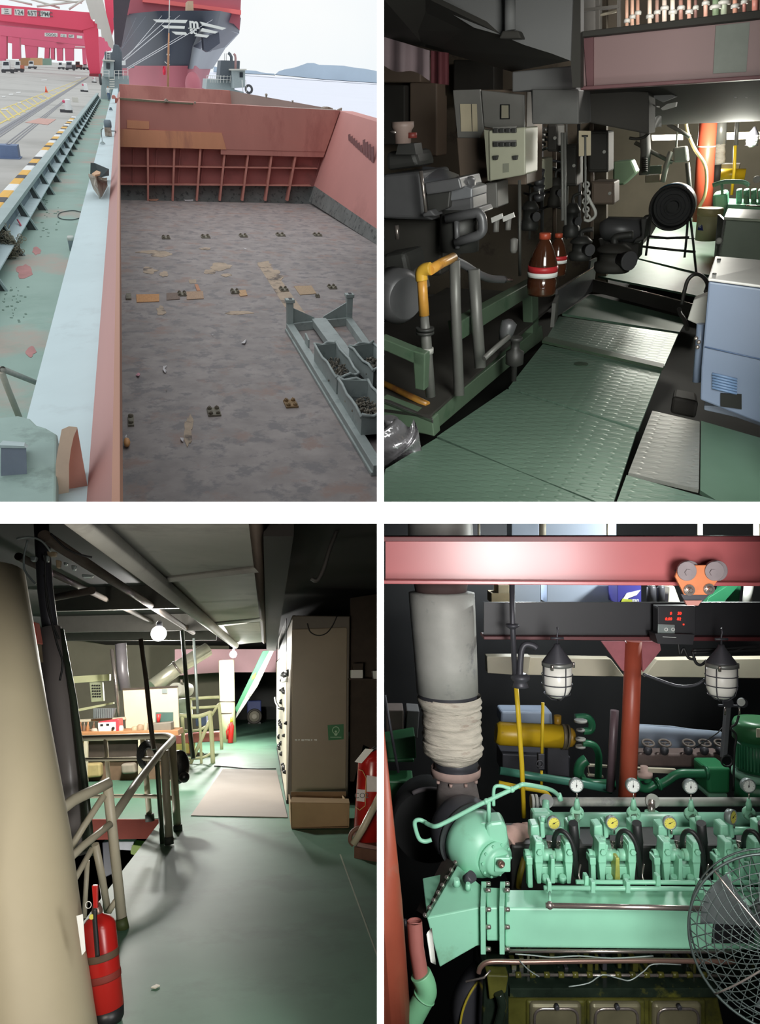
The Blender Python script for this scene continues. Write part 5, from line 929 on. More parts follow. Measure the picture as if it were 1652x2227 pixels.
# pillar with gussets, cream beam
t = Thing(B, 'deck_pillar', 'orange red round pillar with pink gussets under the black girder', 'pillar'); Y = 6.1
t.part('pillar_tube', m_or).tube([P(1377, 1394, Y=Y), P(1371, 1560, Y=Y), P(1363, 1740, Y=Y)], [18*U(Y), 18.5*U(Y), 19*U(Y)], 28)
for pts in ([(1307, 1395), (1362, 1395), (1360, 1462), (1352, 1458)], [(1394, 1395), (1434, 1395), (1437, 1414), (1398, 1462)]): t.part('gusset', m_pk, bev=.003).slab(pts, Y, .03)
pp_('small_pillar', M('pillar_violet', (98, 82, 88), .4, var=.1), 'slim violet grey pipe left of the orange pillar', [(1336, 1545), (1332, 1620), (1326, 1720)], 9, 6.4)
t = Thing(B, 'longitudinal_beam', 'cream painted beam behind the hanging lamps', 'beam'); Y = 7.2
t.part('left_length', m_cream, bev=.006).slab([(1058, 1428), (1154, 1428), (1148, 1470), (1060, 1464)], Y-.1, .15); t.part('middle_length', m_cream, bev=.006).slab([(1150, 1430), (1328, 1433), (1358, 1472), (1148, 1468)], Y, .15); t.part('right_length', m_cream, bev=.006).slab([(1400, 1472), (1428, 1435), (1680, 1432), (1680, 1476)], Y, .15)
# cables at right under girder
r = random.Random(4)
cbn = ['uppermost dark cable right of the pillar', 'second dark cable right of the pillar', 'sagging cable looping to the right lamp', 'long drooping cable from the pillar to the lamp', 'cable drooping beside the right lamp', 'cable coming from the girder left of the right lamp']
for k, pts in enumerate((((1506, 1414), (1560, 1412), (1610, 1408), (1680, 1402)), ((1506, 1420), (1560, 1418), (1600, 1416), (1680, 1410)), ((1505, 1416), (1512, 1440), (1524, 1446), (1536, 1436)), ((1398, 1466), (1430, 1478), (1474, 1492), (1510, 1490), (1532, 1478)), ((1556, 1414), (1590, 1418), (1620, 1408), (1660, 1410)), ((1474, 1396), (1478, 1424), (1486, 1410), (1496, 1430), (1512, 1434)))): one(B, 'cable', m_blk if k != 3 else m_dks, cbn[k], 'cable', 'cables under the girder').tube(smooth_path([P(x, y, Y=5.5) for x, y in pts], 5), .011, 8)
# valves, sheet, green gearbox, motor
one(B, 'insulating_sheet', m_bgp, 'leaning light grey blue sheet behind the row of valves', 'sheet', bev=.01).prism([P(1384, 1576, Y=7.6), P(1460, 1580, Y=7.6), P(1500, 1586, Y=7.6), P(1570, 1592, Y=7.6), P(1566, 1650, Y=7.3), P(1384, 1646, Y=7.3)], (0, .04, 0))
t = Thing(B, 'valve_chest', 'row of rusty handwheel valves on one brown chest', 'valve chest'); Y = 7.0
t.part('chest_body', M('chest_rust', (112, 96, 92), .7, var=.2, scale=5), bev=.02).slab([(1380, 1640), (1572, 1640), (1572, 1670), (1380, 1668)], Y, .2)
for x in (1409, 1445, 1497, 1532, 1566):
    vb = t.part('valve_body', m_dks); vb.ball(P(x-1, 1632, Y=Y), 9.5*U(Y), 14, 10, (1, 1, 1.1)); t.part('valve_stem', m_steel, parent=vb).pipe([(x-1, 1632, Y), (x, 1616, Y)], 2, 8); hw = t.part('hand_wheel', M('wheel_rust', (110, 100, 94), .6, var=.2), parent=vb); hw.torus(P(x, 1616, Y=Y), (0, -.35, 1), 12*U(Y), 2.4*U(Y), 20, 8); hw.tube([P(x-11, 1616, Y=Y), P(x+11, 1616, Y=Y)], 1.4*U(Y), 6)
t = Thing(B, 'gear_pump', 'dark green square pump housing with curved suction pipe', 'pump'); Y = 6.5
t.part('pump_housing', M('pump_green2', (50, 128, 84), .35, var=.06), bev=.03, seg=3).slab([(1536, 1670), (1590, 1670), (1588, 1727), (1540, 1727)], Y, .3); t.part('pump_foot', gk, bev=.01).slab([(1540, 1727), (1582, 1727), (1582, 1736), (1540, 1736)], Y, .25)
t.part('suction_pipe', gd).tube(smooth_path([P(x, y, Y=Y) for x, y in ((1428, 1708), (1440, 1704), (1454, 1696), (1466, 1687), (1482, 1682), (1506, 1682), (1540, 1682))], 6), 9.5*U(Y), 18)
for x, r_ in ((1432, 14), (1534, 15)): t.part('pipe_flange', gd).tube([P(x-3, 1706 if x < 1500 else 1681, Y=Y), P(x+3, 1704 if x < 1500 else 1681, Y=Y)], r_*U(Y), 20)
t.part('return_bend', gd).tube(smooth_path([P(x, y, Y=Y+.05) for x, y in ((1382, 1700), (1392, 1712), (1408, 1715), (1424, 1706))], 6), 9*U(Y), 16); t.part('upper_bend', gd).tube(smooth_path([P(x, y, Y=Y+.1) for x, y in ((1372, 1694), (1388, 1690), (1404, 1690), (1408, 1700))], 5), 9*U(Y), 16)
t.part('check_valve', m_flg).lathe(P(1400, 1688, Y=Y+.1), (0, 0, 1), [(18*U(Y), 0), (18*U(Y), .03), (8*U(Y), .04), (8*U(Y), .09)], 18); t.part('cream_bar', m_cream).slab([(1380, 1670), (1470, 1674), (1468, 1683), (1380, 1679)], Y+.3, .04)
t = Thing(B, 'electric_motor', 'green upright electric motor at the right edge behind the engine', 'motor'); Y = 6.3; c = lambda y: P(1648, y, Y=Y)
t.part('fan_cowl', M('motor_green', (52, 110, 70), .35, var=.08)).lathe(c(1606), (0, 0, 1), [(52*U(Y), 0), (52*U(Y), .12), (48*U(Y), .155), (30*U(Y), .165)], 32); mb_ = t.part('motor_body', gd); mb_.lathe(c(1672), (0, 0, 1), [(46*U(Y), 0), (46*U(Y), .26)], 32)
for k in range(22): a = -PI*.05-PI*.9*k/21; t.part('cooling_fin', gd, parent=mb_).box(c(1640)+V((math.cos(a)*49*U(Y), math.sin(a)*49*U(Y), 0)), (.012, .012, .2), (V((math.cos(a), math.sin(a), 0)), V((-math.sin(a), math.cos(a), 0)), V((0, 0, 1))))
t.part('motor_flange', gk).lathe(c(1690), (0, 0, 1), [(52*U(Y), 0), (54*U(Y), .02), (52*U(Y), .06)], 30); t.part('coupling_guard', gd).lathe(c(1738), (0, 0, 1), [(48*U(Y), 0), (46*U(Y), .18)], 20); t.part('nameplate', m_cream).slab([(1645, 1585), (1672, 1585), (1672, 1604), (1645, 1604)], Y-.22, .01)
t = Thing(B, 'gauge_stand', 'dark post carrying two small round gauges beside the motor', 'gauge stand'); Y = 6.2
t.part('post', M('post_grey', (92, 94, 98), .5), bev=.006).slab([(1579, 1536), (1590, 1536), (1582, 1640), (1570, 1650)], Y, .05); t.part('bar', m_dks).slab([(1564, 1533), (1620, 1535), (1620, 1539), (1564, 1537)], Y-.02, .03)
for x, y, mt in ((1580, 1527, m_dks), (1611, 1527, m_dial)): gg = t.part('gauge_case', m_dks); disc(gg, x, y, 10, Y, .04, 20); t.part('gauge_face', mt, parent=gg).lathe(P(x, y, Y=Y-.04), (0, -1, 0), [(8.5*U(Y), 0), (8.5*U(Y), .004)], 20); t.part('gauge_stem', m_steel, parent=gg).pipe([(x-3, y+10, Y), (x-4, y+28, Y)], 2, 8)
t.part('capillary', m_blk).tube(smooth_path([P(x, y, Y=Y-.03) for x, y in ((1606, 1556), (1600, 1574), (1588, 1584), (1600, 1600), (1596, 1640), (1594, 1720))], 5), .01, 8); t.part('cable_loop', m_blk).torus(P(1580, 1655, Y=Y), (0, 1, 0), 12*U(Y), 2*U(Y), 20, 6)
pp_('capillary_tube', m_blk, 'thin black capillary crossing the leaning grey sheet', [(1508, 1628), (1536, 1610), (1560, 1594), (1576, 1576)], 1.2, 6.9)
# left background
o = one(B, 'pump_casing', M('casing_green', (44, 100, 62), .45, var=.08), 'dark green machine casing at the left edge behind the blower', 'casing', bev=.01); o.slab([(832, 1612), (902, 1600), (905, 1650), (832, 1650)], 7.2, .3); o.slab([(832, 1652), (900, 1651), (900, 1658), (832, 1658)], 7.15, .3)
one(B, 'pump_casing', M('casing_green', (44, 100, 62)), 'second green casing below, at the left edge', 'casing', bev=.02).slab([(832, 1698), (900, 1698), (880, 1730), (848, 1772), (832, 1772)], 7.0, .3)
pp_('inclined_conduit', m_dks, 'dark conduit leaning at the far left of the engine bay', [(836, 1512), (850, 1590), (866, 1680)], 3, 6.8)
one(B, 'storage_locker', M('locker_taupe', (124, 112, 106), .7, var=.1), 'dim taupe locker left of the white lagging', 'locker', bev=.01).slab([(838, 1545), (877, 1545), (877, 1600), (840, 1606)], 7.6, .3); one(B, 'storage_locker', M('locker_grey2', (112, 112, 112), .7, var=.1), 'dim grey locker right of the taupe one', 'locker', bev=.01).slab([(884, 1545), (912, 1547), (908, 1606), (880, 1602)], 7.6, .3)
one(B, 'machine_block', m_dks, 'dark stepped machine block behind the sea green pipe', 'machine', bev=.01).slab([(1092, 1640), (1240, 1646), (1238, 1696), (1092, 1684)], 7.9, .4)
# pedestal fan
t = Thing(B, 'pedestal_fan', 'large fan with curved wire guard at the lower right', 'fan'); Yf = 3.55; fa = V((-.38, -1, .1)).normalized(); fc = P(1698, 2052, Y=Yf); e1 = fa.cross(V((0, 0, 1))).normalized(); e2 = e1.cross(fa).normalized(); RR = 186*U(Yf)
m_w = M('wire_dark', (66, 76, 74), .35, metal=.5)
rim = t.part('guard_rim', m_w); rim.torus(fc, fa, RR, .007, 64, 8); rim.torus(fc-fa*.1, fa, RR*.98, .005, 64, 8)
gr = t.part('front_guard', m_w)
def dome(q, a): return fc+fa*(.1*(1-q**2.2))+(e1*math.cos(a)+e2*math.sin(a))*RR*q
for j in range(1, 11): gr.tube([dome(j/11, 2*PI*k/56) for k in range(56)], .003, 5, closed=True)
for k in range(44): a0 = 2*PI*k/44; gr.tube([dome(.12+.88*i/10, a0+.55*(i/10)) for i in range(11)], .0026, 5)
for k in range(4): a0 = PI/4+PI/2*k; t.part('guard_stay', m_steel).tube([dome(i/8, a0) + fa*.006 for i in range(9)], .005, 6)
bg_ = t.part('back_guard', m_w)
for k in range(40): a = 2*PI*k/40; bg_.tube([fc-fa*(.16*(1-q**2))-fa*.02*(q < 1)+(e1*math.cos(a)+e2*math.sin(a))*RR*q for q in (.3, .5, .7, .85, .95, 1)], .0026, 5)
t.part('hub_badge', m_gird).lathe(fc+fa*.1, fa, [(.06, 0), (.06, .012), (.04, .016)], 24)
hb = t.part('fan_hub', m_gird); hb.lathe(fc-fa*.12, fa, [(.06, 0), (.07, .03), (.05, .1)], 20)
for k in range(3):
    a0 = 2*PI*k/3+.4; bl = t.part('fan_blade', M('blade_grey', (70, 76, 76), .4)); bl.grid(lambda i, j: fc-fa*(.07-.05*(j-.5))+(e1*math.cos(a0+.9*(j-.5)*(.6+.4*i))+e2*math.sin(a0+.9*(j-.5)*(.6+.4*i)))*(.06+i*(RR*.86-.06)), 6, 6)
t.part('motor_housing', m_gird).lathe(fc-fa*.16, -fa, [(.09, 0), (.1, .05), (.09, .2), (.05, .24)], 24); t.part('pole', m_gird).tube([fc-fa*.25-V((0, 0, .05)), V(((fc-fa*.25).x, (fc-fa*.25).y, .6))], .02, 12)
# ================================================================ BAY 2: engine room walkway
B = B2; P = B.P
m_pl = M('floor_plate_green', (88, 116, 98), .55, metal=.1, var=.1, scale=2, spot=(78, 108, 88), spot_amt=.45, spot_scale=1.5, spec=.6)
def tread(name, rgb, rough):      # raised diamond tread
    m = M(name, rgb, rough, metal=.25, var=.1, scale=2, spec=.6); N = m.node_tree.nodes; L = m.node_tree.links; b = N['Principled BSDF']
    tc = N.new('ShaderNodeTexCoord'); hs = []
    for ang, off in ((.79, 0), (-.79, .5)):
        mp = N.new('ShaderNodeMapping'); mp.inputs['Rotation'].default_value = (0, 0, ang); mp.inputs['Scale'].default_value = (9, 20, 1); mp.inputs['Location'].default_value = (off, off, 0); L.new(tc.outputs['Object'], mp.inputs['Vector'])
        vo = N.new('ShaderNodeTexVoronoi'); vo.voronoi_dimensions = '2D'; vo.inputs['Randomness'].default_value = 0; vo.inputs['Scale'].default_value = 1; L.new(mp.outputs['Vector'], vo.inputs['Vector'])
        r = N.new('ShaderNodeMapRange'); r.inputs['From Min'].default_value = .36; r.inputs['From Max'].default_value = .26; L.new(vo.outputs['Distance'], r.inputs['Value']); hs.append(r)
    mx = N.new('ShaderNodeMath'); mx.operation = 'MAXIMUM'; L.new(hs[0].outputs['Result'], mx.inputs[0]); L.new(hs[1].outputs['Result'], mx.inputs[1])
    bp = N.new('ShaderNodeBump'); bp.inputs['Strength'].default_value = .28; bp.inputs['Distance'].default_value = .006; L.new(mx.outputs[0], bp.inputs['Height']); L.new(bp.outputs['Normal'], b.inputs['Normal']); return m
m_tr = tread('tread_plate_green', (102, 128, 112), .37); m_trg = tread('tread_plate_grey', (134, 136, 130), .36)
m_gap = M('bilge_dark', (26, 28, 24), .8, var=.2)
m_skid = M('skid_green', (84, 104, 84), .45, var=.12, scale=3, spot=(66, 92, 70), spot_amt=.4, spot_scale=3)
m_mach = M('machine_grey', (104, 104, 106), .4, metal=.3, var=.12, scale=3)
m_machd = M('machine_dark', (62, 62, 60), .5, metal=.2, var=.2, scale=3)
m_dull = M('dull_dark', (52, 50, 46), .7, var=.25, scale=1.5)
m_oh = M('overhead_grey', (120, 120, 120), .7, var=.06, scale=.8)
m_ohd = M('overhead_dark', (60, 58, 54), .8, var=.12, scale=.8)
m_gir2 = M('girder_red', (152, 124, 124), .5, var=.05, scale=.8)
m_brc = M('cabinet_brown', (122, 106, 92), .6, var=.1, scale=2)
m_cb2 = M('cabinet_grey', (128, 126, 122), .5, var=.05)
m_pnl = M('panel_cream_green', (184, 184, 162), .5, var=.04)
m_pap = M('paper_tan', (206, 194, 166), .8, var=.05)
m_pipeg = M('pipe_grey_dull', (112, 112, 108), .45, metal=.2, var=.1)
m_ybr = M('pipe_ochre', (196, 142, 62), .35, var=.15, scale=5, spot=(150, 100, 60), spot_amt=.4, spot_scale=4)
m_blue2 = M('box_blue_enamel', (116, 130, 152), .4, var=.04, scale=1)
m_boxtop = M('box_top_pale', (212, 210, 206), .4, var=.04)
m_gbox = M('box_greengrey', (110, 122, 108), .5, var=.06)
m_foil = M('foil_bag', (150, 148, 152), .18, metal=.6, var=.15, scale=4, bump=.5)
m_bot = M('bottle_oil', (70, 40, 26), .12, var=.2, coat=.5)
struct(B, 'floor', m_gap).prism([V((-4, 2.5, -.35)), V((4, 2.5, -.35)), V((4, 22, -.35)), V((-4, 22, -.35))], (0, 0, -.05))
fp = Thing(B, 'floor', kind='structure')
for k, (pts, mt) in enumerate((([(820, 1110), (838, 1020), (948, 953), (1140, 1030), (1300, 1096), (1300, 1110)], m_tr), ([(950, 949), (1102, 846), (1384, 936), (1331, 1100), (1300, 1092), (1120, 1020)], m_tr), ([(1106, 842), (1180, 748), (1438, 806), (1388, 932)], m_tr), ([(1188, 735), (1216, 688), (1474, 726), (1444, 796)], m_tr), ([(1222, 682), (1284, 640), (1494, 694), (1477, 722)], m_pl), ([(1290, 590), (1370, 560), (1545, 606), (1530, 648), (1503, 640), (1300, 600)], m_pl), ([(1374, 558), (1408, 520), (1560, 520), (1556, 602)], m_pl), ([(1412, 518), (1440, 470), (1600, 480), (1560, 518)], m_pl), ([(1418, 893), (1521, 917), (1519, 1064), (1366, 1028)], m_trg), ([(1362, 1033), (1600, 1100), (1600, 1110), (1334, 1110)], m_tr), ([(1524, 915), (1680, 960), (1680, 1110), (1560, 1090), (1522, 1066)], m_pl))):
    fp.part('floor_plate', mt).slabz(pts, 0, .02)
one(B, 'deck_plug', M('plug_green', (40, 62, 44), .5), 'round dark green plug set in the tread plate', 'plug').lathe(P(1263, 792, z=.0), (0, 0, 1), [(.05, 0), (.05, .004)], 24)
one(B, 'plate_lip', M('lip_dark_green', (66, 84, 66), .5), 'green steel lip between the two middle tread plates', 'edge strip').prism([P(1178, 746, z=.0), P(1440, 806, z=.0), P(1443, 797, z=.0), P(1186, 737, z=.0)], (0, 0, .02))
t = Thing(B, 'kick_coaming', 'low upright steel coaming around the raised edge of the walkway', 'coaming')
def upright(m, a, b, h, w=.02): a, b = V(a), V(b); n = V((0, 0, 1)).cross((b-a).normalized())*w; m.prism([a, b, b+V((0, 0, h)), a+V((0, 0, h))], n)
a0, a1, a2 = P(1208, 690, z=0), P(1287, 634, z=0), P(1502, 690, z=0)
upright(t.part('side_plate', m_mach), a0, a1, .24); upright(t.part('end_plate', m_dull), a1, a2, .11); t.part('bright_edge', m_steel).tube([a0+V((0, 0, .24)), a1+V((0, 0, .24))], .008, 6); t.part('bright_edge', m_steel).tube([a1+V((0, 0, .115)), a2+V((0, 0, .115))], .006, 6)
upright(t.part('tall_end', m_mach), P(1282, 640, z=0)+V((-.02, 0, 0)), P(1291, 632, z=0), .32); upright(t.part('front_end', m_pipeg), P(1204, 712, z=0), P(1212, 690, z=0), .2, .03)
# skid frame with pump and pipes
t = Thing(B, 'machinery_skid', 'green steel skid frame standing along the left of the walkway', 'skid frame'); X = -1.45
t.part('bottom_beam', m_skid, bev=.006).slabx([(936, 946), (940, 900), (1178, 708), (1182, 738), (1150, 762)], X, -.1)
t.part('top_beam', m_skid, bev=.006).slabx([(1000, 700), (1170, 605), (1170, 632), (1006, 738)], X, -.08); t.part('end_post', m_skid, bev=.006).slabx([(1156, 614), (1170, 606), (1171, 716), (1158, 728)], X, -.08)
Yn = P(940, 946, z=0).y
t.part('front_beam', m_skid, bev=.006).slab([(825, 733), (920, 772), (920, 800), (825, 758)], Yn, .08); t.part('corner_post', m_skid, bev=.006).slab([(896, 762), (924, 770), (922, 850), (902, 846)], Yn, .08); t.part('base_beam', m_skid, bev=.006).slab([(825, 868), (940, 912), (944, 950), (938, 948), (825, 920)], Yn, .1)
t.part('front_ledge', m_machd, bev=.006).prism([P(825, 820, Y=Yn+.5), P(930, 880, Y=Yn+.2), P(942, 912, Y=Yn), P(825, 866, Y=Yn)], (0, 0, -.03)); t.part('base_tray', m_dull).prism([V((X, Yn, .12)), V((X, 7, .12)), V((-2.6, 7, .12)), V((-2.6, Yn, .12))], (0, 0, -.02))
t.part('drip_pipe', m_ybr).pipe([(825, 830, Yn+.3), (880, 856, Yn+.2), (930, 880, Yn+.15)], 7, 12)
t = Thing(B, 'cooling_pipe', 'ochre pipe with elbow rising in front of the grey compressor', 'pipe'); Y = 3.75
t.part('horizontal_run', m_ybr).tube([P(986, 560, Y=Y+.35), P(960, 572, Y=Y+.2), P(934, 588, Y=Y)], 11*B.u(P(934, 588, Y=Y)), 18); t.part('elbow', M('pipe_ochre_bright', (204, 160, 58), .3, var=.1)).tube(smooth_path([P(x, y, Y=Y) for x, y in ((936, 584), (924, 586), (916, 594), (917, 610))], 5), 13.5*B.u(P(920, 600, Y=Y)), 20)
t.part('vertical_run', m_ybr).pipe([(917, 606, Y), (919, 640, Y), (922, 686, Y)], [11, 11, 11.5], 18); t.part('lower_run', m_pipeg).pipe([(922, 684, Y), (926, 740, Y), (936, 862, Y)], [9, 12, 11], 18)
cf = t.part('flange', m_machd); 
for y in (718, 726): cf.lathe(P(924, y, Y=Y), (0, 0, 1), [(.05, 0), (.05, .014)], 20)
t.part('lower_band', m_galv).lathe(P(930, 768, Y=Y), (0, 0, 1), [(.032, 0), (.032, .03)], 18)
def pipe2(nm, mt, lb, pts, r_, ct='pipe', seg=16, n=0):
    q = [P(*p[:2], Y=p[2]) for p in pts]; u_ = B.u(q[0]); return one(B, nm, mt, lb, ct).tube(smooth_path(q, n) if n else q, r_*u_, seg)
pipe2('riser_pipe', m_pipeg, 'dark riser pipe right of the ochre pipe', [(988, 566, 4.1), (990, 660, 4.1), (998, 860, 4.0)], 12); pipe2('riser_pipe', m_pipeg, 'third riser pipe nearest the green frame', [(1030, 586, 4.3), (1036, 690, 4.3), (1044, 800, 4.25)], 13)
pipe2('rubber_hose', m_mach, 'grey rubber hose bending right from the pipe heads', [(988, 566, 4.2), (1012, 578, 4.3), (1040, 596, 4.4), (1066, 606, 4.6), (1096, 608, 4.8)], 9, 'hose', 14, 4); pipe2('hose_tail', m_steel, 'bright hose tail pointing right beside the bottles', [(1084, 607, 4.75), (1112, 610, 4.9)], 4)
pipe2('handle_bar', m_pipeg, 'slanted grey lever near the frame foot', [(1052, 780, 4.1), (1078, 756, 4.2), (1106, 732, 4.3)], 6, 'lever'); o = one(B, 'deck_valve', m_machd, 'grey valve standing on a stem by the skid foot', 'valve'); c = P(1116, 828, z=0); o.lathe(c, (0, 0, 1), [(.02, 0), (.02, .1), (.06, .12), (.06, .2), (.03, .22), (.03, .27), (.045, .28), (.045, .3)], 16)
one(B, 'deck_valve', m_mach, 'pale bulb fitting behind the slanted lever', 'valve').lathe(P(1094, 740, Y=4.6), (.3, 0, 1), [(.03, 0), (.05, .06), (.05, .12), (.02, .14)], 16)
fb = Thing(B, 'foil_bundle', 'shiny grey plastic bag on the floor at the lower left', 'bag'); fb.part('bag', m_foil).grid(lambda a, b: P(800+116*math.sin(a*PI/2)*(1-.15*(2*b-1)**2), 920+112*b+9*math.sin(a*11+b*8), Y=3.45-.16*math.sin(b*PI)*math.cos(a*PI/2)-.025*math.sin(a*17+b*21)), 20, 20); fb.part('bag_neck', m_foil).lathe(P(845, 934, Y=3.45), (.2, 0, 1), [(.05, 0), (.03, .04), (.045, .07)], 12)
# compressor and motor
t = Thing(B, 'compressor', 'large grey compressor with domed cover at the left', 'compressor'); Y = 4.7; u_ = B.u(P(930, 450, Y=Y))
t.part('crankcase', m_mach, bev=.03, seg=3).slab([(815, 382), (918, 372), (924, 460), (940, 480), (815, 475)], Y, .5); t.part('domed_cover', M('cover_grey', (122, 124, 130), .3, metal=.3, var=.08)).grid(lambda a, b: P(918+80*a, 362+lerp(0, 40, b)+18*a*a*(1-b), Y=Y-.02+.35*(1-math.sin(b*PI/2))), 12, 10); t.part('cover_skirt', m_mach, bev=.01).slab([(922, 398), (998, 386), (1004, 410), (980, 416), (926, 424)], Y-.04, .4); t.part('lower_skirt', m_machd, bev=.01).slab([(924, 420), (980, 414), (976, 452), (930, 470)], Y, .3)
t.part('clamp_bar', m_steel).pipe([(914, 372, Y-.1), (920, 410, Y-.1), (926, 462, Y-.1)], 4, 10); t.part('foot_plate', m_mach, bev=.01).slab([(918, 462), (936, 456), (948, 470), (918, 472)], Y-.08, .15); t.part('base', m_dull, bev=.02).slab([(815, 475), (960, 478), (960, 600), (815, 600)], Y+.2, .4); t.part('top_housing', m_machd, bev=.03).slab([(838, 330), (900, 326), (912, 362), (838, 372)], Y+.1, .3)
t.part('belt_guard', m_machd, bev=.03).slab([(815, 560), (880, 548), (900, 640), (880, 700), (815, 700)], Y-.4, .3); t.part('cylinder_head', m_mach).lathe(P(850, 640, Y=Y-.6), (1, -.6, 0), [(.16, 0), (.16, .1), (.12, .16)], 26); t.part('drain_cock', m_steel).pipe([(862, 490, Y-.1), (864, 520, Y-.1)], 5, 10)
t = Thing(B, 'relief_fitting', 'pinkish fitting with red band on top of the compressor', 'valve'); t.part('valve_body', M('fitting_pink', (150, 130, 122), .5)).lathe(P(876, 312, Y=Y), (0, 0, 1), [(.05, 0), (.055, .07), (.07, .09), (.07, .12)], 18); t.part('red_band', M('band_red', (120, 50, 44), .5)).lathe(P(896, 300, Y=Y), (0, 0, 1), [(.03, 0), (.03, .03)], 14); t.part('spindle', m_steel).pipe([(848, 286, Y-.05), (862, 288, Y-.05)], 3, 8); t.part('base', m_machd).slab([(866, 312), (900, 312), (904, 336), (860, 336)], Y, .12)
t = Thing(B, 'electric_motor', 'grey electric motor with square handle frame beside the compressor', 'motor'); Y = 4.75
t.part('terminal_box', m_mach, bev=.015, seg=3).slab([(956, 420), (1026, 412), (1028, 466), (962, 470)], Y, .3); t.part('lid', M('lid_grey', (132, 134, 138), .3, metal=.3), bev=.008).slab([(956, 418), (1000, 400), (1026, 410), (1026, 430), (960, 440)], Y-.03, .3); t.part('cap', m_mach).lathe(P(1010, 406, Y=Y+.1), (0, 0, 1), [(.07, -.05), (.07, .04), (.05, .06)], 20)
t.part('end_ring', m_mach, bev=.01, seg=3).slab([(968, 466), (1036, 452), (1042, 466), (1000, 478), (970, 476)], Y-.04, .3); t.part('motor_barrel', m_machd).lathe(P(998, 545, Y=Y+.1), (0, 0, 1), [(.13, 0), (.13, .26)], 26)
hf = t.part('handle_frame', m_mach); hf.tube(bend([P(x, y, Y=Y-.05) for x, y in ((970, 476), (1040, 462), (1048, 474), (1050, 502), (1040, 512), (990, 528))], .04), .03, 10); t.part('frame_bar', m_mach).pipe([(992, 474, Y-.05), (994, 540, Y-.05)], 6, 12)
# cabinets at left
t = Thing(B, 'electrical_cabinet', 'tall brown grey electrical cabinet with papers stuck on its door', 'cabinet'); Y = 6.2
t.part('cabinet_body', m_brc, bev=.01).slab([(984, 196), (1144, 194), (1144, 402), (1000, 402)], Y, .5); dr = t.part('door', m_cb2, bev=.006).slab([(984, 196), (1044, 194), (1052, 282), (1042, 300), (994, 300)], Y-.02, .03); t.part('papers', m_pap).slab([(1000, 226), (1036, 226), (1038, 286), (1002, 286)], Y-.03, .008); t.part('upper_panel', m_cb2, bev=.006).slab([(1046, 196), (1140, 206), (1140, 290), (1052, 276)], Y-.03, .03)
wn = t.part('small_window', M('window_tan', (172, 166, 146), .4)); wn.slab([(1089, 228), (1107, 228), (1107, 258), (1089, 258)], Y-.045, .01); t.part('window_frame', m_blk, parent=wn).tube([P(x, y, Y=Y-.045) for x, y in ((1089, 228), (1107, 228), (1107, 258), (1089, 258))], .006, 5, closed=True); t.part('paper_lines', m_dull).slab([(1024, 226), (1025, 226), (1027, 286), (1026, 286)], Y-.034, .003)
t = Thing(B, 'control_panel_box', 'cream green control box with two rows of square switches', 'control box'); Y = 5.7
t.part('box_body', m_pnl, bev=.01).slab([(1062, 284), (1142, 276), (1142, 380), (1064, 394)], Y, .35); t.part('box_side', M('panel_side', (150, 150, 132), .5)).slab([(1052, 282), (1064, 284), (1066, 394), (1060, 392)], Y+.02, .3)
for j, y in enumerate((276, 306)):
    t.part('switch_strip', m_cb2).slab([(1071, y+1), (1122, y-2), (1122, y+12), (1071, y+14)], Y-.01, .012)
    for i in range(4): t.part('switch', m_machd, bev=.004).slab([(1072+13*i, y+3), (1082+13*i, y+3), (1082+13*i, y+13), (1072+13*i, y+13)], Y-.03, .03)
for x in (1074, 1117): t.part('rotary_handle', m_machd, bev=.004).slab([(x-4, 339), (x+8, 338), (x+6, 348), (x-2, 348)], Y-.03, .03)
t.part('rating_label', M('label_grey', (140, 142, 126), .6)).slab([(1093, 356), (1106, 355), (1106, 374), (1093, 376)], Y-.006, .005)
one(B, 'narrow_cabinet', m_cb2, 'narrow grey cabinet below the cream control box', 'cabinet', bev=.01).slab([(1054, 398), (1080, 396), (1082, 452), (1058, 455)], 5.9, .3); one(B, 'power_cabinet', m_dull, 'dark cabinet standing behind the grey compressor', 'cabinet', bev=.01).slab([(994, 300), (1056, 300), (1056, 440), (1004, 440)], 6.3, .4)
for k, (x, y, lb) in enumerate(((1083, 472, 'left white lever plate above the hydraulic valves'), (1108, 470, 'right white lever plate above the hydraulic valves'))): one(B, 'lever_plate', m_boxtop, lb, 'plate').prism([P(x-16, y+2, Y=5.2), P(x+8, y-8, Y=5.2), P(x+11, y+2, Y=5.2), P(x-14, y+13, Y=5.2)], (0, .01, 0))
for x, y, r_, lb in ((1078, 490, 6, 'left pale valve cap under the lever plates'), (1104, 486, 6, 'right pale valve cap under the lever plates'), (1116, 536, 8, 'long pale filter bowl behind the bottles')): one(B, 'filter_bowl', m_cb2, lb, 'filter').lathe(P(x, y+14, Y=5.3), (0, 0, 1), [(.02, 0), (r_*.0033, .02), (r_*.0033, .09), (.01, .1)], 16)
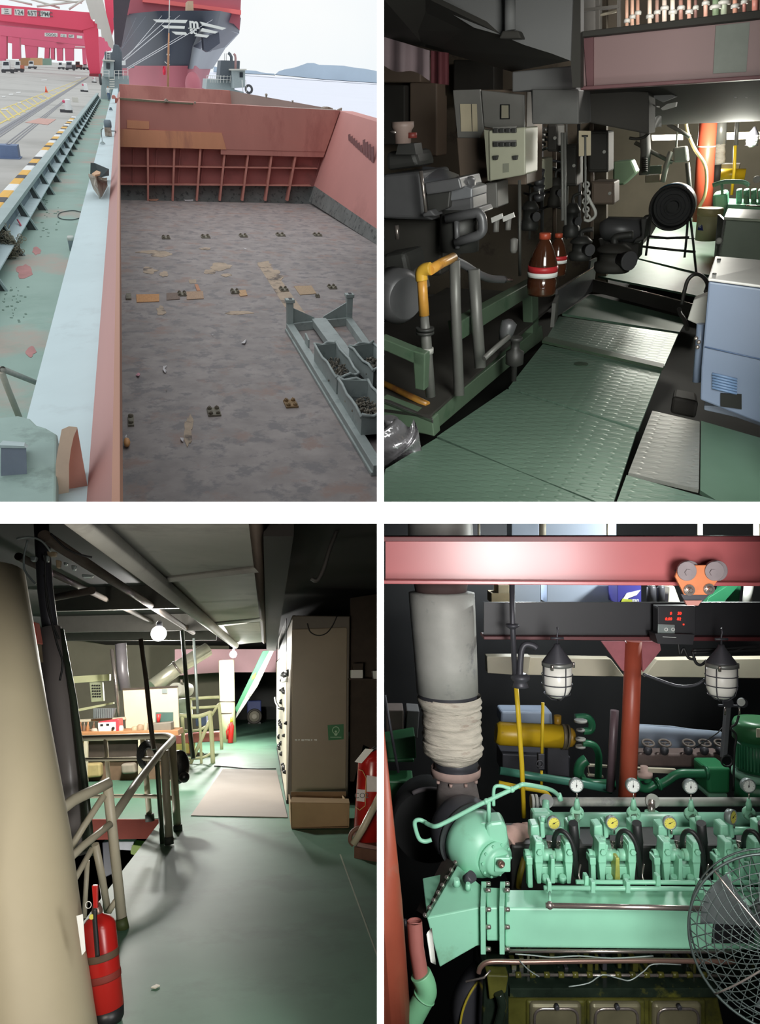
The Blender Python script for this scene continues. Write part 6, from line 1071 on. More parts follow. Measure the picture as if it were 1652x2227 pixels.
# clutter behind
r = random.Random(8)
m_cl = [m_dull, m_machd, m_mach, m_brc, m_pipeg]
for k, (x, y, w_, h_, mi, lb) in enumerate(((1172, 380, 24, 70, 4, 'cream bracket holding cups behind the control box'), (1166, 300, 30, 44, 1, 'dark stack of valve blocks right of the control box'), (1176, 360, 14, 20, 2, 'small white labelled box above the cup bracket'), (1200, 300, 22, 60, 0, 'dark upright box left of the slim pipes'), (1204, 420, 30, 60, 0, 'dark pump casing behind the bottles'), (1240, 360, 26, 90, 0, 'dim upright locker behind the slim pipes'), (1300, 330, 44, 90, 0, 'dark locker under the right overhead duct'), (1310, 420, 50, 50, 3, 'pale tan locker behind the hanging hose'), (1150, 470, 40, 60, 1, 'dark pump block left of the bottles'), (1240, 480, 36, 70, 1, 'dark motor end behind the bottles'), (1260, 540, 50, 50, 1, 'dark machine base right of the bottles'), (1330, 560, 80, 60, 0, 'dark machine base left of the lit walkway'), (850, 250, 60, 130, 0, 'dim violet grey column at the far left'), (920, 260, 60, 160, 3, 'dim brownish duct column left of the cabinet'), (870, 150, 90, 60, 3, 'dim pinkish plate under the overhead at far left'), (1030, 165, 90, 70, 0, 'dim red brown beam end above the cabinet'))):
    Y = 7.0+.08*k if y < 470 else 6.2+.05*k
    mt = [m_dull, m_machd, m_mach, m_brc, m_pnl][mi]; t = Thing(B, 'machine_unit', lb, 'machine'); u_ = B.u(P(x, y, Y=Y)); c = P(x, y+h_/2, Y=Y+.15); rr = w_/2*u_
    if 'pump' in lb or 'motor' in lb or 'base' in lb:
        t.part('pump_body', mt).lathe(c, (0, 0, 1), [(rr*.9, 0), (rr, .02), (rr, h_*u_*.3), (rr*.75, h_*u_*.36), (rr*.75, h_*u_*.7), (rr*.95, h_*u_*.72), (rr*.95, h_*u_*.8), (rr*.5, h_*u_)], 22); t.part('side_port', m_mach).lathe(c+V((rr*.5, -rr*.5, h_*u_*.5)), (.7, -.7, 0), [(rr*.4, 0), (rr*.4, rr*.6), (rr*.5, rr*.6), (rr*.5, rr*.75)], 16); t.part('top_pipe', m_machd).tube(smooth_path([c+V((0, 0, h_*u_*.95)), c+V((0, 0, h_*u_*1.2)), c+V((rr*.9, 0, h_*u_*1.3))], 4), rr*.2, 10)
    elif 'stack' in lb:
        for q_ in range(4): t.part('valve_block', mt, bev=.01).slab([(x-w_/2, y-h_/2+q_*h_/4), (x+w_/2-q_*2, y-h_/2+q_*h_/4), (x+w_/2-q_*2, y-h_/2+(q_+.8)*h_/4), (x-w_/2, y-h_/2+(q_+.8)*h_/4)], Y+.03*q_, .2); t.part('valve_spool', m_galv).pipe([(x+w_/2-q_*2, y-h_/2+(q_+.4)*h_/4, Y+.08), (x+w_/2+6-q_*2, y-h_/2+(q_+.4)*h_/4, Y+.08)], 2, 8)
    else:
        t.part('body', mt, bev=.015).slab([(x-w_/2, y-h_/2), (x+w_/2, y-h_/2), (x+w_/2, y+h_/2), (x-w_/2, y+h_/2)], Y, .3)
        if 'locker' in lb or 'box' in lb: t.part('door', mt, bev=.006).slab([(x-w_*.42, y-h_*.44), (x+w_*.42, y-h_*.44), (x+w_*.42, y+h_*.44), (x-w_*.42, y+h_*.44)], Y-.015, .02); t.part('door_knob', m_galv).lathe(P(x+w_*.32, y, Y=Y-.015), (0, -1, 0), [(.012, 0), (.014, .02)], 12)
one(B, 'hanging_cloth', M('cloth_pink_dim', (150, 132, 136), .8), 'dim pale cloth hanging at the upper left', 'cloth').grid(lambda a, b: P(834+100*a, 80+30*a+62*b*(1+.1*math.sin(a*7)), Y=6.0+.05*math.sin(a*12)), 12, 4)
one(B, 'hanging_cloth', M('cloth_red_dim', (104, 52, 58), .8), 'dim dark red cloth hanging beside the pale one', 'cloth').grid(lambda a, b: P(936+40*a, 110+5*a+70*b, Y=6.1+.05*math.sin(a*9)), 8, 4)
for x, y0, y1, r_, lb in ((1222, 288, 480, 3.5, 'slim shiny pipe in the middle, left of the pair'), (1228, 288, 490, 3, 'slim shiny pipe in the middle, right of the pair'), (1129, 392, 600, 3.4, 'slim pipe running down from the control box'), (1272, 296, 470, 2.4, 'thin pole in front of the paper sign')): pipe2('riser_pipe', m_pipeg, lb, [(x, y0, 5.9), (x+.5, (y0+y1)/2, 5.9), (x+1, y1, 5.8)], r_)
t = Thing(B, 'notice_sheet', 'pale tan notice sheet behind the thin pole', 'notice'); t.part('sheet', m_pap).slab([(1258, 284), (1284, 285), (1284, 338), (1258, 340)], 6.6, .01); t.part('clip', m_dull).slab([(1265, 294), (1277, 294), (1277, 298), (1265, 298)], 6.58, .02)
o = one(B, 'chain_hose', m_galv, 'pale hose and chain hanging on a stand at the centre', 'hose'); o.tube(smooth_path([P(x, y, Y=6.2) for x, y in ((1276, 424), (1284, 440), (1294, 460), (1292, 472), (1280, 480), (1270, 478))], 5), .012, 8)
for k in range(9): o.torus(P(1274+2*math.sin(k), 402+9*k, Y=6.2), (k % 2, 1-k % 2, .2), .022, .007, 12, 5)
t = Thing(B, 'paper_cups', 'row of dim cups on the cream bracket', 'cup holder')
for k in range(4): t.part('cup', m_mach).lathe(P(1172, 384+17*k, Y=6.9), (0, -.3, 1), [(.04, 0), (.05, .05), (.045, .05), (.035, .01)], 14)
# bottles
for k, (x, y0, w_, lb) in enumerate(((1176, 640, 62, 'front large oil bottle with a red and white label'), (1208, 598, 42, 'rear large oil bottle with a red and white label'))):
    t = Thing(B, 'oil_bottle', lb, 'bottle', 'oil bottles beside the walkway'); Y = 5.2+.5*k; c = P(x, y0, Y=Y); q = w_*B.u(c)
    t.part('bottle_body', m_bot).lathe(c, (0, 0, 1), [(q*.46, 0), (q*.5, q*.08), (q*.5, q*.5), (q*.47, q*.55), (q*.5, q*.6), (q*.48, q*1.05), (q*.36, q*1.45), (q*.18, q*1.8), (q*.15, q*1.85)], 28)
    t.part('bottle_cap', M('cap_orange', (170, 74, 50), .4)).lathe(c+V((0, 0, q*1.84)), (0, 0, 1), [(q*.2, 0), (q*.2, q*.18), (q*.17, q*.2)], 18)
    for z0, z1, mt in ((.62, .78, m_dial), (.78, .98, M('label_red', (196, 52, 58), .4))): t.part('label_band', mt).lathe(c, (0, 0, 1), [(q*.495, q*z0), (q*.512, q*z0), (q*.508, q*z1), (q*.495, q*z1)], 28)
# overhead
t = Thing(B, 'overhead_trunk', 'large grey ventilation trunk overhead at the upper left', 'duct'); Y = 5.4
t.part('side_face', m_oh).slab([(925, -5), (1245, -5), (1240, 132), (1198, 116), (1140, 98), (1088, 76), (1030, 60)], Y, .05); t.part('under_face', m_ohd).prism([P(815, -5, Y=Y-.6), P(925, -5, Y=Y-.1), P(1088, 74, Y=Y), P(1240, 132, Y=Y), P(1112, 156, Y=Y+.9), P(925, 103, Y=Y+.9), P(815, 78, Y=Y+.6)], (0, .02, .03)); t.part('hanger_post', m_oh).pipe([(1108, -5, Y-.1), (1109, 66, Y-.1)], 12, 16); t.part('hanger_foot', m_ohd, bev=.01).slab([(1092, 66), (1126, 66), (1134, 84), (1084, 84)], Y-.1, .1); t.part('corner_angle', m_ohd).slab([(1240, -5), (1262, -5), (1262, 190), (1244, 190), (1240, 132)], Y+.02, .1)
t = Thing(B, 'grey_box_duct', 'square grey box duct hanging left of the red girder', 'duct'); Y = 6.0
t.part('main_box', m_oh, bev=.01).slab([(1113, 156), (1250, 142), (1256, 268), (1156, 270), (1154, 196), (1113, 200)], Y, .5); t.part('lower_box', M('oh_mid', (106, 106, 104), .7), bev=.01).slab([(1156, 194), (1258, 194), (1258, 270), (1156, 270)], Y-.05, .4)
one(B, 'side_duct', m_ohd, 'dark grey duct under the girder at the centre', 'duct', bev=.01).prism([P(1278, 192, Y=6.6), P(1410, 200, Y=6.6), P(1410, 292, Y=6.6), P(1278, 266, Y=6.6)], (0, .4, 0))
t = Thing(B, 'red_girder', 'dull red girder crossing overhead at the upper right', 'girder'); Y = 5.6
t.part('web', m_gir2).slab([(1255, 76), (1680, 34), (1680, 168), (1262, 192)], Y, .04); t.part('top_flange', m_ohd, bev=.004).slab([(1250, 70), (1680, 18), (1680, 36), (1250, 82)], Y-.12, .28); t.part('bottom_flange', M('girder_red_dark', (112, 74, 78), .6), bev=.004).slab([(1262, 188), (1680, 162), (1680, 170), (1262, 196)], Y-.1, .25); t.part('grey_patch', M('patch_grey', (126, 132, 124), .5, var=.1)).slab([(1556, 56), (1630, 48), (1622, 156), (1550, 160)], Y-.012, .012); t.part('left_stiffener', M('girder_red_dark', (112, 74, 78))).slab([(1268, 78), (1290, 76), (1290, 190), (1276, 190)], Y-.02, .02)
cl2 = struct(B, 'ceiling', m_ohd); cl2.prism([P(1262, 190, Y=6.2), P(1690, 165, Y=6.2), P(1690, 262, Y=9.5), P(1420, 272, Y=9.5), P(1290, 262, Y=8.5)], (0, .02, .04))
t = Thing(B, 'deckhead_floodlight', 'pale angular lamp housing under the dark deckhead', 'lamp housing'); t.part('housing', m_oh).slab([(1402, 203), (1452, 202), (1470, 210), (1440, 222)], 6.9, .1); t.part('shade', m_galv).slab([(1436, 236), (1450, 226), (1470, 222), (1468, 232), (1440, 240)], 6.95, .1)
for k, (x, y, w_) in enumerate(((1594, 196, 20), (1599, 212, 6), (1622, 212, 6), (1430, 232, 6), (1376, 224, 5))): one(B, 'ceiling_fitting', m_boxtop, ['long pale fitting on the dark deckhead at right', 'small pale dot left below the long fitting', 'small pale dot right below the long fitting', 'small pale stud under the floodlight', 'small pale stud left of the floodlight'][k], 'fitting').slab([(x-w_/2, y-2), (x+w_/2, y-1), (x+w_/2, y+2), (x-w_/2, y+1)], 7, .03)
# upper lit gallery above the girder
struct(B, 'wall_back', M('gallery_wall', (176, 166, 150), .8, var=.06)).slab([(1180, -20), (1690, -20), (1690, 90), (1180, 120)], 9, .1)
for k, (x, w_, c_) in enumerate(((1362, 8, (176, 140, 120)), (1374, 8, (196, 160, 140)), (1386, 8, (168, 130, 112)), (1412, 9, (206, 186, 170)), (1428, 8, (150, 120, 108)), (1444, 10, (196, 180, 168)), (1462, 10, (206, 196, 180)), (1480, 9, (150, 112, 100)), (1498, 9, (190, 150, 134)), (1512, 7, (120, 90, 84)), (1534, 9, (196, 150, 134)), (1556, 14, (112, 130, 104)), (1574, 14, (150, 160, 140)), (1598, 10, (190, 140, 120)), (1618, 8, (160, 110, 100)), (1642, 14, (180, 120, 108)))):
    t = Thing(B, 'gallery_pipe', 'upright pipe number %s from the left in the lit gallery row above the girder' % ['one', 'two', 'three', 'four', 'five', 'six', 'seven', 'eight', 'nine', 'ten', 'eleven', 'twelve', 'thirteen', 'fourteen', 'fifteen', 'sixteen'][k], 'pipe', 'upright pipes in the lit gallery'); y1 = 58-(x-1360)*.13
    t.part('pipe_body', M('gp_%d' % k, c_, .45, var=.08)).pipe([(x, -10, 7.6), (x, y1+6, 7.6)], w_/2, 14); t.part('pipe_fitting', m_galv).lathe(P(x, y1-8-(k*7) % 18, Y=7.6), (0, 0, 1), [(w_*.0034, 0), (w_*.0036, .02), (w_*.0026, .03)], 12)
t = Thing(B, 'gallery_window', 'dark barred window frame of the lit gallery above the girder', 'window frame')
for x, w_ in ((1234, 6), (1298, 8), (1344, 6)): t.part('frame_bar', m_ohd).slab([(x-w_/2, -10), (x+w_/2, -10), (x+w_/2, 80), (x-w_/2, 80)], 7.4, .06)
t.part('frame_bar', m_ohd).slab([(1234, 22), (1344, 10), (1344, 17), (1234, 28)], 7.38, .06); one(B, 'gallery_ladder', m_lcr if 'm_lcr' in globals() else m_cream, 'pale crossed bars in the lit gallery', 'ladder').pipe([(1300, 34, 8), (1340, 24, 8)], 3, 8); one(B, 'gallery_locker', m_cb2, 'grey locker at the left of the lit gallery', 'locker', bev=.01).slab([(1240, -10), (1296, -10), (1296, 66), (1240, 74)], 8, .3)
# lit far end
Yp = 11.
struct(B, 'wall_end', M('end_wall_dim', (120, 114, 98), .8, var=.2, scale=1)).slab([(1240, 180), (1700, 180), (1700, 600), (1240, 600)], 17, .1)
t = Thing(B, 'orange_pillar', 'bright orange red pillar in the lit far end of the walkway', 'pillar'); t.part('shaft', M('pillar_coral', (204, 92, 66), .4, var=.06, scale=2)).pipe([(1541, 250, Yp), (1533, 350, Yp), (1526, 480, Yp)], [18, 19, 20], 28); t.part('weld_ring', m_cream).lathe(P(1535, 320, Y=Yp), (0, 0, 1), [(19.2*B.u(P(1535, 320, Y=Yp)), 0), (19.2*B.u(P(1535, 320, Y=Yp)), .015)], 28)
t = Thing(B, 'wrapped_exhaust', 'silver and white wrapped pipe right of the orange pillar', 'pipe'); t.part('silver_length', M('foil_pale', (196, 196, 190), .35, metal=.4)).pipe([(1568, 250, Yp+1), (1566, 314, Yp+1)], 12, 20); t.part('wrapped_length', m_lag).tube([P(1564, 312+5*k, Y=Yp+1) for k in range(10)], [11.5*B.u(P(1564, 330, Y=Yp+1))*(1+.05*math.sin(k*2)) for k in range(10)], 20); t.part('lower_length', m_dull).pipe([(1560, 358, Yp+1), (1556, 400, Yp+1)], 8, 14)
pipe2('yellow_hose', M('hose_cream_yellow', (232, 214, 160), .5, var=.04), 'pale yellow hose curving in front of the orange pillar', [(1491, 262, Yp-.8), (1494, 286, Yp-.8), (1510, 324, Yp-.8), (1530, 354, Yp-.8), (1536, 384, Yp-.8), (1532, 424, Yp-.8), (1518, 454, Yp-.8)], 3.6, 'hose', 12, 6)
t = Thing(B, 'caged_lamp', 'caged lamp at the right edge of the lit far end', 'lamp'); c = P(1636, 300, Y=10.5); k_ = B.u(c); t.part('lamp_cap', m_dks).lathe(c+V((0, 0, 6*k_)), (0, 0, 1), [(13*k_, 0), (4*k_, 12*k_), (2*k_, 16*k_)], 20); t.part('opal_glass', m_glass).lathe(c-V((0, 0, 18*k_)), (0, 0, 1), [(4*k_, 0), (10*k_, 4*k_), (12*k_, 10*k_), (12*k_, 24*k_)], 20); cg = t.part('cage', m_dks)
for h in (-14, -6, 2): cg.torus(c+V((0, 0, h*k_)), (0, 0, 1), 12.6*k_, .7*k_, 20, 5)
t = Thing(B, 'yellow_tank', 'yellow cylinder tank in the lit far end', 'tank'); t.part('tank_body', m_tank).pipe([(1560, 380, Yp+2), (1620, 380, Yp+2)], 12, 22); t.part('tank_top', m_cb2).slab([(1566, 357), (1608, 357), (1606, 368), (1564, 367)], Yp+2.2, .3)
pipe2('yellow_pipe', m_yel, 'thin yellow pipe standing before the yellow tank', [(1598, 316, Yp+1), (1596, 370, Yp+1), (1590, 424, Yp+1)], 3.4); pipe2('grey_pole', m_pipeg, 'grey pole above the thin yellow pipe', [(1603, 256, Yp+1), (1600, 316, Yp+1)], 4)
for pts, lb in (([(1578, 288), (1662, 286), (1662, 302), (1576, 304)], 'cream beam right of the orange pillar'), ([(1416, 294), (1484, 292), (1484, 304), (1418, 306)], 'cream beam left of the orange pillar')): one(B, 'cream_beam', m_cream, lb, 'beam').slab(pts, 14, .1)
t = Thing(B, 'far_engine', 'pale green engine in the lit far end behind the boxes', 'engine'); t.part('engine_block', g_, bev=.02).slab([(1556, 442), (1700, 448), (1700, 500), (1556, 482)], 9.6, .6); t.part('end_casing', g_, bev=.03).slab([(1548, 424), (1580, 418), (1582, 446), (1566, 484), (1552, 478)], 9.5, .4); t.part('lube_pipe', g_).tube(smooth_path([P(x, y, Y=9.4) for x, y in ((1549, 403), (1572, 396), (1600, 395), (1618, 397), (1628, 404))], 4), .022, 10); t.part('drop_pipe', g_).pipe([(1569, 398, 9.4), (1570, 424, 9.4)], 3, 10)
for k in range(4): t.part('rocker_block', gk, bev=.01).slab([(1600+16*k, 414), (1612+16*k, 412), (1612+16*k, 444), (1600+16*k, 444)], 9.7, .2)
t.part('dial', m_dial).lathe(P(1645, 390, Y=9.3), (0, -1, 0), [(.036, 0), (.036, .01)], 20); t.part('chrome_rail', m_steel).pipe([(1620, 447, 9.3), (1690, 450, 9.3)], 1.6, 8)
t = Thing(B, 'pipe_cluster', 'grey valves and bent pipes above the black fan', 'pipes'); Yv = 10
for pts, r_, mt in ((((1380, 310), (1420, 332), (1462, 354)), 4, m_pipeg), (((1452, 270), (1480, 286), (1500, 298)), 4, m_pipeg), (((1458, 330), (1448, 362), (1440, 396)), 6, m_galv), (((1494, 354), (1498, 400), (1502, 430)), 5, m_pipeg), (((1474, 252), (1470, 320)), 2, m_galv), (((1400, 270), (1404, 330), (1400, 380)), 11, m_oh)): t.part('bent_pipe', mt).pipe([(x, y, Yv) for x, y in pts], r_, 12)
t.part('valve_bonnet', m_galv, bev=.02).slab([(1462, 322), (1492, 318), (1496, 352), (1464, 354)], Yv, .2); t.part('spring_stack', m_machd).tube([P(1401+5*math.cos(j*.8), 342+j*.55, Y=Yv-.2+.02*math.sin(j*.8)) for j in range(60)], .012, 6); t.part('tan_block', M('block_tan', (150, 140, 124), .6), bev=.01).slab([(1402, 382), (1434, 380), (1434, 396), (1402, 398)], Yv, .2); t.part('green_plate', m_skid).slab([(1406, 362), (1438, 360), (1438, 378), (1406, 378)], Yv+.1, .1)
one(B, 'green_machine', m_skid, 'dim green machine left of the pipe cluster', 'machine', bev=.02).slab([(1332, 352), (1372, 348), (1384, 376), (1356, 402), (1332, 404)], 10.5, .3)
one(B, 'white_rag', m_boxtop, 'white rag hanging under the deckhead left of the hose', 'rag').grid(lambda a, b: P(1412+26*a, 254+24*b+3*math.sin(a*6), Y=7.2+.04*math.sin(a*8+b*5)), 8, 6)
pipe2('hook_pipe', m_dull, 'dark curved pipe under the duct left of the rag', [(1368, 300, 7), (1384, 302, 7), (1400, 298, 7), (1412, 288, 7)], 3, 'pipe', 10, 4)
# black fan on stand
t = Thing(B, 'drum_fan', 'black round drum fan with blue top on a steel stand', 'fan'); Yf = 8.3; c = P(1460, 452, Y=Yf); k_ = B.u(c)
t.part('drum', m_blk).lathe(c+V((0, .35, 0)), (0, -1, 0), [(40*k_, 0), (46*k_, .06), (47*k_, .3), (44*k_, .36), (41*k_, .36), (41*k_, .2)], 44); t.part('rim', M('fan_rim', (58, 56, 54), .35)).torus(c, (0, 1, 0), 45*k_, 2.6*k_, 44, 8); t.part('blue_band', M('band_blue', (70, 130, 176), .35)).torus(c+V((0, .02, 0)), (0, 1, 0), 46*k_, 2.8*k_, 24, 8, a0=PI*.28, a1=PI*.68)
gb = t.part('grille', m_dks)
for rr in (10, 18, 26, 34): gb.torus(c+V((0, .1, 0)), (0, 1, 0), rr*k_, .5*k_, 32, 5)
t.part('motor_hub', m_blk).lathe(c+V((0, .15, 0)), (0, -1, 0), [(12*k_, 0), (12*k_, .08)], 20)
for pts in (((1414, 470), (1410, 510), (1404, 556)), ((1500, 470), (1506, 520), (1514, 600)), ((1410, 514), (1450, 518), (1498, 516)), ((1396, 536), (1450, 542), (1512, 548)), ((1495, 480), (1492, 520), (1488, 560))): t.part('stand_bar', m_machd).pipe([(x, y, Yf-.05) for x, y in pts], 2.6, 10)
# motor, bucket, boxes at right
t = Thing(B, 'grey_motor', 'grey motor with dark flange beside the black fan', 'motor'); Y = 7.6; t.part('motor_barrel', m_mach).pipe([(1306, 500, Y), (1320, 498, Y), (1396, 502, Y)], [16, 24, 25], 28); t.part('end_plate', m_machd, bev=.01).slab([(1392, 476), (1406, 474), (1400, 522), (1376, 530), (1380, 520), (1394, 514)], Y-.2, .3); t.part('mount', m_dull, bev=.01).slab([(1300, 520), (1390, 526), (1386, 566), (1310, 560)], Y, .3)
t = Thing(B, 'paint_bucket', 'cream bucket with lid and blue emblem beside the boxes', 'bucket'); c = P(1534, 522, Y=9.0); k_ = B.u(c); t.part('bucket_body', M('bucket_cream', (232, 226, 176), .4, var=.03)).lathe(c, (0, 0, 1), [(22*k_, 0), (25*k_, 52*k_)], 28); t.part('lid', M('lid_yellow', (236, 220, 160), .4)).lathe(c+V((0, 0, 50*k_)), (0, 0, 1), [(25*k_, 0), (26.5*k_, 2*k_), (26.5*k_, 12*k_), (25*k_, 15*k_), (20*k_, 15*k_)], 28)
em = t.part('emblem', M('emblem_blue', (64, 70, 150), .5)); em.grid(lambda a, b: c+V((25.2*k_*math.sin(-.95+.75*a)*(.93+.0*b), -25.2*k_*math.cos(-.95+.75*a)*(.95), (22+18*b*(math.sin(PI*min(1, a*1.0+.15))))*k_)), 12, 6); t.part('emblem_mark', m_dial, parent=em).text('le', c+V((-15.5*k_, -20.6*k_, 32*k_)), 9*k_, (.8, -.6, 0), (0, 0, 1), .002)
t = Thing(B, 'green_grey_cabinet', 'dark green grey steel cabinet behind the blue box', 'cabinet'); Y = 6.6; t.part('cabinet_front', m_gbox, bev=.01).slab([(1573, 478), (1700, 486), (1700, 600), (1556, 585)], Y, .5); t.part('cabinet_top', M('cab_top', (150, 160, 140), .4), bev=.004).prism([P(1573, 478, Y=Y), P(1700, 486, Y=Y), P(1700, 464, Y=Y+.5), P(1581, 459, Y=Y+.5)], (0, 0, .02)); t.part('cabinet_side', m_machd).prism([P(1573, 478, Y=Y), P(1556, 590, Y=Y), P(1552, 560, Y=Y+.5), P(1560, 466, Y=Y+.5)], (.02, 0, 0)); t.part('round_knob', m_galv).ball(P(1563, 524, Y=Y-.02), .025, 12, 8)
t = Thing(B, 'blue_generator_box', 'light blue machine box with pale grey top at the right', 'machine box'); Y = 4.4
t.part('front_panel', m_blue2, bev=.01).hexa([P(x, y, Y=Y) for x, y in ((1540, 612), (1700, 634), (1700, 940), (1522, 870), (1524, 800))], [P(x, y, Y=Y)+V((0, .5, 0)) for x, y in ((1540, 612), (1700, 634), (1700, 940), (1522, 870), (1524, 800))]); t.part('top_panel', m_boxtop, bev=.006).prism([P(1538, 611, Y=Y-.01), P(1700, 633, Y=Y-.01), P(1700, 575, Y=Y+.6), P(1554, 562, Y=Y+.6)], (0, 0, .015))
for x, y in ((1562, 569), (1552, 601)): t.part('top_screw', m_machd).lathe(P(x, y, Y=Y+(.5 if y < 580 else .1))+V((0, 0, .012)), (0, 0, 1), [(.012, 0), (.01, .006)], 10)
t.part('panel_joint', M('joint_blue', (84, 104, 136), .5)).tube([P(1532, 754, Y=Y-.006), P(1700, 792, Y=Y-.006)], .004, 5); lv = t.part('louvre', M('louvre_blue', (110, 136, 170), .5))
for k in range(6): lv.tube([P(1548, 813+6*k, Y=Y-.01), P(1602, 826+6*k, Y=Y-.01)], .008, 6)
t.part('under_bracket', m_blue2, bev=.006).slab([(1610, 852), (1626, 850), (1624, 902), (1610, 900)], Y+.05, .06); t.part('foot_rail', M('foot_bluegrey', (120, 132, 146), .5), bev=.006).slab([(1530, 882), (1600, 886), (1700, 920), (1700, 944), (1600, 908), (1530, 892)], Y+.1, .1); t.part('dark_recess', m_gap).slab([(1566, 856), (1612, 858), (1612, 890), (1566, 884)], Y-.012, .01); t.part('side_pipe', m_blue2).pipe([(1524, 704, Y+.1), (1520, 760, Y+.1), (1514, 830, Y+.1)], 9, 14); t.part('side_cover', M('cover_pale', (186, 186, 180), .5), bev=.006).slab([(1508, 652), (1540, 640), (1536, 702), (1516, 706), (1494, 696)], Y+.25, .1)
for x, y in ((1513, 736), (1519, 744), (1516, 755)): t.part('bolt_head', m_steel, bev=.002).ball(P(x, y, Y=Y+.02), .012, 10, 8)
pipe2('black_hose', m_machd, 'dark hose arching over the walkway edge by the blue box', [(1482, 662, 5.4), (1488, 632, 5.4), (1496, 608, 5.4), (1512, 596, 5.4), (1528, 602, 5.3), (1538, 618, 5.2), (1534, 634, 5.1)], 4, 'hose', 14, 5); pipe2('black_hose', m_machd, 'dark hose dropping into the pit beside the blue box', [(1476, 672, 5.3), (1480, 684, 5.2), (1488, 696, 5.1), (1494, 716, 5.0)], 4.5, 'hose', 14, 4)
one(B, 'pit_pump', m_dull, 'dim pump shape down in the pit beside the grey plate', 'pump', bev=.02).prism([P(1460, 880, z=-.2), P(1508, 890, z=-.2), P(1512, 912, z=-.2), P(1456, 900, z=-.2)], (0, 0, .12))

struct(B, 'wall_left', M('hull_side_haze', (112, 102, 88), .8, var=.2, scale=.8, spot=(84, 76, 68), spot_amt=.4)).slab([(700, -40), (1318, -40), (1318, 640), (700, 640)], 8.6, .1)  # added dim backdrop; its brown stands in for haze in the air
r = random.Random(21)      # pipe runs on the dim hull side
nmz = ['lowest', 'second', 'third', 'fourth', 'fifth', 'sixth']
for k in range(6):
    x = 1150+k*27; t = Thing(B, 'hull_pipe', '%s of the dim upright pipes against the hull side, counted from the left' % (nmz[k] if k else 'first'), 'pipe', 'dim pipes on the hull side')
    t.part('pipe_length', [m_pipeg, m_mach, m_brc][k % 3]).pipe([(x, 270, 7.9), (x+2, 400, 7.9), (x+1, 520, 7.9)], 2.5+k % 3, 10); t.part('pipe_clamp', m_galv).pipe([(x-5, 330+k*17 % 90, 7.86), (x+5, 330+k*17 % 90, 7.86)], 2, 6)
for k in range(7):
    y = 300+k*24; one(B, 'cable', [m_blk, m_bez, m_dks][k % 3], ['top', 'second', 'third', 'fourth', 'fifth', 'sixth', 'bottom'][k]+' cable of those strung across the dim hull side', 'cable', 'cables on the hull side').tube(smooth_path([P(1140, y, Y=7.7), P(1165, y+r.uniform(2, 14), Y=7.6), P(1195, y+r.uniform(-6, 8), Y=7.7), P(1226, y+r.uniform(0, 12), Y=7.75)], 4), .012, 6)
# ================================================================ BAY 3: switchboard flat with stairwell
B = B3; P = B.P
def U3(Y): return B.u(P(400, 1600, Y=Y))
m_fl3 = M('floor_green', (84, 122, 102), .55, var=.1, scale=1.2, spot=(76, 108, 92), spot_amt=.45, spot_scale=.9, spec=.35)
m_cr = M('rail_cream', (206, 196, 172), .4, var=.05, scale=6)
m_col = M('pillar_cream', (184, 174, 148), .55, var=.06, scale=1.5)
m_cab = M('cabinet_taupe', (150, 136, 116), .35, var=.06, scale=2)
m_cabd = M('cabinet_edge', (108, 100, 90), .45, var=.06)
m_face = M('panel_face_cream', (206, 200, 180), .5, var=.03)
m_knob = M('knob_black', (34, 34, 36), .4)
m_card = M('cardboard', (172, 146, 110), .85, var=.08, scale=4)
m_cardd = M('cardboard_inside', (140, 116, 88), .9, var=.08)
m_red = M('extinguisher_red', (168, 32, 28), .25, var=.04, scale=2)
m_duct = M('duct_grey', (168, 168, 162), .7, var=.12, scale=1.2, spot=(144, 142, 138), spot_amt=.4, spot_scale=1)
m_ceil = M('deckhead_dark', (24, 21, 19), .8, var=.2, scale=1)
m_pvio = M('pipe_violet_grey', (146, 138, 136), .32, var=.1, scale=2)
m_pgrn = M('pipe_dark_green', (66, 76, 62), .4, var=.1)
m_mat = M('floor_mat_tan', (148, 138, 130), .7, var=.06, scale=1)
m_lamp = M('lamp_glow', (255, 255, 250), emit=12.)
m_lcr = M('pale_yellow_beam', (214, 214, 170), .5, var=.04)
m_pink3 = M('bulkhead_pink', (190, 150, 156), .7, var=.06, scale=.5)
m_wood3 = M('bench_wood', (178, 126, 84), .6, var=.1, scale=2)
m_dk3 = M('dim_brown', (70, 60, 52), .8, var=.15)
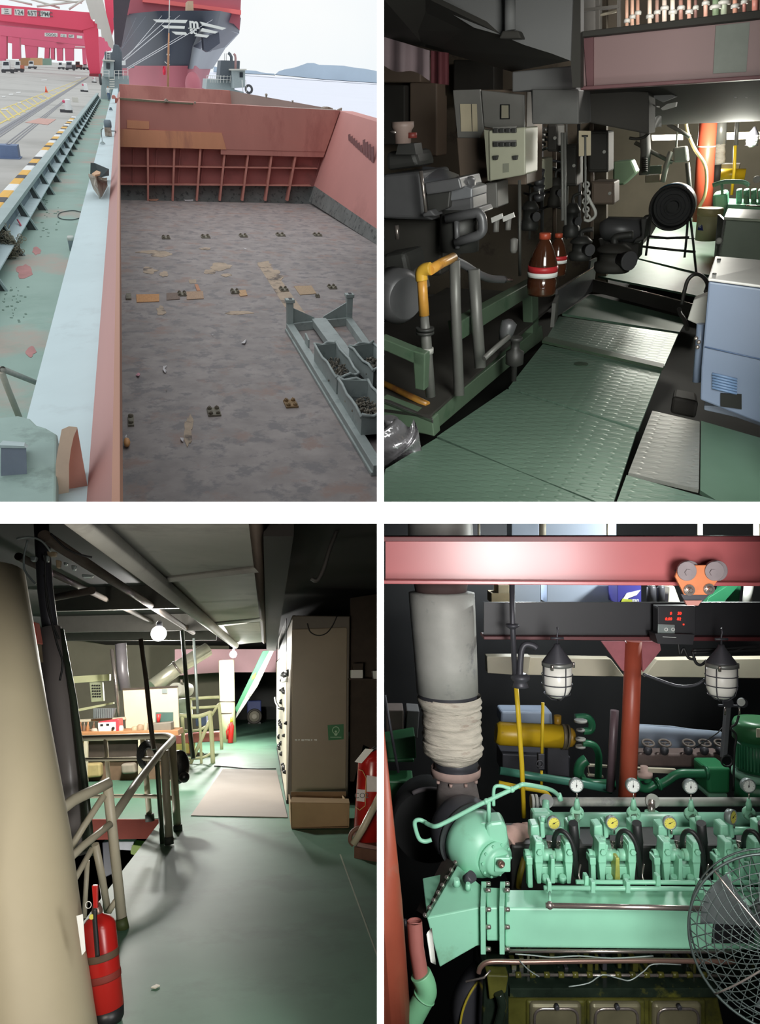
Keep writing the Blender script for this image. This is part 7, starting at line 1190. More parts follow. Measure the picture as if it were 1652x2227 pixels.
# floor with a stairwell opening
fl = struct(B, 'floor', m_fl3)
ye = P(300, 1781, z=0).y; xo = P(352, 1781, z=0).x; yn = 3.2
fl.prism([V((xo, yn, 0)), V((3, yn, 0)), V((3, 60, 0)), V((-9, 60, 0)), V((-9, ye, 0)), V((xo, ye, 0))], (0, 0, -.03))
o = one(B, 'stairwell_coaming', M('coaming_redbrown', (142, 66, 54), .6, var=.15, scale=3), 'red brown edge plate of the stairwell below the far railing', 'edge plate'); o.slab([(100, 1782), (351, 1782), (347, 1824), (100, 1828)], ye-.02, .04)
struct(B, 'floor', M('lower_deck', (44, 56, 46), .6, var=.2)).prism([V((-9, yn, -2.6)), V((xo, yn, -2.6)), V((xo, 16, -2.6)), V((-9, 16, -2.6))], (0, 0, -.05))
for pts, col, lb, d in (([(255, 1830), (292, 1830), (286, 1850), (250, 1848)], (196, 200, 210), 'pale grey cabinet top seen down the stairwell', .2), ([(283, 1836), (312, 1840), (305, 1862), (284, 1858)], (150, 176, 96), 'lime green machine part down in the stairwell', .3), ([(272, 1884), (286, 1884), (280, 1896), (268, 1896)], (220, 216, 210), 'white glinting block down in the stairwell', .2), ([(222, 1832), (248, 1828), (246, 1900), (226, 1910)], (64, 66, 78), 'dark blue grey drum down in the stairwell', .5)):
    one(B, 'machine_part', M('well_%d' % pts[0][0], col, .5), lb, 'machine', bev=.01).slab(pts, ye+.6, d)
one(B, 'floor_mat', m_mat, 'tan sheet of board lying on the green floor', 'mat').slabz([(415, 1773), (625, 1777), (601, 1675), (545, 1673), (485, 1672)], .012, .01)
one(B, 'chalk_line', M('line_pale', (150, 160, 140), .8), 'thin pale line on the floor at the right', 'marking').slabz([(738, 1858), (741, 1858), (822, 2080), (822, 2088)], .003, .002)
for x, y, k in ((338, 2144, 1), ):
    one(B, 'paint_chip', m_face, 'white paint chip on the floor at the tip of the shadow', 'chip').slabz([(328, 2146), (340, 2140), (348, 2142), (338, 2148)], .01, .006)
# switchboard
Yc = P(622, 1748, z=0).y; Xl, Xr = P(624, 1745, Y=Yc).x, P(757, 1735, Y=Yc).x; zt = P(622, 1338, Y=Yc).z; yb3 = Yc+9
sw = Thing(B, 'switchboard', 'tall brown switchboard cabinet with cream instrument face', 'switchboard')
sw.part('cabinet_body', m_cabd, bev=.015).box(((Xl+Xr)/2, (Yc+yb3)/2, zt/2+.02), (Xr-Xl, yb3-Yc, zt-.04))
sw.part('side_panel', m_cab, bev=.012).slab([(634, 1372), (640, 1368), (752, 1364), (755, 1368), (752, 1716), (634, 1722)], Yc-.012, .02)
sw.part('plinth', M('plinth_black', (40, 38, 36), .7)).box(((Xl+Xr)/2, (Yc+yb3)/2, .04), (Xr-Xl+.02, yb3-Yc+.02, .08))
ff = sw.part('instrument_face', m_face); ff.slabx([(622, 1420), (622, 1740), (601, 1612), (601, 1440)], Xl-.015, .012)
r = random.Random(2)
for k in range(34):
    yy = Yc+.25+r.random()*5.5; zz = r.choice([.35, .5, .75, .95, 1.15, 1.35, 1.55, 1.62])*1.12+r.uniform(-.03, .03); s_ = r.choice([.03, .045, .06])
    kn = sw.part('knob' if s_ < .05 else 'meter', m_knob); kn.lathe(V((Xl-.015, yy, zz)), (-1, 0, 0), [(s_, 0), (s_*.9, .02), (s_*.6, .05)], 14)
for k in range(5):
    sw.part('lamp_cover', m_dial).lathe(V((Xl-.02, Yc+.5+.7*k, 1.72)), (-1, 0, 0), [(.04, 0), (.03, .05)], 12)
sw.part('breaker_handle', m_knob).tube([P(618, 1542, X=Xl-.02), P(606, 1540, X=Xl-.1), P(600, 1528, X=Xl-.14), P(598, 1518, X=Xl-.15)], .025, 10)
sw.part('upper_panel', M('panel_shiny', (150, 150, 146), .2, metal=.4)).slabx([(622, 1345), (622, 1418), (601, 1438), (601, 1400)], Xl-.012, .01)
sg = one(B, 'safety_sign', M('sign_green', (40, 120, 70), .5, var=.03), 'green square safety sign on the brown cabinet side', 'sign'); sg.slab([(712, 1577), (747, 1575), (747, 1608), (714, 1610)], Yc-.02, .006)
sgn = THINGS[-1]; wl = sgn.part('sign_symbol', M('symbol_pale', (186, 222, 190), .6)); c = P(730, 1588, Y=Yc-.023); u_ = U3(Yc); wl.torus(c, (0, 1, 0), 7.5*u_, 1*u_, 24, 6); wl.lathe(c-V((0, 0, 3*u_)), (0, -1, 0), [(2.5*u_, 0), (2.5*u_, .003)], 12); wl.slab([(726, 1596), (734, 1596), (732, 1600), (728, 1600)], Yc-.024, .003); wl.slab([(718, 1602.5), (742, 1602.5), (742, 1604), (718, 1604)], Yc-.024, .003)
ml = one(B, 'marking_tape', m_dial, 'short white strip of lettering on the cabinet side', 'label')
for k, w_ in enumerate((5, 4, 6, 7, 5, 3, 6)): ml.slab([(641+7*k, 1608), (641+7*k+w_, 1608), (641+7*k+w_, 1611-(k % 2)), (641+7*k, 1610+(k % 3) *.5)], Yc-.016, .003)
pp3 = lambda nm, mt, lb, pts, r_, ct='pipe', rd=.0, seg=12, grp=None: one(B, nm, mt, lb, ct, grp).tube(bend([P(*p[:2], Y=p[2]) for p in pts], rd) if rd else [P(*p[:2], Y=p[2]) for p in pts], r_*U3(pts[0][2]), seg)
one(B, 'cable', m_blk, 'black cable drooping over the top of the brown cabinet', 'cable').tube(smooth_path([P(x, y, Y=Yc-.05) for x, y in ((668, 1356), (674, 1374), (690, 1382), (708, 1378), (722, 1362), (733, 1338))], 5), .008, 8)
cb = Thing(B, 'cardboard_box', 'open brown cardboard box on the floor before the cabinet', 'box'); Yb = P(700, 1800, z=0).y-.05
cb.part('front_side', m_card, bev=.004).slab([(631, 1746), (760, 1748), (759, 1800), (633, 1801)], Yb, .02)
cb.part('left_side', m_card).prism([P(631, 1746, Y=Yb), P(633, 1801, Y=Yb), P(633, 1801, Y=Yb)+V((0, .7, 0)), P(631, 1746, Y=Yb)+V((0, .7, 0))], (.012, 0, 0)); cb.part('right_side', m_card).prism([P(758, 1748, Y=Yb), P(757, 1800, Y=Yb), P(757, 1800, Y=Yb)+V((0, .7, 0)), P(758, 1748, Y=Yb)+V((0, .7, 0))], (-.012, 0, 0))
cb.part('back_side', m_cardd).slab([(632, 1722), (752, 1722), (752, 1760), (632, 1760)], Yb+.7, .015); cb.part('bottom', m_cardd).slabz([(633, 1800), (757, 1799), (752, 1760), (634, 1760)], .02, .01); cb.part('front_flap', m_card).prism([P(631, 1746, Y=Yb), P(760, 1748, Y=Yb), P(758, 1738, Y=Yb+.12), P(634, 1735, Y=Yb+.12)], (0, .004, .006))
o = one(B, 'wire_scrap', m_dks, 'dark wire scraps lying in the cardboard box', 'scrap'); 
for k in range(5): o.torus(P(690+k*5, 1742, Y=Yb+.3), (r.uniform(-1, 1), .3, 1), .04+.01*k, .006, 16, 5)
# right side wall fittings
one(B, 'wall_board', m_dk3, 'dark brown board on the right wall by the red extinguisher', 'board', bev=.01).slab([(762, 1300), (830, 1290), (830, 1640), (790, 1620), (770, 1700), (760, 1700)], Yc+.3, .1)
sh = Thing(B, 'wall_box', 'small white junction box at the right of the brown cabinet', 'junction box'); sh.part('box_body', m_dial, bev=.006).slab([(763, 1457), (789, 1457), (789, 1475), (763, 1475)], Yc-.2, .12); sh.part('box_top', m_dk3).slab([(766, 1443), (790, 1443), (788, 1457), (768, 1457)], Yc-.15, .08)
one(B, 'wall_shelf', m_dk3, 'dark narrow shelf under the white junction box', 'shelf').slab([(760, 1475), (830, 1477), (830, 1481), (760, 1479)], Yc-.25, .25); one(B, 'wall_box', m_dial, 'white box at the far right edge on the shelf', 'box', bev=.004).slab([(810, 1459), (830, 1459), (830, 1477), (812, 1477)], Yc-.22, .12)
# extinguishers
def ext(base, top, r_, Y, lb, tag=None):
    t = Thing(B, 'fire_extinguisher', lb, 'fire extinguisher'); a, b = P(*base, Y=Y), P(*top, Y=Y); d = (b-a).normalized(); L_ = (b-a).length; R_ = r_*U3(Y)
    t.part('cylinder', m_red).lathe(a, d, [(R_*.9, 0), (R_, .01), (R_, L_-.7*R_), (R_*.92, L_-.45*R_), (R_*.7, L_-.18*R_), (R_*.35, L_), (R_*.3, L_+.1*R_)], 32)
    return t, a, b, d, L_, R_
t, a, b, d, L_, R_ = ext((232, 2196), (212, 1990), 33, 4.35, 'red extinguisher strapped by the cream pillar in the left foreground')
vb = t.part('valve', m_copp, bev=.003); vb.lathe(b, d, [(R_*.3, 0), (R_*.34, .02), (R_*.2, .06)], 14); t.part('handle', m_red, bev=.004).slab([(199, 1926), (212, 1926), (212, 1976), (203, 1978)], 4.3, .025)
t.part('hose', m_blk).tube(smooth_path([P(x, y, Y=4.2) for x, y in ((206, 1976), (206, 2000), (210, 2050), (212, 2080))], 4), .012, 8)
for hh, mt in ((.42, M('strap_brown', (84, 66, 50), .7)), (.2, M('strap_red', (120, 40, 30), .7))): t.part('strap', mt).lathe(a+d*L_*(hh+.12), d, [(R_*1.015, 0), (R_*1.03, .005), (R_*1.03, .03), (R_*1.015, .035)], 32)
t.part('base_ring', m_knob).lathe(a-d*.04, d, [(R_*.8, -.02), (R_*.95, 0), (R_*1.0, .05)], 28); t.part('pin_ring', m_dial).torus(P(192, 1968, Y=4.3), (.3, 1, 0), .016, .002, 18, 5); t.part('gauge', m_dialy).lathe(P(200, 1993, Y=4.2), (0, -1, 0), [(.012, 0), (.012, .01)], 14)
tg = one(B, 'inspection_tag', m_dial, 'white inspection tag hanging between pillar and extinguisher', 'tag'); tg.prism([P(166, 1992, Y=4.02), P(180, 1988, Y=4.02), P(186, 2068, Y=4.02), P(178, 2078, Y=4.02)], (0, .004, 0))
t, a, b, d, L_, R_ = ext((800, 1832), (812, 1632), 33, P(795, 1840, z=0).y-.2, 'large red extinguisher with labels at the right edge'); Ye = P(795, 1840, z=0).y-.2
lb_ = t.part('label_sheet', M('label_pale', (214, 206, 206), .5)); fy = Ye-R_-.01
for pts, mt_ in (([(797, 1686), (822, 1690), (822, 1722), (797, 1722)], 0), ([(776, 1716), (794, 1718), (792, 1744), (775, 1742)], 0)): lb_.slab(pts, fy, .006)
t.part('label_outline', M('outline_gold', (214, 170, 110), .5)).tube([P(x, y, Y=fy) for x, y in ((780, 1674), (788, 1676), (796, 1692), (794, 1752), (782, 1762), (774, 1756))], .004, 6); t.part('writing', m_ink, parent=lb_).text('CO2', P(786, 1730, Y=fy-.004), .05, ext=.001)
t.part('nozzle_hose', m_blk).tube(smooth_path([P(x, y, Y=Ye-.05) for x, y in ((830, 1625), (814, 1628), (804, 1640))], 4), .02, 10)
one(B, 'inspection_tag', m_dial, 'white card hanging over the shoulder of the right extinguisher', 'tag').prism([P(794, 1628, Y=fy-.02), P(812, 1630, Y=fy-.02), P(786, 1660, Y=fy-.02), P(771, 1657, Y=fy-.02)], (0, .004, 0))
t = Thing(B, 'extinguisher_cradle', 'worn cream pipe hoop holding the right extinguisher', 'cradle'); t.part('slanted_pipe', m_cr).pipe([(768, 1836, Ye-.3), (790, 1800, Ye-.32), (826, 1730, Ye-.35)], 8, 14); t.part('foot_hoop', M('hoop_brown', (120, 84, 70), .6, var=.2)).tube(smooth_path([P(x, y, Y=Ye-.28) for x, y in ((768, 1838), (761, 1828), (764, 1812), (776, 1802), (790, 1800))], 5), .022, 10); t.part('foot_plate', M('hoop_brown', (120, 84, 70))).slabz([(770, 1842), (830, 1852), (830, 1830), (790, 1822)], .1, .1)
# pillars and pipes at left
o = one(B, 'cream_pillar', m_col, 'large cream round pillar at the left edge', 'pillar'); o.tube([P(-58, 1270, Y=4.8), P(-18, 1560, Y=4.6), P(28, 1850, Y=4.4), P(66, 2227, Y=4.2), P(90, 2440, Y=4.08)], [104*U3(4.8), 108*U3(4.6), 111*U3(4.4), 117*U3(4.2), 122*U3(4.08)], 40)
o = Thing(B, 'fire_call_box', 'orange red box mounted behind the cream pillar', 'box'); o.part('box_body', M('box_red', (232, 74, 48), .4, var=.03), bev=.01).slab([(58, 1352), (74, 1352), (82, 1400), (64, 1404)], 6, .15); o.part('box_base', M('box_tan', (160, 140, 110), .6)).slab([(64, 1402), (82, 1400), (86, 1440), (70, 1438)], 6.02, .1)
pp3('deck_pipe', m_pvio, 'thick violet grey pipe rising behind the cream pillar', [(104, 1370, 6.6), (126, 1500, 6.5), (146, 1640, 6.4), (164, 1860, 6.2)], 27, 'pipe', seg=26)
pp3('deck_pipe', m_dks, 'black pipe at the top left beside the violet pipe', [(90, 1140, 6.9), (98, 1280, 6.8), (116, 1420, 6.7)], 16, 'pipe', seg=20)
pp3('conduit', m_pgrn, 'dark green slim pipe leaning right of the violet pipe', [(132, 1370, 6.6), (160, 1520, 6.4), (184, 1700, 6.2), (200, 1860, 6.0)], 6.5, 'pipe', seg=14)
for k, pts in enumerate((((96, 1250), (104, 1300), (112, 1350), (124, 1400), (136, 1440), (130, 1480)), ((98, 1200), (100, 1290), (108, 1340), (128, 1390)), ((60, 1175), (52, 1210), (54, 1240), (70, 1262), (78, 1270)), ((36, 1172), (66, 1168), (92, 1178), (110, 1200)), ((110, 1160), (140, 1190), (170, 1205), (200, 1212)))): one(B, 'cable', m_bez if k == 2 or k == 3 else m_blk, ['thin dark cable running down the violet pipe', 'second cable beside the black top pipe', 'pale cable loop at the top left', 'pale cable crossing near the top left corner', 'dark cable sloping right from the top left'][k], 'cable').tube(smooth_path([P(x, y, Y=6.0) for x, y in pts], 5), .008, 8)
for k, (x, y, w_, h_, c_) in enumerate(((72, 1214, 16, 12, 0), (100, 1214, 14, 16, 0), (112, 1204, 22, 12, 1), (126, 1226, 12, 18, 1), (160, 1234, 12, 12, 0), (190, 1252, 26, 8, 0), (142, 1226, 10, 8, 0))): one(B, 'junction_box', m_bez if c_ == 0 else M('box_tan', (160, 140, 110)), ['small fitting left of the cable bunch', 'pale fitting in the cable bunch', 'tan fitting in the cable bunch', 'tan cable gland below the bunch', 'small fitting right of the bunch', 'flat pale lamp cover under the dark deckhead', 'tiny fitting between the glands'][k], 'fitting', bev=.01).slab([(x-w_/2, y-h_/2), (x+w_/2, y-h_/2+2), (x+w_/2-3, y+h_/2), (x-w_/2+2, y+h_/2)], 6.6+.1*k, .06)
# deckhead: ducts, beams, pipes
struct(B, 'ceiling', m_ceil).prism([V((-6, 3.4, 3.1)), V((2.5, 3.4, 3.1)), V((2.5, 40, 3.1)), V((-6, 40, 3.1))], (0, 0, .05))
zd_ = 2.62
t = Thing(B, 'ventilation_duct', 'wide grey ventilation duct under the dark deckhead', 'duct')
d1 = t.part('duct_section', m_duct, bev=.01); d1.slabz([(180, 1100), (560, 1100), (566, 1236), (340, 1262)], zd_, -.3)
d2 = t.part('duct_section', m_duct, bev=.01); d2.slabz([(345, 1270), (560, 1244), (572, 1345), (470, 1356)], zd_, -.3)
d3 = t.part('duct_section', m_duct, bev=.01); d3.slabz([(486, 1362), (572, 1352), (574, 1396), (512, 1402)], zd_, -.3)
for p0, p1 in (((340, 1262), (566, 1236)), ((468, 1356), (573, 1346))): t.part('joint_flange', m_duct, bev=.005).tube([P(*p0, z=zd_-.02), P(*p1, z=zd_-.02)], .035, 4)
t.part('edge_angle', m_dk3).tube([P(556, 1100, z=zd_-.01), P(572, 1345, z=zd_-.01), P(574, 1396, z=zd_-.01)], .05, 4)
one(B, 'deckhead_beam', m_ceil, 'dark girder edge right of the grey duct', 'beam').slabz([(575, 1100), (640, 1100), (600, 1400), (580, 1400)], zd_+.15, .2)
def cpipe(lb, p0, p1, z, r_, mt=m_duct, seg=18): a_, b_ = P(*p0, z=z), P(*p1, z=z); one(B, 'ceiling_pipe', mt, lb, 'pipe').tube([a_, lerp(a_, b_, .5), b_], r_, seg)
cpipe('large grey pipe running diagonally below the duct', (140, 1100), (512, 1404), 2.55, .075)
cpipe('dark pipe running beside the large grey ceiling pipe', (96, 1166), (420, 1376), 2.8, .05, m_dk3)
cpipe('thin pipe crossing below the dark deckhead at left', (104, 1302), (200, 1284), 2.6, .04, m_dk3)
cpipe('slim dark pipe left of the two lamps', (40, 1210), (330, 1352), 2.9, .04, m_dk3)
for k, (y0, z_) in enumerate(((1330, 2.75), (1376, 2.75), (1394, 2.75))): one(B, 'deckhead_beam', M('beam_grey_dim', (92, 90, 86), .7, var=.1), ['nearest cross beam left under the deckhead', 'second cross beam left under the deckhead', 'third cross beam left under the deckhead'][k], 'beam').prism([P(90, y0, z=z_), P(470, y0-10+k*4, z=z_), P(470, y0-10+k*4, z=z_)+V((0, 0, .35)), P(90, y0, z=z_)+V((0, 0, .35))], (0, .1, 0))
one(B, 'hanging_bracket', M('bracket_grey', (90, 88, 86), .5), 'long thin bent bracket hanging in the dark upper right', 'bracket').tube(smooth_path([P(x, y, Y=7) for x, y in ((738, 1140), (718, 1190), (704, 1236), (690, 1262), (676, 1258))], 5), .02, 8)
# lamps
for x, y, Y, r_, lb in ((345, 1378, 11.5, 17, 'bright round lamp glowing under the deckhead'), (507, 1423, 22, 8, 'smaller bright lamp farther along the passage')):
    t = Thing(B, 'deckhead_lamp', lb, 'lamp'); c = P(x, y, Y=Y); k = U3(Y); t.part('bulb', m_lamp).ball(c, r_*k, 20, 14); t.part('lamp_base', m_dks).lathe(c+V((0, 0, r_*k*.9)), (0, 0, 1), [(r_*k*.4, 0), (r_*k*.4, r_*k*.5), (r_*k*.2, r_*k*.8)], 18)
# stairs handrail in the left foreground
yA = P(265, 2018, z=0).y
t = Thing(B, 'stair_railing', 'near cream stair railing with slanted bars by the pillar', 'railing')
def rp(nm, pts, r_, mt=m_cr, rd=0): q = [P(x, y, Y=d) for x, y, d in pts]; return t.part(nm, mt).tube(bend(q, rd) if rd else q, r_*U3(pts[0][2]), 16)
rp('handrail', [(92, 1792, 5.3), (160, 1740, 5.5), (238, 1702, 5.7)], 12); rp('post', [(233, 1704, 5.7), (246, 1820, yA), (266, 2012, yA)], 10.5)
rp('post_foot', [(262, 1998, yA-.02), (267, 2022, yA-.02)], 13, M('foot_green', (70, 80, 40), .6)); rp('mid_rail', [(130, 1888, 5.3), (180, 1840, 5.5), (240, 1792, 5.7)], 8); rp('slanted_bar', [(140, 1866, 5.5), (180, 1800, 5.6), (226, 1730, 5.7)], 7); rp('inner_post', [(207, 1836, 5.7), (222, 1910, 5.8), (234, 1984, 5.9)], 7.5); rp('inner_post', [(190, 1872, 5.7), (186, 1940, 5.7), (183, 1996, 5.7)], 5); rp('slanted_bar', [(150, 1935, 5.5), (172, 1896, 5.6), (200, 1846, 5.7)], 6); rp('lower_stub', [(258, 1950, 5.85), (246, 1968, 5.85), (236, 1984, 5.85)], 6)
# railing around the stairwell
t = Thing(B, 'stairwell_railing', 'cream railing at the far side of the stairwell', 'railing'); y1 = P(366, 1838, z=0).y; y2 = P(386, 1806, z=0).y; y3 = P(325, 1782, z=0).y
t.part('top_rail', m_cr).tube(bend([P(168, 1606, Y=y3+.2), P(300, 1602, Y=y3), P(364, 1600, Y=y2+.3), P(378, 1606, Y=y2), P(346, 1640, Y=y1-.2), P(296, 1704, Y=y1-1), P(246, 1778, Y=y1-1.9)], .12), 7*U3(y2), 14)
rp('post', [(358, 1632, y1), (362, 1740, y1), (368, 1830, y1)], 8.5); rp('post', [(374, 1608, y2), (380, 1710, y2), (386, 1804, y2)], 8); rp('post', [(310, 1604, y3), (318, 1690, y3), (325, 1780, y3)], 6); rp('post', [(229, 1604, y3+.1), (233, 1660, y3+.1), (238, 1720, y3+.1)], 4.5); rp('mid_rail', [(168, 1652, y3+.1), (300, 1650, y3), (366, 1650, y2)], 4); rp('low_rail', [(170, 1732, y3+.1), (300, 1731, y3), (366, 1733, y2), (378, 1738, y2)], 4)
rp('post', [(340, 1640, y1+.1), (347, 1740, y1+.1), (353, 1834, y1+.1)], 5, m_pgrn)
for x, y, yy in ((368, 1836, y1-.02), (387, 1810, y2-.02), (326, 1786, y3-.02)): rp('post_foot', [(x-1, y-16, yy), (x, y, yy)], 9.5, M('foot_grey', (70, 76, 70), .6))
t = Thing(B, 'passage_railing', 'pale curved railing farther along beside the cream column', 'railing'); yq = P(460, 1660, z=0).y
for pts, r_ in ((((390, 1556), (430, 1558), (456, 1550), (458, 1552)), 4.5), (((394, 1590), (430, 1588), (456, 1576)), 3), (((400, 1650), (440, 1648), (462, 1636)), 3), (((396, 1556), (398, 1604), (402, 1650)), 4), (((456, 1552), (460, 1600), (463, 1664)), 5), (((434, 1560), (436, 1610), (438, 1672)), 3), (((460, 1556), (472, 1536), (478, 1530)), 3), (((476, 1532), (480, 1580), (482, 1630)), 3.5), (((400, 1690), (428, 1630), (456, 1566)), 4), (((412, 1520), (450, 1517), (478, 1516)), 3.5), (((412, 1540), (450, 1538), (478, 1536)), 3), (((414, 1520), (414, 1550), (416, 1600)), 3)): t.part('rail_pipe' if pts[0][1] != pts[-1][1] and abs(pts[0][0]-pts[-1][0]) > 12 else 'post', m_lcr).tube(smooth_path([P(x, y, Y=yq) for x, y in pts], 3), r_*U3(yq), 10)
# far machinery and passage end
yk = P(494, 1616, z=0).y
t = Thing(B, 'cream_column', 'pale yellow round column beside the red extinguisher in the passage', 'column'); t.part('column_shaft', m_lcr).tube([P(492, 1436, Y=yk+.4), P(494, 1530, Y=yk+.4), P(497, 1618, Y=yk+.4)], 17*U3(yk), 28)
for y in (1527, 1552): t.part('band', m_dk3).lathe(P(494, y, Y=yk+.4), (0, 0, 1), [(17.4*U3(yk), 0), (17.4*U3(yk), .03)], 28)
t = Thing(B, 'fire_extinguisher', 'small red extinguisher standing by the pale yellow column', 'fire extinguisher'); c = P(501, 1616, Y=yk-.1); k = U3(yk); t.part('cylinder', m_red).lathe(c, (0, 0, 1), [(5.5*k, 0), (6*k, 1*k), (6*k, 36*k), (3*k, 42*k), (2*k, 45*k)], 18); t.part('valve', m_yel).lathe(c+V((0, 0, 44*k)), (0, 0, 1), [(3*k, 0), (2.5*k, 10*k)], 10); t.part('hose', m_red).tube([c+V((-7*k, -.03, 8*k)), c+V((-9*k, -.03, 24*k)), c+V((-4*k, -.03, 40*k))], 2*k, 8)
t = Thing(B, 'inclined_ladder', 'green inclined ladder side with worn silver edge', 'ladder'); yl = yk+1.5
t.part('stringer', M('ladder_green', (70, 146, 104), .45, var=.08, scale=2), bev=.01).slab([(571, 1416), (586, 1414), (516, 1556), (511, 1540)], yl, .1); t.part('worn_edge', m_galv).slab([(586, 1414), (596, 1414), (560, 1492), (513, 1562), (514, 1552)], yl-.02, .1); t.part('yellow_sticker', m_yel).slab([(548, 1470), (557, 1462), (554, 1474), (547, 1479)], yl-.03, .01)
t = Thing(B, 'blower_motor', 'blue blower with round cream end at the passage end', 'blower'); yb_ = P(553, 1574, z=0).y; c = P(553, 1558, Y=yb_); k = U3(yb_)
t.part('blower_housing', M('blower_blue', (84, 98, 160), .5, var=.05), bev=.05).slab([(537, 1524), (568, 1523), (568, 1560), (537, 1562)], yb_+.1, .8); t.part('motor_ring', M('ring_dark', (90, 86, 80), .5)).torus(c, (0, 1, 0), 14*k, 3*k, 28, 8); t.part('motor_end', m_face).lathe(c, (0, -1, 0), [(12*k, 0), (11*k, .06), (6*k, .1), (5*k, .16)], 24); t.part('foot', m_knob).slab([(540, 1570), (566, 1570), (568, 1576), (538, 1576)], yb_, .3)
one(B, 'end_bulkhead', M('bulkhead_dim', (88, 90, 88), .7, var=.08), 'dim grey bulkhead at the end of the passage', 'bulkhead').slab([(512, 1400), (604, 1400), (604, 1580), (512, 1580)], yb_+4, .2)
one(B, 'side_bulkhead', m_pink3, 'pinkish bulkhead panels behind the lamps', 'bulkhead').slab([(380, 1412), (600, 1412), (600, 1462), (480, 1462), (420, 1466), (380, 1470)], yk+4, .2)
w3 = one(B, 'machine_room_wall', M('far_wall_dim', (136, 132, 114), .8, var=.2, scale=.3), 'dim far wall behind the workbench area', 'bulkhead'); w3.slab([(40, 1380), (498, 1380), (498, 1760), (40, 1760)], yk+7, .2)
# workbench area
yw = P(300, 1700, z=0).y
t = Thing(B, 'workbench', 'workbench with wooden top and brown shelves below', 'workbench'); t.part('bench_top', m_wood3, bev=.01).slab([(164, 1592), (386, 1588), (388, 1600), (164, 1604)], yw, .9); t.part('bench_shelf', m_dk3, bev=.01).slab([(164, 1610), (372, 1608), (372, 1648), (164, 1650)], yw+.2, .6); t.part('bench_base', M('bench_brown', (120, 96, 76), .8, var=.15)).slab([(164, 1656), (372, 1656), (370, 1696), (164, 1700)], yw+.3, .6)
for x in (182, 300, 368): t.part('bench_leg', m_cr).slab([(x, 1604), (x+8, 1604), (x+8, 1700), (x, 1700)], yw+.02, .08)
t = Thing(B, 'battery_charger', 'red box with white front panel on the workbench', 'battery charger'); t.part('case', M('charger_red', (206, 62, 72), .4), bev=.02).slab([(213, 1570), (258, 1563), (260, 1590), (214, 1592)], yw+.15, .4); fp = t.part('front_panel', m_dial); fp.slab([(213, 1572), (251, 1570), (252, 1591), (214, 1592)], yw+.13, .02)
for x, y in ((221, 1577), (234, 1576)): t.part('display', m_knob, parent=fp).slab([(x-3, y-2), (x+3, y-2), (x+3, y+2), (x-3, y+2)], yw+.12, .01)
t.part('knob', m_knob, parent=fp).lathe(P(246, 1584, Y=yw+.13), (0, -1, 0), [(.03, 0), (.02, .04)], 12)
t = Thing(B, 'pegboard', 'cream board standing behind the tools on the workbench', 'board'); t.part('board', M('board_cream', (226, 212, 186), .6, var=.04), bev=.01).slab([(266, 1500), (386, 1494), (390, 1586), (274, 1592)], yw+.95, .1); t.part('board_edge', m_dk3).slab([(266, 1497), (386, 1491), (386, 1495), (266, 1501)], yw+.93, .13)
t.part('socket_box', m_bez).slab([(352, 1498), (363, 1498), (363, 1508), (352, 1508)], yw+.92, .04)
t = Thing(B, 'toolbox', 'grey open tool box with cups on the workbench', 'toolbox'); t.part('box_body', M('toolbox_grey', (126, 118, 106), .6, var=.08), bev=.015).slab([(322, 1574), (372, 1570), (372, 1590), (322, 1594)], yw+.1, .4); t.part('lid', M('toolbox_teal', (70, 100, 92), .5)).slab([(338, 1549), (376, 1549), (376, 1572), (338, 1572)], yw+.5, .05)
one(B, 'red_cup', M('cup_red', (214, 60, 58), .4), 'red cup standing in the tool box', 'cup').lathe(P(344, 1571, Y=yw+.3), (0, 0, 1), [(3.5*U3(yw), 0), (5*U3(yw), 18*U3(yw)), (4.4*U3(yw), 18*U3(yw)), (3*U3(yw), 1*U3(yw))], 16)
for x, w_, h_, c_, lb in ((292, 14, 12, (180, 160, 130), 'tan tin on the workbench left of the tool box'), (304, 16, 16, (160, 136, 110), 'brown tin beside the tan one'), (316, 10, 20, (190, 176, 150), 'pale jar against the tool box'), (354, 10, 8, (226, 222, 214), 'white funnel lying in the tool box'), (262, 12, 14, (206, 200, 190), 'white gloved lamp beside the red charger'), (206, 18, 8, (190, 176, 160), 'pale rag on the workbench left end')): one(B, 'bench_item', M('item_%d' % x, c_, .6), lb, 'container', bev=.01).lathe(P(x, 1592, Y=yw+.2), (0, 0, 1), [(w_/2*U3(yw), 0), (w_/2*U3(yw), h_*.7*U3(yw)), (w_*.3*U3(yw), h_*U3(yw))], 14)
for x, c_, lb in ((173, (150, 96, 60), 'brown bottle at the left end of the bench'), (181, (120, 100, 84), 'dark bottle second from the bench end'), (189, (170, 120, 80), 'amber bottle third from the bench end'), (202, (110, 84, 66), 'round brown jar next to the red charger')): one(B, 'bottle', M('bottle_%d' % x, c_, .25), lb, 'bottle', 'bottles on the workbench').lathe(P(x, 1598, Y=yw+.3), (0, 0, 1), [(4*U3(yw), 0), (4*U3(yw), 16*U3(yw)), (1.6*U3(yw), 22*U3(yw)), (1.6*U3(yw), 27*U3(yw))], 14)
t = Thing(B, 'tube_rack', 'grey ribbed rack above the red charger', 'rack'); t.part('rack_body', M('rack_grey', (106, 108, 112), .6)).slab([(202, 1541), (250, 1540), (244, 1561), (202, 1563)], yw+.7, .15)
rb_ = t.part('ribs', m_bez)
for k in range(11): rb_.slab([(203+4*k, 1541), (205+4*k, 1541), (204.5+4*k, 1562), (203+4*k, 1562)], yw+.68, .02)
one(B, 'bench_shelf_plate', m_cr, 'pale shelf plate under the ribbed rack', 'shelf').slab([(162, 1566), (270, 1560), (272, 1565), (162, 1571)], yw+.8, .25)
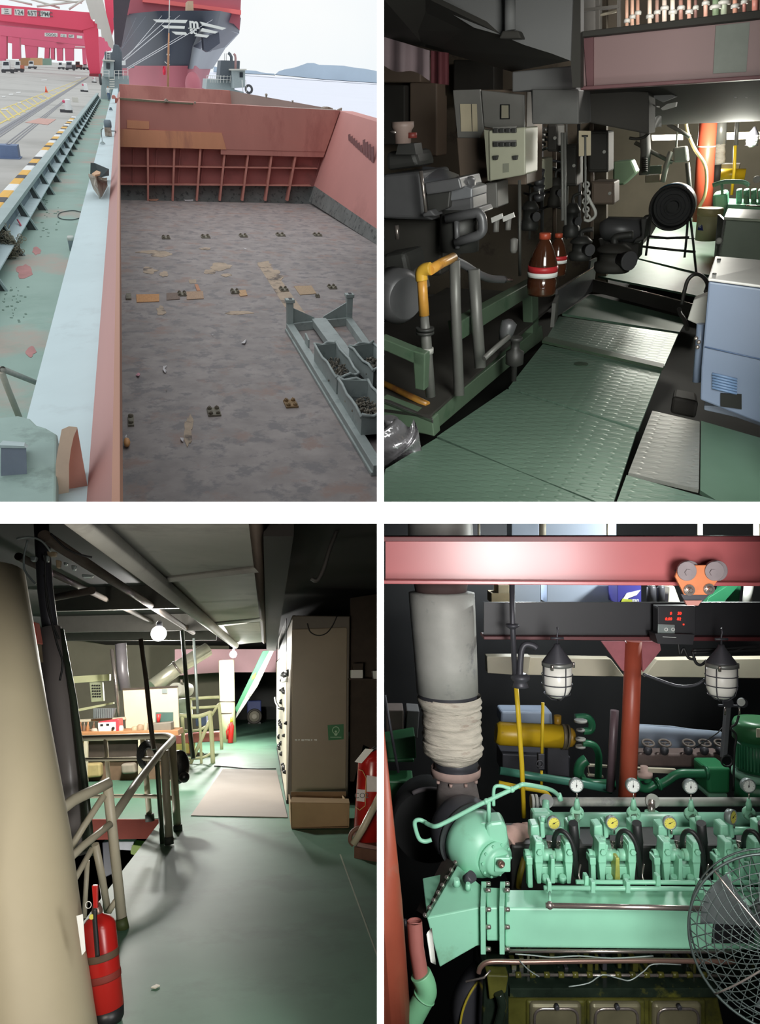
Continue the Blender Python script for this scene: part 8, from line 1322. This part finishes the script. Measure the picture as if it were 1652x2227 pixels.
t = Thing(B, 'switch_box', 'pale green control panel with rows of buttons on the far wall', 'control panel'); t.part('panel_box', M('panel_palegreen', (176, 182, 150), .5), bev=.01).slab([(194, 1484), (222, 1483), (225, 1525), (198, 1527)], yw+2.2, .15); kb3 = t.part('button_rows', m_knob)
for i in range(4):
    for j in range(5): kb3.lathe(P(201+5*i+j*.4, 1491+6*j, Y=yw+2.2), (0, -1, 0), [(.02, 0), (.014, .03)], 8)
for pts, lb, d in (([(157, 1471), (238, 1466), (238, 1480), (157, 1486)], 'pale yellow beam left above the bench', 2.5), ([(146, 1546), (246, 1527), (246, 1531), (148, 1552)], 'slanted pale yellow rail above the ribbed rack', 2.0)): one(B, 'yellow_beam', m_lcr, lb, 'beam').slab(pts, yw+d, .15)
t = Thing(B, 'silver_duct', 'shiny silver duct slanting behind the cream board', 'duct'); t.part('duct_pipe', M('foil_silver', (206, 206, 186), .3, metal=.5, var=.08)).pipe([(330, 1494, yw+2), (384, 1454, yw+2.3), (452, 1412, yw+2.6)], 16, 26); t.part('duct_joint', m_steel).pipe([(384, 1454, yw+2.28), (388, 1451, yw+2.28)], 17, 26)
t = Thing(B, 'grey_drum', 'small pale cylinder tank behind the board end', 'tank'); t.part('drum_body', M('drum_pale', (190, 190, 180), .5)).pipe([(380, 1500, yw+2), (408, 1500, yw+2.6)], 15, 22); t.part('drum_valve', m_steel).pipe([(394, 1486, yw+2), (394, 1477, yw+2)], 2.5, 8)
pp3('support_pipe', M('pipe_grey3', (112, 108, 112), .4, metal=.2), 'vertical grey pipe left of the cream board', [(262, 1400, yw+1.2), (266, 1460, yw+1.2), (272, 1500, yw+1.2)], 12, 'pipe', seg=20); pp3('support_pipe', m_steel, 'slim shiny pipe beside the vertical grey pipe', [(243, 1412, yw+1.1), (252, 1490, yw+1.1), (259, 1562, yw+1.1)], 4, 'pipe')
for pts, mt, lb, r_ in (([(306, 1390, 9.5), (318, 1480, 9.4), (326, 1560, 9.3), (334, 1630, 9.2)], M('pole_brown', (88, 76, 64), .4), 'brown pole standing under the bright lamp', 5), ([(396, 1372, 11), (404, 1470, 10.8), (414, 1600, 10.6), (420, 1650, 10.5)], m_pgrn, 'green grey pole right of the bright lamp', 4.5), ([(421, 1388, 15), (426, 1470, 15), (430, 1552, 15)], m_bez, 'thin grey pole before the silver duct', 3)): pp3('pole', mt, lb, pts, r_, 'pole')
t = Thing(B, 'hose_coil', 'black hose coil and bag hanging on the stairwell railing', 'hose'); co = t.part('coil', m_blk)
for k in range(6): co.torus(P(320+k, 1642+k, Y=y3-.1-.02*k), (.2+.05*k, 1, .1), (20-k)*U3(y3), .018, 24, 7, sq=1.4)
t.part('bag', M('bag_black', (36, 36, 38), .3, var=.3, scale=5, bump=.8)).ball(P(388, 1668, Y=y2+.2), 24*U3(y2), 16, 12, (1, .7, 1.5))
t.part('bag_fold', M('bag_black', (36, 36, 38))).ball(P(400, 1690, Y=y2+.1), 12*U3(y2), 12, 8, (1, .8, 1))
for pts, c_, lb in (([(165, 1662), (218, 1660), (219, 1690), (166, 1694)], (176, 158, 110), 'tan sack on the shelf under the workbench'), ([(262, 1662), (292, 1660), (296, 1682), (264, 1684)], (150, 140, 126), 'pale carton beside the tan sack'), ([(176, 1612), (190, 1612), (186, 1628), (178, 1626)], (214, 160, 60), 'yellow tool hanging under the bench')): one(B, 'stored_sack', M('sack_%d' % pts[0][0], c_, .8, var=.15), lb, 'sack', bev=.04, seg=3).slab(pts, yw+.05, .25)
for pts, c_, lb in (([(378, 1600), (476, 1592), (478, 1612), (380, 1618)], (206, 120, 116), 'red painted machine top behind the railing'), ([(380, 1618), (420, 1616), (420, 1640), (380, 1640)], (214, 196, 110), 'yellow block behind the railing'), ([(408, 1610), (418, 1608), (420, 1680), (412, 1682)], (226, 110, 70), 'orange bar behind the curved railing'), ([(388, 1520), (412, 1518), (414, 1560), (390, 1562)], (226, 232, 226), 'white cabinet behind the pale railing'), ([(424, 1556), (448, 1554), (450, 1578), (426, 1580)], (120, 130, 180), 'blue white drum behind the railing')): one(B, 'machine_block', M('blk3_%d' % (pts[0][0]+pts[0][1]), c_, .6), lb, 'machine', bev=.02).slab(pts, yq+2, .6)
one(B, 'dark_machine', m_dk3, 'dark machine between railing and passage', 'machine', bev=.03).slab([(380, 1640), (440, 1640), (440, 1690), (380, 1690)], yq+1.8, .5)
one(B, 'floor_cable', m_blk, 'thin cable lying across the passage floor beyond the mat', 'cable').tube(smooth_path([P(x, y, z=.015) for x, y in ((466, 1666), (500, 1668), (540, 1672), (600, 1672))], 4), .012, 8)
# ---- bay 4: work lamps and an added fill panel in front of the engine, dim lamps behind it
lamp(B4, 'SPOT', (1.25, .9, 3.2), 380, (1, .98, .95), .35, aim=(1.3, 5, 1.7), spot=1.6, blend=.6, name='work_lamp')
lamp(B4, 'AREA', (1.35, 1.5, 2.2), 55, (1, .99, .97), 1., aim=(1.1, 5, 1.6), name='fill_panel')  # soft fill added out of view to lower the engine's contrast
lamp(B4, 'SPOT', (1.62, 2.3, 3.22), 46, (1, .98, 1), .16, aim=(1.2, 5, 2.9), spot=1.5, blend=.7, name='beam_lamp')
lamp(B4, 'POINT', (3.2, 7.0, 3.4), 130, (.95, 1, .97), .1, name='deckhead_lamp')
lamp(B4, 'POINT', (1.6, 8.6, 3.3), 110, (.92, .97, 1), .1, name='deckhead_lamp')
# ---- bay 3: the two glowing lamps, helped by added fill lamps
_p = B3.P(345, 1384, Y=11.8); lamp(B3, 'POINT', _p, 210, (1, .98, .94), .05, name='lamp_light')
_p = B3.P(507, 1430, Y=21.5); lamp(B3, 'POINT', _p, 700, (1, .98, .95), .12, name='lamp_light')
lamp(B3, 'POINT', (-2.0, 12.6, 2.7), 460, (1, .97, .88), .15, name='bench_fill')  # unseen lamp added to brighten the bench
lamp(B3, 'POINT', (-2.6, 20, 2.6), 900, (1, .97, .9), .15, name='bench_fill')  # unseen lamp added to brighten the area behind the bench
lamp(W0_, 'AREA', (-1.3, 1.6, 2.9), 46, (1, .92, .8), .9, aim=(-1.2, 6, 2.2), name='hall_fill')  # fill added out of view for surfaces facing the camera
lamp(W0_, 'SPOT', (-.75, .5, 3.0), 330, (1, .9, .74), .15, aim=B3.M @ B3.P(700, 1600, Y=9), spot=.42, blend=.9, name='cabinet_fill')  # spot added out of view to lift the cabinet side
lamp(B3, 'POINT', (-2.4, 9.6, -1.1), 70, (1, .98, .9), .1, name='stairwell_fill')  # unseen lamp added to lift the black stairwell
# ---- bay 2: bright lamp over the far engine, added fill lamps for the dim walkway
_p = B2.P(1604, 290, Y=10.2); lamp(B2, 'POINT', _p, 150, (1, .97, .86), .15, name='far_lamp')
_p = B2.P(1480, 300, Y=13.5); lamp(B2, 'POINT', _p, 260, (1, .97, .88), .15, name='far_lamp')
_p = B2.P(1450, 20, Y=6.9); lamp(B2, 'POINT', _p, 45, (1, .96, .9), .1, name='gallery_lamp')
lamp(W0_, 'AREA', (1.25, 1.4, 4.6), 84, (.98, 1, .94), 1.1, aim=(1.5, 6, 5.6), name='hall_fill')  # fill added out of view for the walkway's machines and girder
lamp(B2, 'SPOT', (.9, 2.4, 2.9), 50, (.95, 1, .96), .4, aim=(-.8, 5.5, .3), spot=1.7, blend=.9, name='walkway_fill')  # dim fill added from the front, out of view
# ================================================================ dividing walls, added dark hall, light
W0 = Bay((W_IMG/2, H_IMG/2), 0, CAM.z); W0.walls = []
m_div = M('divider_white_glow', (255, 255, 255), emit=1.02); m_shell = M('shell_dark_steel', (18, 18, 18), .9, var=.15, scale=.5)  # divider glows to stay pure white; there is no lamp in it
def px2(x, y, Y): return V(((x-W_IMG/2)*Y/F, Y, CAM.z-(y-H_IMG/2)*Y/F))
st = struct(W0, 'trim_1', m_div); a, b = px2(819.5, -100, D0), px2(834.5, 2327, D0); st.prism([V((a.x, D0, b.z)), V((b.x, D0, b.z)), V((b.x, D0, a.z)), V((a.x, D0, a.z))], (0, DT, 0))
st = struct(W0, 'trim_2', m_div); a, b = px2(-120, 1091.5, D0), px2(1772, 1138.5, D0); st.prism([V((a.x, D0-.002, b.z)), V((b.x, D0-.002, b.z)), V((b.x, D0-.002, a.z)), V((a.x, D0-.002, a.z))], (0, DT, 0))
kx, kz, yb, ybl = .6, .76, 46., 90.
z0 = CAM.z; xm, zm, th = XM, ZM, TH
w = struct(W0, 'wall_partition', m_shell)        # upright partition, upper half then lower half
w.prism([V((xm-th, D0+DT, zm)), V((xm-th, yb, zm)), V((xm-th, yb, z0+kz*yb)), V((xm-th, D0+DT, z0+kz*D0))], (2*th, 0, 0))
w.prism([V((xm-th, D0+DT, zm)), V((xm-th, ybl, zm)), V((xm-th, ybl, z0-kz*ybl)), V((xm-th, D0+DT, z0-kz*D0))], (2*th, 0, 0))
w = struct(W0, 'floor_partition', m_shell)
w.prism([V((-kx*D0, D0+DT, zm-th)), V((kx*D0, D0+DT, zm-th)), V((kx*ybl, ybl, zm-th)), V((-kx*ybl, ybl, zm-th))], (0, 0, 2*th))
def shell(name, pts, vec): struct(W0, name, m_shell).prism([V(p) for p in pts], vec)  # unseen dark shells, added to keep the rooms light-tight
shell('wall_right', [(kx*D0, D0, z0), (kx*yb, yb, z0), (kx*yb, yb, z0+kz*yb), (kx*D0, D0, z0+kz*D0)], (.1, 0, 0))
shell('ceiling', [(0, D0, z0+kz*D0), (kx*D0, D0, z0+kz*D0), (kx*yb, yb, z0+kz*yb), (0, yb, z0+kz*yb)], (0, 0, .1))
shell('wall_back', [(0, yb, z0), (kx*yb, yb, z0), (kx*yb, yb, z0+kz*yb), (0, yb, z0+kz*yb)], (0, .1, 0))
shell('wall_right', [(kx*D0, D0, z0), (kx*ybl, ybl, z0), (kx*ybl, ybl, z0-kz*ybl), (kx*D0, D0, z0-kz*D0)], (.1, 0, 0))
shell('wall_left', [(-kx*D0, D0, z0), (-kx*ybl, ybl, z0), (-kx*ybl, ybl, z0-kz*ybl), (-kx*D0, D0, z0-kz*D0)], (-.1, 0, 0))
shell('floor', [(-kx*D0, D0, z0-kz*D0), (kx*D0, D0, z0-kz*D0), (kx*ybl, ybl, z0-kz*ybl), (-kx*ybl, ybl, z0-kz*ybl)], (0, 0, -.1))
shell('wall_back', [(-kx*ybl, ybl, z0), (kx*ybl, ybl, z0), (kx*ybl, ybl, z0-kz*ybl), (-kx*ybl, ybl, z0-kz*ybl)], (0, .1, 0))
gx, gz, g0 = kx*D0, kz*D0, -1.5                   # dark hall added around the camera, out of view, to shut out sky light
shell('floor', [(-gx, g0, z0-gz), (gx, g0, z0-gz), (gx, D0, z0-gz), (-gx, D0, z0-gz)], (0, 0, -.1))
shell('ceiling', [(-gx, g0, z0+gz), (gx, g0, z0+gz), (gx, D0, z0+gz), (-gx, D0, z0+gz)], (0, 0, .1))
shell('wall_left', [(-gx, g0, z0-gz), (-gx, D0, z0-gz), (-gx, D0, z0+gz), (-gx, g0, z0+gz)], (-.1, 0, 0))
shell('wall_right', [(gx, g0, z0-gz), (gx, D0, z0-gz), (gx, D0, z0+gz), (gx, g0, z0+gz)], (.1, 0, 0))
shell('hall_front_wall', [(-gx, g0, z0-gz), (gx, g0, z0-gz), (gx, g0, z0+gz), (-gx, g0, z0+gz)], (0, -.1, 0))
for t in THINGS: t.finish()
lamp(B1, 'SUN', (0, 20, 60), .7, (1, .98, .96), 1.6, aim=(1.5, 25, 0), name='overcast_sun')
# sky: an overcast white dome over the open deck
sc = bpy.context.scene
wd = bpy.data.worlds.new('sky'); sc.world = wd; wd.use_nodes = True; nt = wd.node_tree; bg = nt.nodes['Background']
tc = nt.nodes.new('ShaderNodeTexCoord'); nz = nt.nodes.new('ShaderNodeTexNoise'); nz.inputs['Scale'].default_value = 2.5; nz.inputs['Detail'].default_value = 4
cr = nt.nodes.new('ShaderNodeValToRGB'); cr.color_ramp.elements[0].color = (*lin((232, 243, 250)), 1); cr.color_ramp.elements[0].position = .35; cr.color_ramp.elements[1].color = (*lin((252, 254, 254)), 1); cr.color_ramp.elements[1].position = .65
nt.links.new(tc.outputs['Generated'], nz.inputs['Vector']); nt.links.new(nz.outputs['Fac'], cr.inputs['Fac']); nt.links.new(cr.outputs['Color'], bg.inputs['Color']); bg.inputs['Strength'].default_value = 1.
cd = bpy.data.cameras.new('camera'); cam = bpy.data.objects.new('camera', cd); C.objects.link(cam)
cam.location = CAM; cam.rotation_euler = (PI/2, 0, 0); cd.sensor_fit = 'HORIZONTAL'; cd.sensor_width = 36; cd.lens = 36*F/W_IMG; cd.clip_start = .05; cd.clip_end = 20000
sc.camera = cam
vs_ = sc.view_settings; sc.display_settings.display_device = 'sRGB'; vs_.view_transform = 'Standard'; vs_.look = 'None'; vs_.exposure = 0; vs_.gamma = 1; vs_.use_curve_mapping = False
cy = sc.cycles; cy.use_denoising = True; cy.max_bounces = 6; cy.diffuse_bounces = 3; cy.glossy_bounces = 3; cy.transmission_bounces = 4; cy.transparent_max_bounces = 6; cy.sample_clamp_indirect = 6; cy.caustics_reflective = False; cy.caustics_refractive = False
